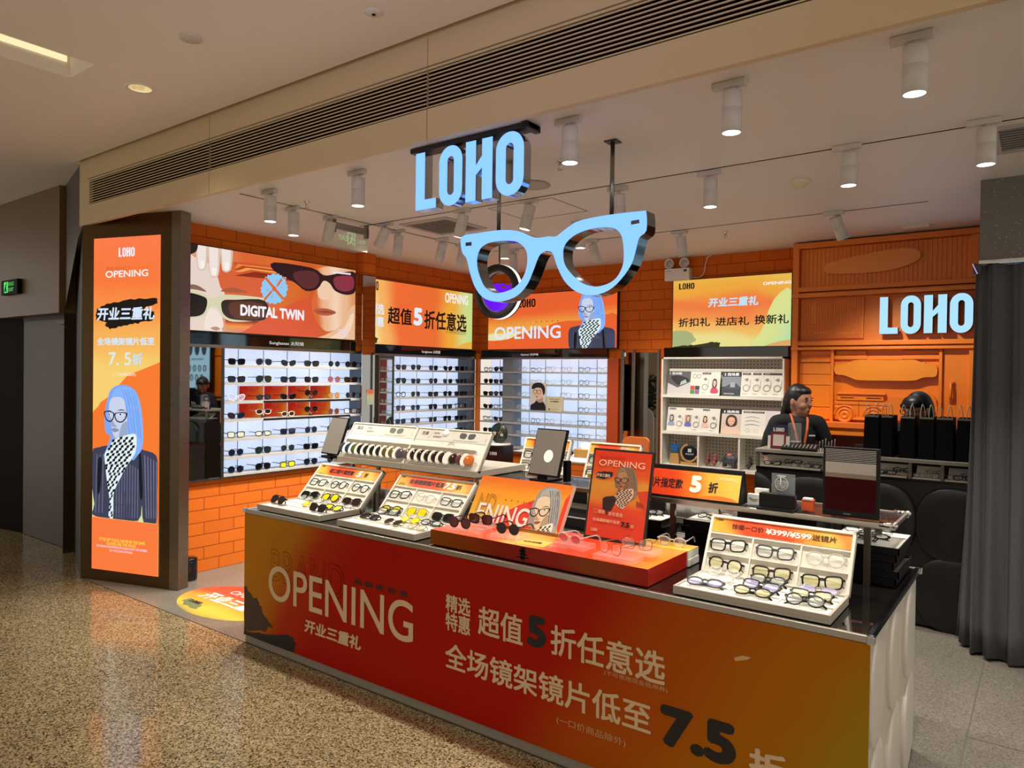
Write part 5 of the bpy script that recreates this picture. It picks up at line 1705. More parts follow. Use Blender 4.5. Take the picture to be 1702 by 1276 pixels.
# books, small boxes under the ledge
for k, (x, w, c, z1, lab) in enumerate(((-1.33, .08, '#201c1e', 1.20, 'small dark box with grey lid under the orange ledge beside the woman'), (-1.235, .022, '#d8480e', 1.25, 'thin upright orange folder between the dark box and red box'), (-1.19, .075, '#b4240c', 1.235, 'red patterned box beside the black bags'))):
    m = MB(); m.box(x, 6.72, 1.0, x + w, 6.82, z1, D(c, .5)); tag(m.build('small_box', bevel=.003), lab, 'box')
m = MB(); m.box(CX0 + .5, 6.71, .97, CX1, 6.86, 1.0, D('#3a1a0c', .5)); m.box(CX0 + .5, 6.72, .02, CX1, 6.84, .97, D('#2a140a', .6)); tag(m.build('back_worktop'), 'low dark work surface behind the black counter under the orange ledge', 'worktop')
# ================================================================== FRONT COUNTER
CL, CR, CF, CBK, CT = -4.166, -.479, YF, 3.90, .867
ct = thing('display_counter', 'long red and amber opening counter with glass top and white scalloped end', 'counter', (-2.3, 3.3, 0))
m = MB(); m.box(CL, CF + .004, .05, CR - .03, CBK, CT - .03, D('#c8c2b6', .5)); m.build('carcass', ct)
m = MB(); m.box(CL, CF + .012, .001, CR - .03, CBK - .02, .05, D('#8d8678', .4)); m.build('plinth', ct)
m = MB(); m.box(CL + .01, CF + .02, CT - .03, CR - .01, CBK - .01, CT - .003, D('#141210', .04, 0, .7)); m.build('glass_top', ct)
m = MB()
m.box(CL - .004, CF - .004, CT - .026, CR + .004, CF + .016, CT, M_ALU); m.box(CL - .004, CBK - .016, CT - .026, CR + .004, CBK + .004, CT, M_ALU)
m.box(CL - .004, CF, CT - .026, CL + .016, CBK, CT, M_ALU); m.box(CR - .018, CF, CT - .026, CR + .004, CBK, CT, D('#3c3638', .12, .9)); m.build('rim', ct, .003)
for x in (CL, CR):
    for y in (CF, CBK):
        m = MB(); m.box(x - .012, y - .012, CT - .028, x + .014, y + .014, CT + .003, M_CHROME); m.build('corner_cap', ct, .004)
p = Panel((CL, CF - .001, .052), (1, 0, 0), (0, 0, 1), CR - CL, CT - .026 - .054)
p.H = homog([(407, 849), (1447, 1069), (406, 1064), (945, 1268)], [(0, p.h), (p.w, p.h), (0, 0), (-1.698 - CL, 0)])
gm = GRAD('counter_print', [(0, '#b87810'), (.07, '#b07012'), (.16, '#a62a06'), (.24, '#a01404'), (.62, '#a01402'), (.78, '#a84c06'), (.90, '#a86408'), (1, '#9a7a14')], (1.0, -.14, .07), .07, 0, .38, nscale=2.0, spec=.10)
p.face(gm)
def cq(x, y):      # zoom sheet (400,900)-(1100,1276) at 2.4314 -> photograph pixel
    return (400 + x / 2.4314, 900 + y / 2.4314)
S = p.shape
S(ragged([cq(14, 190), cq(60, 240), cq(95, 300), cq(130, 365), cq(100, 385), cq(12, 385)], 11, 3.0), '#3a1c06')
S(ragged([cq(12, 385), cq(80, 392), cq(215, 405), cq(230, 440), cq(222, 475), cq(120, 440), cq(10, 404)], 12, 2.0), '#120804')
def tq(txt, a, b, c, **k):
    """a/b: photograph pixels of the lettering's lower-left and upper-right corners"""
    p.text(txt, a, b, c, **k)
LW = '#cfb48c'
tq('BRAND', cq(128, 165), cq(432, 105), '#5a1408', outline=.0035)
tq('OPENING', cq(118, 245), cq(716, 258), LW, bold=.006)
tq('开业三重礼', cq(266, 385), cq(500, 405), LW, bold=.035, shear=.12)
tq('品 牌 新 形 象', cq(472, 178), cq(696, 212), '#3a0a04', bold=.03)
tq('精选', cq(848, 288), cq(950, 240), LW, bold=.02)
tq('特惠', cq(846, 368), cq(948, 318), LW, bold=.02)
tq('超值', cq(978, 385), cq(1162, 310), LW, bold=.015)
tq('5', cq(1176, 430), cq(1256, 318), '#0c0604', bold=.05)
tq('折任意选', cq(1270, 465), cq(1732, 455), LW, bold=.015)
tq('(不可使用现金抵用券)', cq(1484, 552), cq(1735, 600), '#c09a6a')
tq('全场镜架镜片低至', cq(842, 528), cq(1668, 670), LW, bold=.015)
tq('(一口价商品除外)', cq(1288, 757), cq(1562, 815), '#c09a6a')
tq('7.5', (1098, 1242), (1224, 1210), '#0c0604', bold=.05)
tq('折', (1240, 1296), (1304, 1262), LW, bold=.03)
S([(1224, 1094), (1238, 1090), (1252, 1093), (1246, 1097), (1226, 1100)], '#c8a070')
p.done(ct, 'printed_front')
# white scalloped end: overlapping oval shells
m = MB(); m.box(CR - .03, CF + .0, .03, CR - .012, CBK, CT - .03, D('#cfc9bb', .45)); m.build('end_panel', ct)
rowz = [(.63, .215), (.21, .215)]
for ri, (zc, rz) in enumerate(rowz):
    for k in range(3):
        yc = CF + .197 + k * .383
        T = Matrix.Translation((CR - .012, yc, zc)) @ Matrix.Rotation(math.radians(3.2), 4, 'Z')
        m = MB()
        pr = [(1.0, 0), (.99, .005), (.95, .009), (.80, .012), (.5, .014), (.001, .015)]
        V, F = [], []
        n = 32
        pr = [(1.0, -.03)] + pr
        for r_, h in pr:
            for j in range(n):
                a = 2 * math.pi * j / n
                V.append((h, .190 * r_ * math.copysign(abs(math.cos(a)) ** .8, math.cos(a)), .212 * r_ * math.copysign(abs(math.sin(a)) ** .8, math.sin(a))))
        for i in range(len(pr) - 1):
            for j in range(n):
                F.append((i * n + j, i * n + (j + 1) % n, (i + 1) * n + (j + 1) % n, (i + 1) * n + j))
        m.add(V, F, D('#d5cfc2', .42), T, smooth=True)
        m.build('scallop', ct)

# raised glass shelf on posts
SZ, SF, SB_ = 1.148, 3.38, 3.74
sh = thing('glass_shelf', 'raised glass shelf with metal edge on posts above the front counter', 'shelf', (-2.2, 3.5, CT))
m = MB(); m.box(-4.05, SF + .006, SZ - .016, -.51, SB_ - .006, SZ - .004, CLEAR('#20242a', .55, .03)); m.build('glass', sh)
m = MB(); m.box(-4.06, SF - .006, SZ - .024, -.504, SF + .008, SZ, M_ALU); m.box(-4.06, SB_ - .008, SZ - .024, -.504, SB_ + .006, SZ, M_ALU)
m.box(-.518, SF, SZ - .016, -.504, SB_, SZ, M_ALU); m.box(-4.06, SF, SZ - .016, -4.046, SB_, SZ, M_ALU); m.build('edge_rail', sh, .002)
for x, y in ((-.515, SF), (-.515, SB_)):
    m = MB(); m.tube([(x - .05, y, SZ - .005), (x + .012, y, SZ - .005)], .012, M_CHROME, 8); m.blob((x + .008, y, SZ - .004), (.014, .016, .013), M_CHROME, 10); m.build('corner_clip', sh)
for x, y in ((-.62, 3.44), (-1.60, 3.62), (-2.75, 3.62), (-3.95, 3.45), (-.62, 3.70), (-3.95, 3.70)):
    m = MB(); m.box(x - .014, y - .010, CT - .002, x + .014, y + .010, SZ - .02, D('#8c8474', .25, .9)); m.build('post', sh)

# ------------------------------------------------------------------ tilted trays of spectacles
def lidM(x0, yh, zh, tilt):
    return frame((x0, yh, zh), (1, 0, 0), (0, math.cos(tilt), math.sin(tilt)))
BAN = [(0, '#f0b840'), (.10, '#f0a838'), (.26, '#ea4a22'), (.55, '#ea5428'), (.75, '#f09c38'), (.9, '#f0bc58'), (1, '#ec9040')]
def spec_tray(lab, x0, y0, z0, w, bd, ld, tilt, ban, lid_items, base_items, name, h=.034, rows=2, cols=3):
    """open display case: flat base with compartments and a lid standing open behind it, price banner on top"""
    t = thing('display_tray', lab, 'display tray', (x0 + w / 2, y0 + bd / 2, z0))
    e = .012
    m = MB()
    m.box(x0, y0, z0, x0 + w, y0 + bd, z0 + .012, M_TRAYSIDE)
    m.box(x0, y0, z0 + .012, x0 + w, y0 + e, z0 + h, M_TRAYSIDE); m.box(x0, y0 + bd - e, z0 + .012, x0 + w, y0 + bd, z0 + h, M_TRAYSIDE)
    m.box(x0, y0 + e, z0 + .012, x0 + e, y0 + bd - e, z0 + h, M_TRAYSIDE); m.box(x0 + w - e, y0 + e, z0 + .012, x0 + w, y0 + bd - e, z0 + h, M_TRAYSIDE)
    m.build('base', t, .0015)
    m = MB(); m.box(x0 + e, y0 + e, z0 + .012, x0 + w - e, y0 + bd - e, z0 + h - .006, M_TRAY)
    for k in range(1, cols):
        x = x0 + w * k / cols; m.box(x - .003, y0 + e, z0 + h - .006, x + .003, y0 + bd - e, z0 + h, M_TRAY)
    for k in range(1, 3):
        y = y0 + bd * k / 3; m.box(x0 + e, y - .003, z0 + h - .006, x0 + w - e, y + .003, z0 + h, M_TRAY)
    m.build('lining', t)
    T = lidM(x0, y0 + bd - .004, z0 + h, tilt)
    m = MB()
    m.box(0, 0, -.034, w, ld, -.016, M_TRAYSIDE, T)
    m.box(0, 0, -.016, e, ld, 0, M_TRAY, T); m.box(w - e, 0, -.016, w, ld, 0, M_TRAY, T); m.box(0, ld - e, -.016, w, ld, 0, M_TRAY, T); m.box(0, 0, -.016, w, .006, 0, M_TRAY, T)
    m.build('lid', t, .001)
    bh = ld * .27
    ih = (ld - bh - e) / rows
    m = MB(); m.box(e, .006, -.016, w - e, ld - e, -.013, M_TRAY, T)
    for k in range(1, cols):
        m.box(w * k / cols - .003, .006, -.013, w * k / cols + .003, ld - bh - e, -.001, M_TRAY, T)
    for k in range(1, rows + 1):
        m.box(e, ih * k - .004, -.013, w - e, ih * k + .002, -.001, M_TRAY, T)
    m.build('compartments', t)
    o = T @ Vector((e, ld - bh - e + .006, -.006))
    p = Panel(o, (1, 0, 0), (0, math.cos(tilt), math.sin(tilt)), w - 2 * e, bh - .006)
    p.face(GRAD('banner_print', BAN, (1, .06, 0), .10, 0, .5, nscale=2))
    ban(p, p.w, p.h)
    b = p.g.build('price_banner', t)
    p.letters(b)
    for (r, c, st, fc, lc) in lid_items:
        cxx, cyy = w * (c + .5) / cols, ih * (rows - 1 - r) + .010
        Mx = T @ frame((cxx, cyy, .002), (1, 0, 0), (0, 1, 0)) @ Matrix(((1, 0, 0, 0), (0, 0, 1, 0), (0, -1, 0, 0), (0, 0, 0, 1)))
        kind = 'eyeglasses' if lc in ('clear', 'pale', 'violet') else 'sunglasses'
        Mx = Mx @ Matrix.Rotation(math.radians(rnd.uniform(-5, 5)), 4, 'Y') @ Matrix.Scale(1.2, 4)
        glasses(kind, st, fc, lc, (0, 0, 0), '%s, %s in lid row %s of the %s' % (desc(st, fc, lc, kind), ORD[c], ('one', 'two')[r], name), 'spectacles in the ' + name, M=Mx, folded=True)
    for i, (fx, fy, st, fc, lc, lean) in enumerate(base_items):
        kind = 'eyeglasses' if lc in ('clear', 'pale', 'violet') else 'sunglasses'
        Mx = Matrix.Translation((x0 + w * fx, y0 + bd * fy, z0 + h + .003)) @ Matrix.Rotation(math.radians(rnd.uniform(-8, 8)), 4, 'Z') @ Matrix.Rotation(math.radians(-lean), 4, 'X') @ Matrix.Scale(1.15, 4)
        side = 'left' if fx < .3 else 'right' if fx > .7 else 'middle'
        glasses(kind, st, fc, lc, (0, 0, 0), '%s, %s row %s of the %s base' % (desc(st, fc, lc, kind), ('front', 'middle', 'back')[min(2, int(fy * 3))], side, name), 'spectacles in the ' + name, M=Mx, folded=True)
    return t

def ban1(p, w, h):
    p.loho((w * .02, h * .78), (w * .07, h * .92), '#241408', px=False); p.shape(ragged([(w * .02, .004), (w * .16, .004), (w * .15, h * .10), (w * .03, h * .12)], 3, .002), '#8a5a10', px=False)
    p.text('进口镜片指定款', (w * .19, h * .26), (w * .60, h * .74), '#1c0a06', px=False, bold=.02)
    p.text('5', (w * .655, h * .16), (w * .73, h * .84), '#f4efe4', px=False, bold=.05, shear=.15)
    p.text('折', (w * .775, h * .26), (w * .83, h * .72), '#1c0a06', px=False, bold=.02)
def ban2(p, w, h):
    p.loho((w * .02, h * .78), (w * .07, h * .92), '#241408', px=False); p.shape(ragged([(w * .02, .004), (w * .12, .004), (w * .11, h * .3), (w * .03, h * .3)], 3, .002), '#a8741c', px=False)
    p.text('全场镜架镜片低至', (w * .16, h * .28), (w * .64, h * .76), '#1c0a06', px=False, bold=.02)
    p.text('7.5', (w * .645, h * .18), (w * .79, h * .82), '#f4efe4', px=False, bold=.05, shear=.15)
    p.text('折', (w * .80, h * .28), (w * .87, h * .74), '#1c0a06', px=False, bold=.02)
def ban3(p, w, h):
    p.loho((w * .02, h * .80), (w * .075, h * .92), '#241408', px=False)
    p.text('惊爆一口价', (w * .15, h * .32), (w * .39, h * .70), '#3a1c10', px=False, bold=.01)
    p.text('¥399/¥599', (w * .405, h * .28), (w * .73, h * .68), '#f2ece2', px=False, bold=.035)
    p.text('送镜片', (w * .735, h * .30), (w * .90, h * .70), '#2a140c', px=False, bold=.01)
    p.text('第二副半价 全场指定镜框镜片任选', (w * .34, h * .10), (w * .68, h * .20), '#a8301c', px=False)

spec_tray('white tray with five-off banner, first from the bronze column end of the counter', -4.085, 2.775, .868, .622, .315, .30, math.radians(47), ban1,
          [(0, 0, 'square', 'black', 'clear'), (0, 1, 'round', 'black', 'clear'), (0, 2, 'panto', 'black', 'clear'), (1, 0, 'square', 'black', 'black'), (1, 1, 'aviator', 'black', 'yellow'), (1, 2, 'square', 'black', 'brown')],
          [(.16, .22, 'aviator', 'black', 'brown', 35), (.82, .2, 'square', 'black', 'brown', 30), (.5, .8, 'square', 'silver', 'clear', 60), (.2, .82, 'round', 'silver', 'clear', 62), (.84, .8, 'oval', 'silver', 'clear', 62), (.52, .42, 'round', 'gold', 'yellow', 70), (.86, .48, 'square', 'black', 'yellow', 62)], 'five-off tray')
spec_tray('white tray with 7.5 banner next to the red riser on the counter', -3.305, 2.775, .868, .622, .315, .30, math.radians(47), ban2,
          [(0, 0, 'square', 'black', 'clear'), (0, 1, 'panto', 'clear', 'clear'), (0, 2, 'square', 'grey', 'clear'), (1, 0, 'oval', 'black', 'yellow'), (1, 1, 'aviator', 'gold', 'yellow'), (1, 2, 'square', 'black', 'black')],
          [(.2, .35, 'aviator', 'black', 'grey', 70), (.55, .28, 'panto', 'gold', 'grey', 68), (.62, .58, 'round', 'gold', 'yellow', 66), (.2, .85, 'square', 'navy', 'clear', 50), (.58, .86, 'oval', 'clear', 'clear', 65), (.85, .66, 'oval', 'black', 'clear', 60), (.86, .25, 'round', 'silver', 'pale', 70)], 'yellow-lens tray')
spec_tray('white tray with price banner of 399 and 599 at the scalloped end of the counter', -1.222, 2.775, .868, .605, .30, .262, math.radians(62), ban3,
          [(0, 0, 'square', 'black', 'clear'), (0, 1, 'square', 'grey', 'clear'), (0, 2, 'panto', 'clear', 'clear'), (1, 0, 'panto', 'black', 'pale'), (1, 1, 'square', 'tortoise', 'pale'), (1, 2, 'square', 'black', 'pale')],
          [(.18, .18, 'oval', 'grey', 'violet', 58), (.18, .50, 'oval', 'clear', 'clear', 60), (.18, .82, 'round', 'clear', 'clear', 62), (.50, .16, 'oval', 'black', 'pale', 55), (.50, .46, 'square', 'black', 'violet', 57), (.50, .78, 'panto', 'black', 'clear', 60), (.83, .15, 'round', 'black', 'clear', 55), (.83, .45, 'square', 'black', 'pale', 57), (.83, .78, 'oval', 'silver', 'violet', 60)], 'price tray')

# ------------------------------------------------------------------ lens sample stand on the glass shelf
LX0, LY0, LZ0 = -3.905, 3.275, SZ + .001
LT = math.radians(58)
for u in range(2):
    x0 = LX0 + u * .614
    t = thing('lens_stand', 'white sloped lens sample stand, %s of the pair on the glass shelf' % ('first' if u == 0 else 'second'), 'sample stand', (x0 + .3, 3.5, LZ0))
    m = MB(); m.box(x0, LY0, LZ0, x0 + .612, LY0 + .50, LZ0 + .036, M_TRAYSIDE); m.build('base', t, .001)
    T = frame((x0, LY0 + .012, LZ0 + .036), (1, 0, 0), (0, math.cos(LT), math.sin(LT)))
    m = MB(); m.box(0, 0, -.030, .612, .265, -.010, M_TRAYSIDE, T)
    m.box(0, 0, -.010, .008, .265, 0, M_TRAY, T); m.box(.604, 0, -.010, .612, .265, 0, M_TRAY, T); m.box(0, .257, -.010, .612, .265, 0, M_TRAY, T); m.box(.008, .006, -.010, .604, .257, -.008, M_TRAY, T); m.build('lid', t)
    m = MB()
    for k in range(10):
        x = .036 + k * .060
        if u == 1 and k == 9: continue
        m.prism([(x + .031 * math.cos(a), .128 + .026 * math.sin(a)) for a in [j * .3491 for j in range(10)]], -.008, .012, M_TRAY, T)
        if not ((u == 0 and k == 9) or (u == 1 and k in (6, 8))):
            xx = x + (.02 if u == 1 and k > 5 else 0)
            C = T @ Matrix.Translation((xx, .058, .020)) @ Matrix.Rotation(math.radians(15), 4, 'Y')
            m.prism([(.026 + .028 * math.cos(a), .044 * math.sin(a)) for a in [j * .3142 for j in range(20)]], .004, .006, M_TRAY, C)
            m.box(.016, -.040, .006, .030, -.036, .0065, D('#6a655a', .6), C)
    m.build('scalloped_slot', t)
    p = Panel(T @ Vector((.012, .178, -.006)), (1, 0, 0), (0, math.cos(LT), math.sin(LT)), .588, .076)
    p.face(D('#d8d2c4', .5))
    p.text('真彩' if u == 0 else '无痕', (.04, .034), (.10, .062), '#2a2824', px=False)
    p.shape([(.10, .012), (.135, .058), (.137, .058), (.104, .012)], '#8a867c', px=False); p.text('镜片体验', (.145, .045), (.19, .060), '#4a4640', px=False); p.text('超薄防护', (.145, .020), (.215, .034), '#4a4640', px=False)
    lx = .42
    for s in (-1, 1):
        p.shape([(lx + s * .034 + q[0] * 1.1, .046 + q[1] * 1.0) for q in superell(.026, .020, 3.2, 20, .1 * s, .15)], '#6a6862' if u == 0 else '#4a4842', px=False)
    p.text('偏光镜片系列 渐变色镜片系列', (lx - .10, .008), (lx + .09, .016), '#7a766c', px=False); p.text('/', (.57, .02), (.576, .04), '#2a2824', px=False)
    cd = p.g.build('header_card', t); p.letters(cd)
    cols = [('#3a343c', 'grey'), ('#12384a', 'blue'), ('#4c5220', 'olive'), ('#1a1214', 'black'), ('#16100f', 'black'), ('#181012', 'black'), ('#1c1310', 'black'), ('#5a4a24', 'amber-grey'), ('#5a5a28', 'green-yellow'), ('#4a444a', 'grey')] if u == 0 else \
           [('#5a4a44', 'pale brown'), ('#1c1214', 'black'), ('#140e10', 'black'), ('#141012', 'black'), ('#18100f', 'black'), ('#1a1010', 'black'), ('#2a1416', 'dark wine'), ('#5a342a', 'brown'), ('#c06a2c', 'orange')]
    for k, (c, cn) in enumerate(cols):
        x = .036 + k * .060 + (.02 if u == 1 and k > 5 else 0)
        full = (u == 0 and k == 9) or (u == 1 and k in (6, 8))
        ang = math.radians(8 if full else 15)
        C = T @ Matrix.Translation((x, .058, .020)) @ Matrix.Rotation(ang, 4, 'Y')
        m = MB(); m.lathe([(.036, -.0015), (.037, 0), (.026, .003), (.001, .0045)], D(c, .05, 0, .7), 24, C); m.lathe([(.001, -.002), (.036, -.0015)], D(c, .1), 24, C)
        tag(m.build('sample_lens'), 'round %s sample lens, %s in the %s lens stand' % (cn, ORD[k], 'first' if u == 0 else 'second'), 'lens', 'round sample lenses')
    for k in range(10 if u == 0 else 9):
        pass
m = MB(); C = frame((-2.99, 3.36, 1.385), (1, 0, 0), (0, math.cos(LT), math.sin(LT)))
m.lathe([(.001, 0), (.026, 0), (.026, .004), (.001, .005)], D('#f4f4f0', .3), 24, C); tag(m.build('round_tag'), 'round white tag stuck on the header card of the second lens stand', 'tag')

# ------------------------------------------------------------------ tablets
def tablet(lab, x0, z0, w, h, yb, lean, rot, screen, stand=True):
    t = thing('mirror_tablet', lab, 'tablet mirror', (x0 + w / 2, yb, SZ))
    T = Matrix.Translation((x0 + w / 2, yb, z0)) @ Matrix.Rotation(rot, 4, 'Z') @ frame((0, 0, 0), (1, 0, 0), (0, math.sin(lean), math.cos(lean)))
    m = MB(); m.box(-w / 2, 0, -.014, w / 2, h, -.001, M_BLACK, T); m.build('case', t, .003)
    m = MB(); m.quad((-w / 2 + .006, .008, .0005), (w / 2 - .012, .008, .0005), (w / 2 - .012, h - .008, .0005), (-w / 2 + .006, h - .008, .0005), screen, T); m.build('screen', t)
    if stand:
        m = MB(); m.box(-w * .22, -.03, -.05, -w * .02, .05, -.016, M_BLACK, T)
        q = Matrix.Translation((x0 + w / 2, yb, 0)) @ Matrix.Rotation(rot, 4, 'Z')
        m.box(-w * .4, -.01, SZ + .0005, w * .15, .14, SZ + .014, M_BLACK, q); m.box(w * .30, .10, SZ, w * .42, .14, SZ + .12, M_BLACK, q); m.build('stand', t)
    return t
MT = D('#9a938a', .10, .35, name='tablet_screen')
tablet('black tablet mirror leaning by the start of the lens stand', -4.20, 1.175, .215, .275, 3.36, math.radians(20), math.radians(-6), MT)
tablet('black tablet mirror on a stand reflecting a lamp, middle of the glass shelf', -2.405, 1.185, .225, .275, 3.40, math.radians(18), math.radians(-5), D('#928a80', .12, .3))
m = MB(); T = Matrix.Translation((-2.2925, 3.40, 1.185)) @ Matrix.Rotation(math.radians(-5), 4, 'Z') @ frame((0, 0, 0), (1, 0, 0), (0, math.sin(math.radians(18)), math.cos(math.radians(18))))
m.poly([(.012 + .032 * math.cos(a), .115 + .036 * math.sin(a)) for a in [k * .2618 for k in range(24)]], EM('#fff8d8', 1.2), T, .002)  # glowing disc painted on as the reflection of a lamp
tag(m.build('lamp_reflection'), 'round painted lamp reflection on the face of the middle tablet mirror', 'light')

# dark framed mirror panel, its reflection painted on as stripes and bands
t = thing('framed_panel', 'black framed mirror with painted reflection of stripes above dark red, end of the shelf', 'panel', (-.69, 3.44, SZ))
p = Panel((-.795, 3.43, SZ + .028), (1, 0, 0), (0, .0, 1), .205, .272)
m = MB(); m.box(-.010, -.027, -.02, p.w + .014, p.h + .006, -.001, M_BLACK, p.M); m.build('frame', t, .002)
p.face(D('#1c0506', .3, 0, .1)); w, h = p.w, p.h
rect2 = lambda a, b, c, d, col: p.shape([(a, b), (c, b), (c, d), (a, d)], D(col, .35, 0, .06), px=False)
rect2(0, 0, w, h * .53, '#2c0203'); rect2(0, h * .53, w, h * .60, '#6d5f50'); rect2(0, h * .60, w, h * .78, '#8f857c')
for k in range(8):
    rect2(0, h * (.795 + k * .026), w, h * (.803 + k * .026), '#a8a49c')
p.text('DUNEN', (w * .38, -.016), (w * .52, -.010), '#8a8a8a', px=False)
p.done(t, 'painted_reflection')

# etched acrylic card in a black holder
t = thing('card_holder', 'black card holder with clear acrylic plate etched with a round emblem, glass shelf', 'card holder', (-1.0, 3.41, SZ))
m = MB(); m.box(-1.075, 3.39, SZ + .001, -.915, 3.43, SZ + .075, M_BLACK); m.box(-1.078, 3.36, SZ + .0005, -.912, 3.45, SZ + .012, M_BLACK); m.build('holder', t, .003)
m = MB(); m.box(-1.03, 3.432, SZ + .05, -.925, 3.436, SZ + .165, CLEAR('#dfe8e8', .10, .02)); m.build('acrylic_plate', t)
m = MB(); T = frame((-.985, 3.4305, SZ + .118), (1, 0, 0), (0, 0, 1)); WL = D('#b8b4ac', .5)
def circ(m, cx, cy, r, th):
    m.tube([(cx + r * math.cos(k * .2618), cy + r * math.sin(k * .2618), 0) for k in range(24)], th, WL, 5, closed=True, M=T)
circ(m, 0, 0, .030, .0011)
for r in (.006, .010, .014, .018): circ(m, .010, -.002, r, .0006)
m.tube([(-.004, .028, 0), (-.004, -.028, 0)], .002, WL, 5, M=T)
for k in range(5): m.tube([(-.005, -.018 + k * .008, 0), (-.026, -.012 + k * .007, 0)], .0007, WL, 5, M=T)
m.box(-.018, .033, -.001, .018, .040, .001, WL, T); m.build('etched_emblem', t)

# tent sign
t = thing('tent_sign', 'black tent sign with orange banner, white five and OPENING, glass shelf', 'sign', (-1.45, 3.45, SZ))
m = MB(); T = frame((0, 0, 0), (0, 1, 0), (0, 0, 1))
m.prism([(3.395, SZ + .001), (3.515, SZ + .001), (3.462, SZ + .158), (3.450, SZ + .158)], -1.80, -1.165, M_BLACK, frame((0, 0, 0), (0, 1, 0), (0, 0, 1)))
m.build('holder', t, .002)
le = math.atan2(.055, .157)
p = Panel((-1.795, 3.3965, SZ + .012), (1, 0, 0), (0, math.sin(le), math.cos(le)), .622, .132)
p.face(GRAD('tent_print', [(0, '#d02a14'), (.45, '#d8401a'), (.66, '#e0701c'), (.8, '#d8a83c'), (1, '#d8b850')], (1, .05, 0), .10, 0, .4, nscale=2))
p.shape([(.42, .004), (.48, .02), (.56, .02), (.61, .008), (.61, .002), (.42, .002)], '#e0701c', px=False, smooth=2)
p.text('进口镜片指定款', (.06, .038), (.335, .088), '#160806', px=False, bold=.015)
p.text('5', (.372, .026), (.432, .112), '#efe6d4', px=False, bold=.06)
p.text('折', (.468, .034), (.515, .086), '#160806', px=False, bold=.025)
p.text('OPENING', (.50, .098), (.612, .116), '#e8d89a', px=False)
p.done(t, 'banner_print')
for k, (x, z1) in enumerate(((-1.125, .05), (-1.10, .075))):
    m = MB(); m.box(x - .03, 3.47 + k * .03, SZ + .001, x + .03, 3.50 + k * .03, SZ + z1, D('#cfcabd', .5)); m.tube([(x - .02, 3.468 + k * .03, SZ + .035), (x, 3.468 + k * .03, SZ + .025), (x + .02, 3.468 + k * .03, SZ + .03)], .0015, M_BLACK, 5)
    tag(m.build('small_carton', bevel=.002), ('low' if k == 0 else 'taller') + ' small white carton between the tent sign and the black card holder', 'box')
m = MB(); m.box(-.905, 3.47, SZ + .001, -.855, 3.51, SZ + .05, D('#c84a12', .5)); m.box(-.90, 3.468, SZ + .05, -.86, 3.50, SZ + .058, D('#d8d0c4', .5)); tag(m.build('orange_box'), 'small orange box with pale lid between card holder and framed mirror', 'box')

# ------------------------------------------------------------------ red riser with acrylic blocks
RZ = .942
rs = thing('display_riser', 'red and amber printed riser box with glossy top on the counter', 'riser', (-1.96, 2.93, CT))
m = MB(); m.box(-2.58, 2.79, CT + .001, -1.342, 3.20, RZ, D('#a01c08', .3)); m.build('box', rs)
p = Panel((-2.58, 2.788, CT + .001), (1, 0, 0), (0, 0, 1), 1.238, RZ - CT); p.face(GRAD('riser_front', [(0, '#8a4a08'), (.18, '#8a3a06'), (.4, '#8a1606'), (.62, '#921806'), (.78, '#8a3a06'), (1, '#a01a06')], (1, 0, 0), .1, 0, .2)); p.g.build('front_print', rs)
p = Panel((-2.58, 2.79, RZ + .0005), (1, 0, 0), (0, 1, 0), 1.238, .41); p.face(GRAD('riser_top', [(0, '#e0583a'), (.3, '#e85a38'), (.42, '#f0b050'), (.52, '#e8a048'), (.6, '#e03a20'), (.85, '#e84a24'), (1, '#f08030')], (1, .1, 0), .12, 0, .12)); p.g.build('top_print', rs)
m = MB(); m.box(-2.0, 2.786, CT + .012, -1.975, 2.789, RZ - .004, M_BLACK)
m.box(-2.02, 2.786, CT + .02, -1.955, 2.789, CT + .026, M_BLACK); m.box(-2.012, 2.786, CT + .036, -1.964, 2.789, CT + .041, M_BLACK); m.box(-2.008, 2.786, CT + .05, -1.968, 2.789, CT + .055, M_BLACK); m.build('printed_lantern', rs)
t = thing('white_box', 'white two-layer display box with amber top behind the red riser', 'display box', (-1.36, 3.27, CT))
m = MB(); m.box(-1.60, 3.205, CT + .001, -1.335, 3.33, CT + .036, M_WHITE); m.box(-1.60, 3.205, CT + .038, -1.338, 3.33, RZ - .003, M_WHITE); m.build('box', t, .002)
m = MB(); m.box(-1.60, 3.205, RZ - .003, -1.338, 3.33, RZ, D('#e8b040', .15)); m.build('amber_top', t)

p = Panel((-2.56, 3.055, RZ + .018), (1, 0, 0), (0, .62, 1), .60, .265)
th = math.atan2(.62, 1)
t = thing('opening_board', 'sloped orange OPENING board with a grey-haired woman, back of the red riser', 'sign', (-2.2, 3.1, RZ))
m = MB(); m.box(0, 0, -.03, p.w, p.h, -.001, D('#d8b8a4', .4), p.M); m.build('backing', t, .002)
p.face(GRAD('board_print', [(0, '#dca850'), (.22, '#e2ac40'), (.6, '#e8962a'), (1, '#e06a24')], (0, 1, 0), .15, 0, .3))
sq = [(345, 530), (1400, 640), (1215, 1195), (205, 850)]
p.H = homog(sq, [(0, p.h), (p.w, p.h), (p.w, 0), (0, 0)])
p.shape([(210, 850), (330, 850), (480, 850), (640, 800), (760, 775), (860, 770), (900, 900), (950, 1100), (190, 900)], '#d8361a', smooth=3)
p.shape([(1280, 790), (1400, 770), (1240, 1200), (1180, 1120)], '#d8361a', smooth=2)
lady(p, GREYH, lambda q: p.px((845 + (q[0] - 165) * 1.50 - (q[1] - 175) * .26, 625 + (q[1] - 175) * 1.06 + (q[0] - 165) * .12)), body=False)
p.text('ND', (275, 790), (470, 690), '#8a5a14', outline=.01)
p.dots((530, 745), (795, 775), 5, '#6a3a10', r=.22)
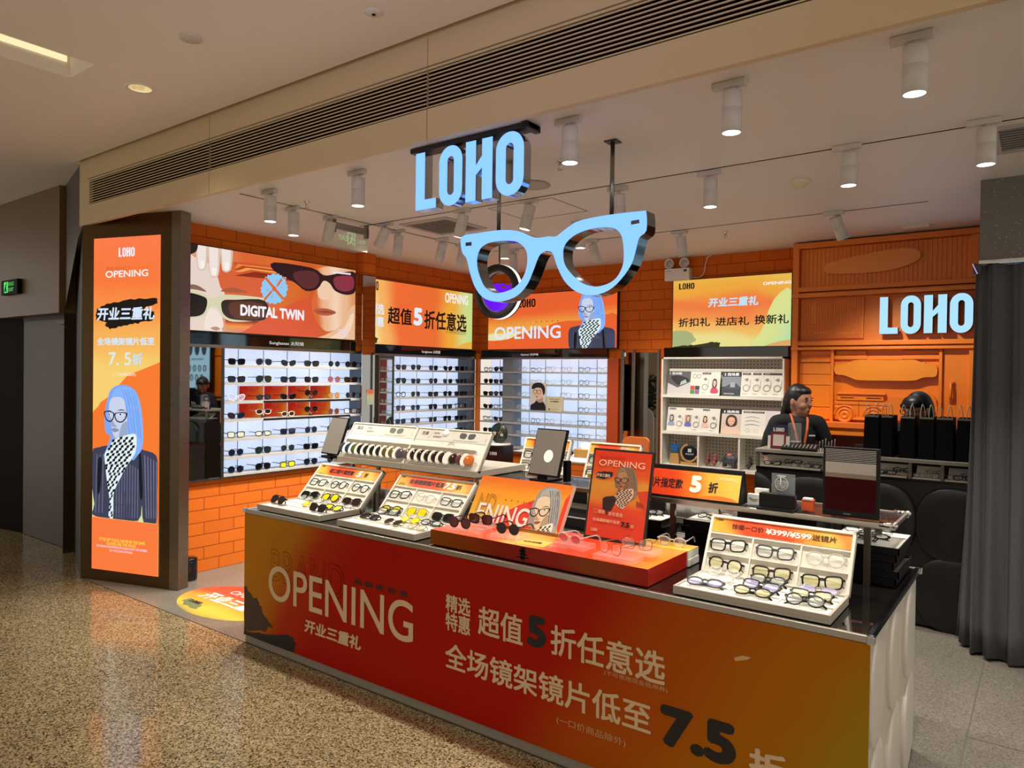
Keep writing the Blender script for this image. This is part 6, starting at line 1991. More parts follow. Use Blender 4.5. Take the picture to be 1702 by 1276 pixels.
p.text('ENING', (262, 868), (805, 850), '#ecdcd0', bold=.01)
p.done(t)

# upright poster frame
p = Panel((-1.855, 3.14, RZ + .016), (1, -.0, 0), (0, .22, 1), .315, .428)
t = thing('poster_stand', 'black framed upright OPENING poster standing on the red riser', 'poster stand', (-1.66, 3.15, RZ))
m = MB(); m.box(-.011, -.014, -.016, p.w + .011, p.h + .011, -.001, D('#1c120c', .3), p.M); m.box(.10, -.014, -.09, .20, .004, -.01, M_BLACK, p.M); m.build('frame', t, .002)
p.face(GRAD('poster_print', [(0, '#c83416'), (.32, '#cc4018'), (.46, '#c87a24'), (.60, '#c8862c'), (.74, '#cc4a1a'), (1, '#c8361a')], (0, 1, 0), .12, 0, .15))
p.H = homog([(450, 175), (1075, 235), (1025, 1195), (385, 1140)], [(0, p.h), (p.w, p.h), (p.w, 0), (0, 0)])
p.shape([(930, 640), (1065, 630), (1030, 1000), (900, 900), (700, 870), (420, 800), (420, 1140), (1020, 1190), (1030, 900)], '#c8381a', smooth=0)
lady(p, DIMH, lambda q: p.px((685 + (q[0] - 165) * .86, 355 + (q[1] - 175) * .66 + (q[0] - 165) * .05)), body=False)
p.shape([(565, 720), (600, 700), (690, 690), (720, 730), (690, 800), (660, 862), (568, 850)], '#2a0a06'); p.shape([(935, 740), (1000, 770), (1020, 800), (940, 800)], '#a02a12')
p.text('BRAND', (508, 268), (790, 262), '#7a1c0c', outline=.012)
p.text('OPENING', (500, 348), (1010, 330), '#e0b496', bold=.0)
p.shape(ragged([(470, 435), (560, 418), (665, 432), (650, 480), (560, 502), (480, 490)], 2, 6, 3), '#160806')
p.text('开业三重礼', (478, 475), (642, 452), '#d8c0a8', bold=.03, shear=.12)
p.text('精选', (468, 855), (512, 838), '#c88a64'); p.text('特惠', (466, 888), (510, 870), '#c88a64')
p.text('超值', (520, 888), (598, 850), '#dca884', bold=.02); p.text('5', (605, 900), (632, 860), '#160806', bold=.04); p.text('折任意选', (640, 910), (800, 880), '#dca884', bold=.02)
p.text('全场镜架镜片低至', (462, 975), (772, 965), '#e0b08a', bold=.02); p.text('7.5', (782, 1030), (878, 980), '#160806', bold=.05); p.text('折', (888, 1035), (928, 1000), '#dca884', bold=.03)
p.loho((450, 1088), (526, 1058), '#dca884')
p.done(t)

# acrylic blocks and the glasses on them
def block(x, y, z, w, d, h, lab):
    m = MB(); m.box(x - w / 2, y - d / 2, z, x + w / 2, y + d / 2, z + h, CLEAR('#f6d8cc', .16, .02))
    return tag(m.build('acrylic_block', bevel=.002), lab, 'acrylic block', 'clear acrylic blocks on the red riser')
for x, y, z, w, d, h, lab in ((-2.42, 2.90, RZ + .001, .22, .14, .016, 'wide low acrylic block under the copper-frame sunglasses by the tray'), (-2.38, 2.96, RZ + .018, .17, .12, .016, 'acrylic slab stacked on the first block, under dark square sunglasses'),
                              (-2.14, 2.90, RZ + .001, .17, .12, .020, 'acrylic block under the dark round sunglasses before the OPENING board'), (-1.79, 2.93, RZ + .001, .17, .11, .022, 'acrylic block under the pink lens glasses before the poster stand'),
                              (-1.52, 2.86, RZ + .001, .20, .11, .020, 'orange-reflecting acrylic block at the front corner of the red riser'), (-1.46, 2.95, RZ + .022, .17, .11, .018, 'upper acrylic block under the thin wire glasses at the riser corner')):
    block(x, y, z, w, d, h, lab)
GR_ = 'glasses on the red riser'
def ris(kind, st, fc, lc, x, y, z, rz, lab, sc=1.1, folded=False):
    glasses(kind, st, fc, lc, (0, 0, 0), lab, GR_, M=Matrix.Translation((x, y, z)) @ Matrix.Rotation(math.radians(rz), 4, 'Z') @ Matrix.Scale(sc, 4), folded=folded)
ris('sunglasses', 'square', 'black', 'rose', -2.36, 2.93, RZ + .035, 6, 'dark square rose-lens sunglasses on the upper slab by the OPENING board')
ris('sunglasses', 'panto', 'tortoise', 'rose', -2.43, 2.845, RZ + .018, 4, 'tortoise rose-lens sunglasses on the low block by the tray')
ris('sunglasses', 'round', 'tortoise', 'brown', -2.14, 2.87, RZ + .022, 5, 'dark brown round sunglasses before the OPENING board')
ris('eyeglasses', 'oval', 'clear', 'red', -1.80, 2.90, RZ + .024, -10, 'clear glasses with pink lenses before the poster stand')
ris('eyeglasses', 'panto', 'rosegold', 'clear', -1.55, 2.84, RZ + .022, -16, 'copper wire glasses on the front corner block of the red riser')
ris('eyeglasses', 'square', 'rosegold', 'clear', -1.46, 2.92, RZ + .041, 10, 'thin copper square glasses on the upper corner block of the red riser')
ris('eyeglasses', 'oval', 'clear', 'clear', -1.44, 3.25, RZ + .001, 5, 'clear-frame glasses on the amber top of the white box')
t = thing('flyer', 'yellow printed flyer lying on the red riser', 'flyer', (-1.98, 2.88, RZ))
p = Panel((-2.06, 2.815, RZ + .0015), (1, .1, 0), (-.1, 1, 0), .16, .11); p.face(D('#e8b850', .4)); p.text('0元试戴', (.02, .05), (.12, .075), '#5a3a10', px=False, bold=.03); p.done(t)

# trays behind the tablets (on a second level further back)
TB = .90
tb = thing('rear_table', 'long pale rear display table behind the front counter carrying glasses trays', 'table', (-2.7, 4.5, 0))
m = MB(); m.box(-3.75, 4.15, TB - .02, -1.05, 4.75, TB, D('#141210', .05, 0, .7)); m.build('glass_top', tb)
m = MB(); m.box(-3.75, 4.16, .02, -1.05, 4.74, TB - .02, D('#2a2826', .4)); m.build('cabinet', tb)
m = MB(); m.box(-3.76, 4.14, TB - .03, -1.04, 4.16, TB + .002, M_ALU); m.build('rim', tb)
def ban4(p, w, h):
    p.text('超值五折', (w * .38, h * .25), (w * .70, h * .75), '#2a0c06', px=False, bold=.03)
def ban5(p, w, h):
    p.text('折扣', (w * .62, h * .55), (w * .80, h * .85), '#f2e4d4', px=False, bold=.03); p.text('特惠', (w * .58, h * .15), (w * .78, h * .45), '#f2e4d4', px=False, bold=.03)
TR = lambda n, lab, x, y, ban, nm: spec_tray(lab, x, y, 1.02, .40, .12, .26, math.radians(68), ban,
      [(0, 0, 'square', 'black', 'clear'), (0, 1, 'panto', 'grey', 'clear'), (1, 0, 'square', 'black', 'clear'), (1, 1, 'oval', 'silver', 'clear')], [(.3, .45, 'oval', 'silver', 'clear', 60)], nm, cols=2)
m = MB(); m.box(-3.18, 4.20, TB + .001, -2.00, 4.40, 1.019, D('#1c1a18', .3)); tag(m.build('tray_plinth'), 'black plinth under the trays on the rear display table', 'plinth')
TR(1, 'small white glasses tray with red banner on the rear table, beside the lens stand', -3.13, 4.20, ban4, 'rear tray by the lens stand')
TR(2, 'small white glasses tray with pale lettering on the rear table, behind the poster stand', -2.58, 4.20, ban5, 'rear tray behind the poster')
m = MB(); m.box(-2.40, 4.08, TB + .001, -2.15, 4.16, 1.12, D('#c8a030', .4)); m.text('LOHO', frame((-2.40, 4.079, TB), (1, 0, 0), (0, 0, 1)), .05, .14, .13, .18, D('#2a1a06'), .0005)
tag(m.build('yellow_box'), 'yellow box with dark lettering between the rear tray and the poster stand', 'box')

# black tray stacks with glasses on top
def stack(lab, x0, y0, z0, w, d, n, items, nm):
    for k in range(n):
        dx = .012 * math.sin(k * 2.1); z = z0 + .001 + k * .0335
        top = k == n - 1
        t = thing('tray', ('top tray' if top else ORD[k] + ' tray from the bottom') + lab, 'tray', (x0 + w / 2, y0 + d / 2, z), group='black trays ' + nm)
        m = MB(); m.box(x0 + dx, y0, z, x0 + w + dx, y0 + d, z + .006, M_BLACK); m.box(x0 + dx, y0, z + .006, x0 + w + dx, y0 + .006, z + .031, M_BLACK); m.box(x0 + dx, y0 + d - .006, z + .006, x0 + w + dx, y0 + d, z + .031, M_BLACK)
        m.box(x0 + dx, y0, z + .006, x0 + dx + .006, y0 + d, z + .031, M_BLACK); m.box(x0 + w + dx - .006, y0, z + .006, x0 + w + dx, y0 + d, z + .031, M_BLACK); m.build('tray_body', t)
        m = MB(); m.box(x0 + dx + .006, y0 + .006, z + .006, x0 + dx + w - .006, y0 + d - .006, z + (.030 if top else .02), M_WHITE); m.build('lining', t)
    zt = z0 + .001 + n * .0335
    for i, (fx, fy, st, fc) in enumerate(items):
        glasses('eyeglasses', st, fc, 'clear', (0, 0, 0), '%s, %s on the black trays %s' % (desc(st, fc, 'clear', 'e'), ORD[i], nm), 'glasses on the black trays ' + nm,
                M=Matrix.Translation((x0 + w * fx, y0 + d * fy, zt + .001 + .004 * i)) @ Matrix.Rotation(math.radians(-12 + 17 * i), 4, 'Z') @ Matrix.Rotation(math.radians(-68), 4, 'X'), folded=True)
stack(' of the black stack at the scalloped end', -.80, 3.46, CT, .29, .36, 5, [(.45, .2, 'round', 'black'), (.6, .36, 'oval', 'black'), (.4, .55, 'square', 'silver'), (.65, .7, 'round', 'grey'), (.5, .8, 'oval', 'black')], 'at the scalloped end')
stack(' of the black stack behind the poster stand', -1.98, 3.66, CT, .30, .2, 3, [(.4, .3, 'square', 'black'), (.6, .6, 'round', 'black'), (.5, .5, 'oval', 'black')], 'behind the poster stand')
stack(' of the black stack under the tent sign', -1.55, 3.64, CT, .30, .2, 4, [(.3, .4, 'round', 'black'), (.65, .4, 'oval', 'tortoise'), (.5, .6, 'oval', 'rosegold')], 'under the tent sign')
m = MB(); m.box(-1.22, 3.52, CT + .001, -.85, 3.80, SZ - .03, M_BLACK); tag(m.build('black_cabinet', bevel=.003), 'black box cabinet under the glass shelf behind the price tray', 'cabinet')
# ================================================================== HANGING SIGNS
SIGN = '#84c6fb'
t = thing('hanging_sign', 'glowing blue LOHO letters hanging from a black bar under the fascia', 'sign', (-2.5, 3.0, 2.66))
m = MB(); m.box(-2.925, 2.955, 2.992, -2.105, 3.045, 3.018, D('#2c2826', .4)); m.box(-2.14, 2.94, 2.985, -2.105, 3.06, 3.018, D('#14110f', .4)); m.build('bar', t, .002)
T = frame((0, 2.958, 0), (1, 0, 0), (0, 0, 1))
for (o_, hs) in loho_polys(-2.882, 2.668, -2.135, 2.985):
    m = MB(); m.prism(o_, -.062, 0, EM(SIGN_BLUE, 1.0), T, hs, D('#c2c6ca', .12, 1)); m.build('letter', t)

OUT = [(-2.934, 2.602), (-2.808, 2.611), (-2.664, 2.612), (-2.56, 2.603), (-2.481, 2.583), (-2.403, 2.548), (-2.359, 2.537), (-2.285, 2.538), (-2.238, 2.533), (-2.181, 2.564), (-2.101, 2.6), (-1.984, 2.611), (-1.842, 2.613), (-1.707, 2.609), (-1.685, 2.6), (-1.683, 2.506), (-1.722, 2.474), (-1.739, 2.419), (-1.765, 2.34), (-1.827, 2.263), (-1.901, 2.21), (-1.996, 2.19), (-2.095, 2.213), (-2.177, 2.278), (-2.23, 2.369), (-2.257, 2.437), (-2.283, 2.454), (-2.315, 2.455), (-2.352, 2.432), (-2.389, 2.355), (-2.431, 2.277), (-2.497, 2.218), (-2.587, 2.191), (-2.681, 2.191), (-2.765, 2.223), (-2.827, 2.293), (-2.865, 2.381), (-2.892, 2.464), (-2.93, 2.511)]
LL = [(-2.805, 2.471), (-2.782, 2.516), (-2.734, 2.54), (-2.663, 2.547), (-2.57, 2.542), (-2.502, 2.526), (-2.451, 2.485), (-2.434, 2.439), (-2.438, 2.376), (-2.465, 2.315), (-2.52, 2.265), (-2.6, 2.242), (-2.67, 2.241), (-2.742, 2.278), (-2.785, 2.347), (-2.807, 2.415)]
LR = [(-2.189, 2.426), (-2.18, 2.477), (-2.13, 2.52), (-2.051, 2.545), (-1.954, 2.552), (-1.878, 2.541), (-1.836, 2.51), (-1.817, 2.459), (-1.811, 2.385), (-1.819, 2.328), (-1.855, 2.273), (-1.911, 2.244), (-1.987, 2.236), (-2.066, 2.262), (-2.137, 2.319), (-2.178, 2.373)]
t = thing('glasses_sign', 'giant glowing blue spectacles sign hanging on two steel rods', 'sign', (-2.3, 3.46, 2.19))
T = frame((0, 3.42, 0), (1, 0, 0), (0, 0, 1))
def soft(P, keep=()):
    out = []
    for i, p_ in enumerate(P):
        out.append(p_)
    return catmull(out, 3)
m = MB(); m.prism(soft(OUT), -.10, -.001, D('#8e9296', .10, 1), T, [soft(LL), soft(LR)]); m.build('steel_body', t)
m = MB(); m.poly(soft(OUT), EM(SIGN_BLUE, 1.0), T, .001, [soft(LL), soft(LR)]); m.build('lit_face', t)
m = MB()
for q in ([(-2.899, 2.563), (-2.853, 2.562), (-2.853, 2.54), (-2.899, 2.541)], [(-1.77, 2.565), (-1.724, 2.567), (-1.723, 2.548), (-1.77, 2.545)]):
    m.prism(q[::-1], .0, .004, D('#6a6a68', .3, 1), T)
m.build('temple_plate', t)
for x in (-1.915, -2.685):
    m = MB(); m.tube([(x, 3.47, 2.60), (x, 3.47, ZC - .002)], .012, D('#8a847c', .25, .9), 12); m.box(x - .035, 3.435, ZC - .008, x + .035, 3.505, ZC - .001, D('#4a443e', .4, .5)); m.build('hanging_rod', t)

# hanging ring lamp
t = thing('ring_lamp', 'black ring lamp with white light edge and purple glow hanging behind the spectacles sign', 'pendant lamp', (-4.24, 5.5, 2.28))
RC = Matrix.Translation((-4.24, 5.5, 2.545)) @ Matrix.Rotation(math.radians(90), 4, 'X')
m = MB(); m.lathe([(.195, -.05), (.258, -.05), (.258, -.02)], D('#1c1a1a', .35), 48, RC); m.lathe([(.258, .02), (.258, .05), (.195, .05), (.195, -.05)], D('#1c1a1a', .35), 48, RC); m.build('ring', t)
m = MB(); m.lathe([(.258, -.022), (.260, -.022), (.260, .022), (.258, .022)], EM('#fffaf0', 1.6), 48, RC); m.build('light_edge', t)
m = MB(); m.lathe([(.194, .03), (.192, .03), (.192, -.015), (.194, -.015)], D('#b8b4ae', .3), 48, RC); m.build('inner_liner', t)
m = MB(); m.tube([(-4.24, 5.5, 2.80), (-4.24, 5.5, ZC - .002)], .008, D('#4a4440', .4, .5), 8); m.build('hanging_rod', t)
m = MB(); rr = random.Random(4); pts = []
for k in range(17):
    a = math.pi * (1.0 + k / 16); pts.append((-4.24 + .187 * math.cos(a), 2.545 + .187 * math.sin(a)))
for k in range(1, 14):
    pts.append((-4.06 - .36 * k / 14, 2.585 + rr.uniform(-.018, .028)))
m.prism(pts, -.012, .004, EM('#6a08f8', 1.0), frame((0, 5.50, 0), (1, 0, 0), (0, 0, 1)))
for k in range(9):
    m.blob((-4.40 + k * .04, 5.50, 2.60 + rr.uniform(-.01, .02)), (.018, .012, .014), EM('#6a08f8', 1.0), 8)
m.build('purple_glow', t)

# ================================================================== FITTING ROOM CURTAIN
t = thing('curtain', 'full-length dark grey fitting-room curtain hanging on a curved rail', 'curtain', (0, 5.5, 0))
M_CUR = FABRIC('curtain_cloth', '#4d4e51', '#606164')
m = MB(); V, F = [], []
path = catmull([(-.40, 5.78), (-.385, 5.60), (-.34, 5.47), (-.22, 5.43), (-.05, 5.42), (.2, 5.42), (.5, 5.42), (.74, 5.42)], 16, False)
rows = 14
for j in range(rows + 1):
    f = j / rows
    for i, (x, y) in enumerate(path):
        s = i * .42
        amp = .016 + .020 * (1 - f)
        ox = math.sin(s * 1.0) * amp + .006 * math.sin(s * 2.7 + f * 3)
        k = max(0, 1 - i / 26.0)
        V.append((x + ox * .4 - .075 * (1 - f) ** 1.6 * k, y + ox - .02 * (1 - f) * k, .02 + .01 * math.sin(s * .5) + f * 2.465))
n = len(path)
for j in range(rows):
    for i in range(n - 1):
        F.append((j * n + i, j * n + i + 1, (j + 1) * n + i + 1, (j + 1) * n + i))
m.add(V, F, M_CUR, smooth=True)
o = m.build('cloth', t)
sm = o.modifiers.new('Solidify', 'SOLIDIFY'); sm.thickness = .006
m = MB(); m.tube([(-.33, 5.72, 2.505), (-.325, 5.55, 2.505), (-.28, 5.47, 2.505), (-.15, 5.435, 2.505), (.1, 5.43, 2.505), (.74, 5.43, 2.505)], .013, M_CHROME, 10); m.build('rail', t)
for x in (-.2, -.05, .1, .25):
    m = MB(); m.tube([(x, 5.43, 2.51), (x, 5.425, 2.478)], .006, M_CHROME, 6); m.build('glider', t)
m = MB(); m.box(-.37, 5.42, 2.49, .75, 5.439, 2.512, M_CHROME); tag(m.build('chrome_trim'), 'chrome trim strip under the speckled pier above the curtain', 'trim strip')
t = thing('wall_tag', 'dark violet-edged sensor panel beside the curtain rail', 'sensor', (-.39, 5.5, 2.44))
m = MB(); m.box(-.405, 5.47, 2.435, -.36, 5.50, 2.50, D('#2a2434', .3)); m.build('case', t); m = MB(); m.tube([(-.407, 5.468, 2.50), (-.38, 5.468, 2.435)], .003, EM('#e0b8e8', .8), 6); m.build('lit_edge', t)

# ================================================================== BACK COUNTER
BX0, BX1, BF, BB = -1.885, .70, 5.86, 6.25
bc = thing('service_counter', 'dark service counter with black scalloped front behind the glass shelf', 'counter', (-.6, 6.0, 0))
M_DK = D('#0e0d0c', .4)
m = MB(); m.box(BX0, BF + .01, .02, BX1, BB, 1.03, M_DK); m.box(BX0, BB - .02, 1.03, BX1, BB, 1.165, M_DK); m.box(BX0, BF, 1.03, BX1, BB, 1.05, D('#0c0b0a', .15)); m.build('carcass', bc)
m = MB(); m.box(BX0 - .01, BF - .01, 1.165, BX1, BB + .01, 1.19, D('#8f897d', .35)); m.build('worktop', bc, .002)
for x in (BX0, -1.38, -.80, -.60, .1):
    m = MB(); m.box(x, BF, 1.05, x + .02, BF + .03, 1.165, D('#5c5850', .4)); m.build('post', bc)
for ri, zc in enumerate((.745, .26)):
    for k in range(6):
        xc = -1.94 + k * .478 + (.0)
        if xc + .24 > BX1: continue
        m = MB(); pr = [(1.0, 0), (.985, .02), (.94, .03), (.7, .036), (.001, .038)]
        V, F, nn = [], [], 36
        for r_, h in pr:
            for j in range(nn):
                a = 2 * math.pi * j / nn
                V.append((max(BX0, xc + .245 * r_ * math.copysign(abs(math.cos(a)) ** .8, math.cos(a))), BF + .005 - h, zc + .262 * r_ * math.copysign(abs(math.sin(a)) ** .8, math.sin(a))))
        for i in range(len(pr) - 1):
            for j in range(nn):
                F.append((i * nn + j, (i + 1) * nn + j, (i + 1) * nn + (j + 1) % nn, i * nn + (j + 1) % nn))
        m.add(V, F, D('#1d1b19', .42, 0, .3), smooth=True); m.build('scallop', bc)
# trays in the counter niche
def niche(lab, x0, w, z, items, nm, d=.20):
    t = thing('niche_tray', lab, 'tray', (x0 + w / 2, 5.95, z), group='trays in the dark counter niche')
    m = MB(); m.box(x0, BF + .005, z, x0 + w, BF + d, z + .010, D('#b5ac98', .5)); m.build('tray_body', t)
    T = frame((x0 + .01, BF + .10, z + .011), (1, 0, 0), (0, .7, .7))
    m = MB(); m.box(0, 0, -.01, w - .02, .10, -.002, M_TRAY, T); m.build('sloped_lining', t)
    for i, (fx, st, fc) in enumerate(items):
        glasses('eyeglasses', st, fc, 'clear', (0, 0, 0), '%s, %s in the %s' % (desc(st, fc, 'clear', 'e'), ORD[i], nm), 'eyeglasses in the dark counter niche',
                M=Matrix.Translation((x0 + w * fx, BF + .05 + .035 * (i % 2), z + .012 + .02 * (i % 2))) @ Matrix.Rotation(math.radians(-55), 4, 'X'), folded=True)
niche('pale glasses tray in the niche of the dark counter below the woman', BX0 + .03, .46, 1.051, [(.17, 'square', 'black'), (.5, 'square', 'tortoise'), (.83, 'panto', 'grey'), (.3, 'oval', 'silver'), (.62, 'round', 'silver'), (.88, 'oval', 'silver')], 'niche tray below the woman')
niche('grey glasses tray in the counter niche next to the framed mirror', -1.10, .29, 1.051, [(.25, 'round', 'silver'), (.7, 'oval', 'silver'), (.5, 'square', 'black'), (.85, 'round', 'black')], 'niche tray next to the framed mirror')
niche('glasses tray between two posts of the counter niche', -.775, .19, 1.051, [(.3, 'oval', 'silver'), (.7, 'round', 'gold'), (.5, 'square', 'silver')], 'niche tray between two posts')
niche('glasses tray of the counter niche beside the curtain', -.575, .22, 1.051, [(.3, 'round', 'silver'), (.7, 'oval', 'silver'), (.5, 'square', 'black')], 'niche tray beside the curtain')
# payment sign, acrylic box, tool rack
t = thing('payment_sign', 'small dark red and navy LOHO payment stand on the dark counter', 'sign', (-1.75, 5.96, 1.19))
p = Panel((-1.80, 5.94, 1.195), (1, 0, 0), (0, .1, 1), .125, .19)
m = MB(); m.box(-.02, -.004, -.03, p.w + .025, p.h, -.001, D('#141a34', .4), p.M); m.box(-.02, -.004, -.001, 0.002, .10, .004, D('#d8d4cc', .5), p.M); m.box(p.w - .002, -.004, -.001, p.w + .025, .10, .004, D('#d8d4cc', .5), p.M); m.build('stand', t)
p.face(D('#7a1018', .4)); p.shape([(0, .13), (.125, .13), (.125, .19), (0, .19)], '#141a38', px=False); p.loho((.02, .135), (.105, .165), '#e8e4e0', px=False); p.shape([(.02, .02), (.105, .02), (.105, .11), (.02, .11)], '#d8c8c0', px=False); p.done(t)
t = thing('acrylic_box', 'empty clear acrylic box standing beside the payment sign', 'box', (-1.62, 5.98, 1.19))
m = MB(); m.box(-1.665, 5.95, 1.191, -1.58, 6.02, 1.40, CLEAR('#dfe6e6', .18, .03)); m.build('box_body', t, .003); m = MB(); m.box(-1.668, 5.948, 1.25, -1.577, 6.022, 1.256, D('#b8b4ac', .3)); m.build('band', t)
t = thing('tool_rack', 'black slotted rack of small optician tools on the dark counter', 'rack', (-1.55, 5.95, 1.19))
m = MB(); T = frame((-1.70, 5.89, 1.192), (1, 0, 0), (0, .9, .35)); m.box(0, 0, 0, .27, .11, .014, M_BLACK, T)
for k in range(9): m.box(.015 + k * .028, .02, .014, .028 + k * .028, .09, .017, D('#6a665e', .4), T)
m.build('rack_body', t)
for k in range(6):
    m = MB(); x = -1.43 + k * .022; m.tube([(x, 5.96, 1.192), (x + .004, 5.96, 1.27 + .012 * (k % 3))], .004, D('#8a8680', .3, .7), 6); m.build('tool', t)

# gift bags
for k, (x, w) in enumerate(((-1.055, .092), (-.952, .068), (-.818, .090), (-.698, .088), (-.586, .098), (-.468, .085))):
    t = thing('gift_bag', 'tall black paper bag with twisted handles on the dark counter, %s of six' % ORD[k], 'bag', (x, 5.96, 1.19), group='black paper bags on the dark counter')
    y0, y1, h = 5.90, 6.16, .30
    m = MB(); d = .006
    V = [(x - w / 2 - d, y0, 1.191), (x + w / 2 + d, y0, 1.191), (x + w / 2 + d, y1, 1.191), (x - w / 2 - d, y1, 1.191), (x - w / 2, y0 + .01, 1.191 + h), (x + w / 2, y0 + .01, 1.191 + h), (x + w / 2, y1 - .01, 1.191 + h), (x - w / 2, y1 - .01, 1.191 + h)]
    m.add(V, [(0, 1, 5, 4), (1, 2, 6, 5), (2, 3, 7, 6), (3, 0, 4, 7), (3, 2, 1, 0)], D('#08080e', .6, 0, .12))
    ob = m.build('bag_body', t); s_ = ob.modifiers.new('Solidify', 'SOLIDIFY'); s_.thickness = .002
    m = MB(); m.box(x - w / 2 - .001, y0 + .008, 1.478, x + w / 2 + .001, y0 + .011, 1.492, D('#8a857c', .6)); m.build('fold_strip', t)
    for s in (-1, 1):
        m = MB(); xx = x + s * w * .30; m.tube(catmull([(xx - .012, y0 + .012, 1.48), (xx - .010, y0 + .010, 1.535), (xx, y0 + .012, 1.575 + .006 * (k % 2)), (xx + .011, y0 + .030, 1.545), (xx + .012, y0 + .06, 1.48)], 4, False), .0028, D('#c8bca6', .7), 6); m.build('handle', t)
m = MB(); m.box(-1.12, 6.165, 1.191, -.50, 6.23, 1.37, D('#0a0a10', .5)); tag(m.build('bag_box', bevel=.004), 'low black box behind the row of black paper bags', 'box')

# ================================================================== PEOPLE
def remesh(mb, vox, mat, sm=4):
    me = mb.mesh('body')
    ob = bpy.data.objects.new('body', me); COL.objects.link(ob)
    r = ob.modifiers.new('r', 'REMESH'); r.mode = 'VOXEL'; r.voxel_size = vox
    s_ = ob.modifiers.new('s', 'SMOOTH'); s_.iterations = sm; s_.factor = .5
    dg = bpy.context.evaluated_depsgraph_get(); dg.update()
    m2 = bpy.data.meshes.new_from_object(ob.evaluated_get(dg))
    bpy.data.objects.remove(ob); bpy.data.meshes.remove(me)
    for p_ in m2.polygons: p_.use_smooth = True
    m2.materials.clear(); m2.materials.append(mat)
    return m2

def limb(m, pts, mat):
    P = [q[:3] for q in pts]; R = [q[3] for q in pts]
    m.tube(P, R, mat, 14)
    for q in pts:
        m.blob(q[:3], (q[3],) * 3, mat, 12)

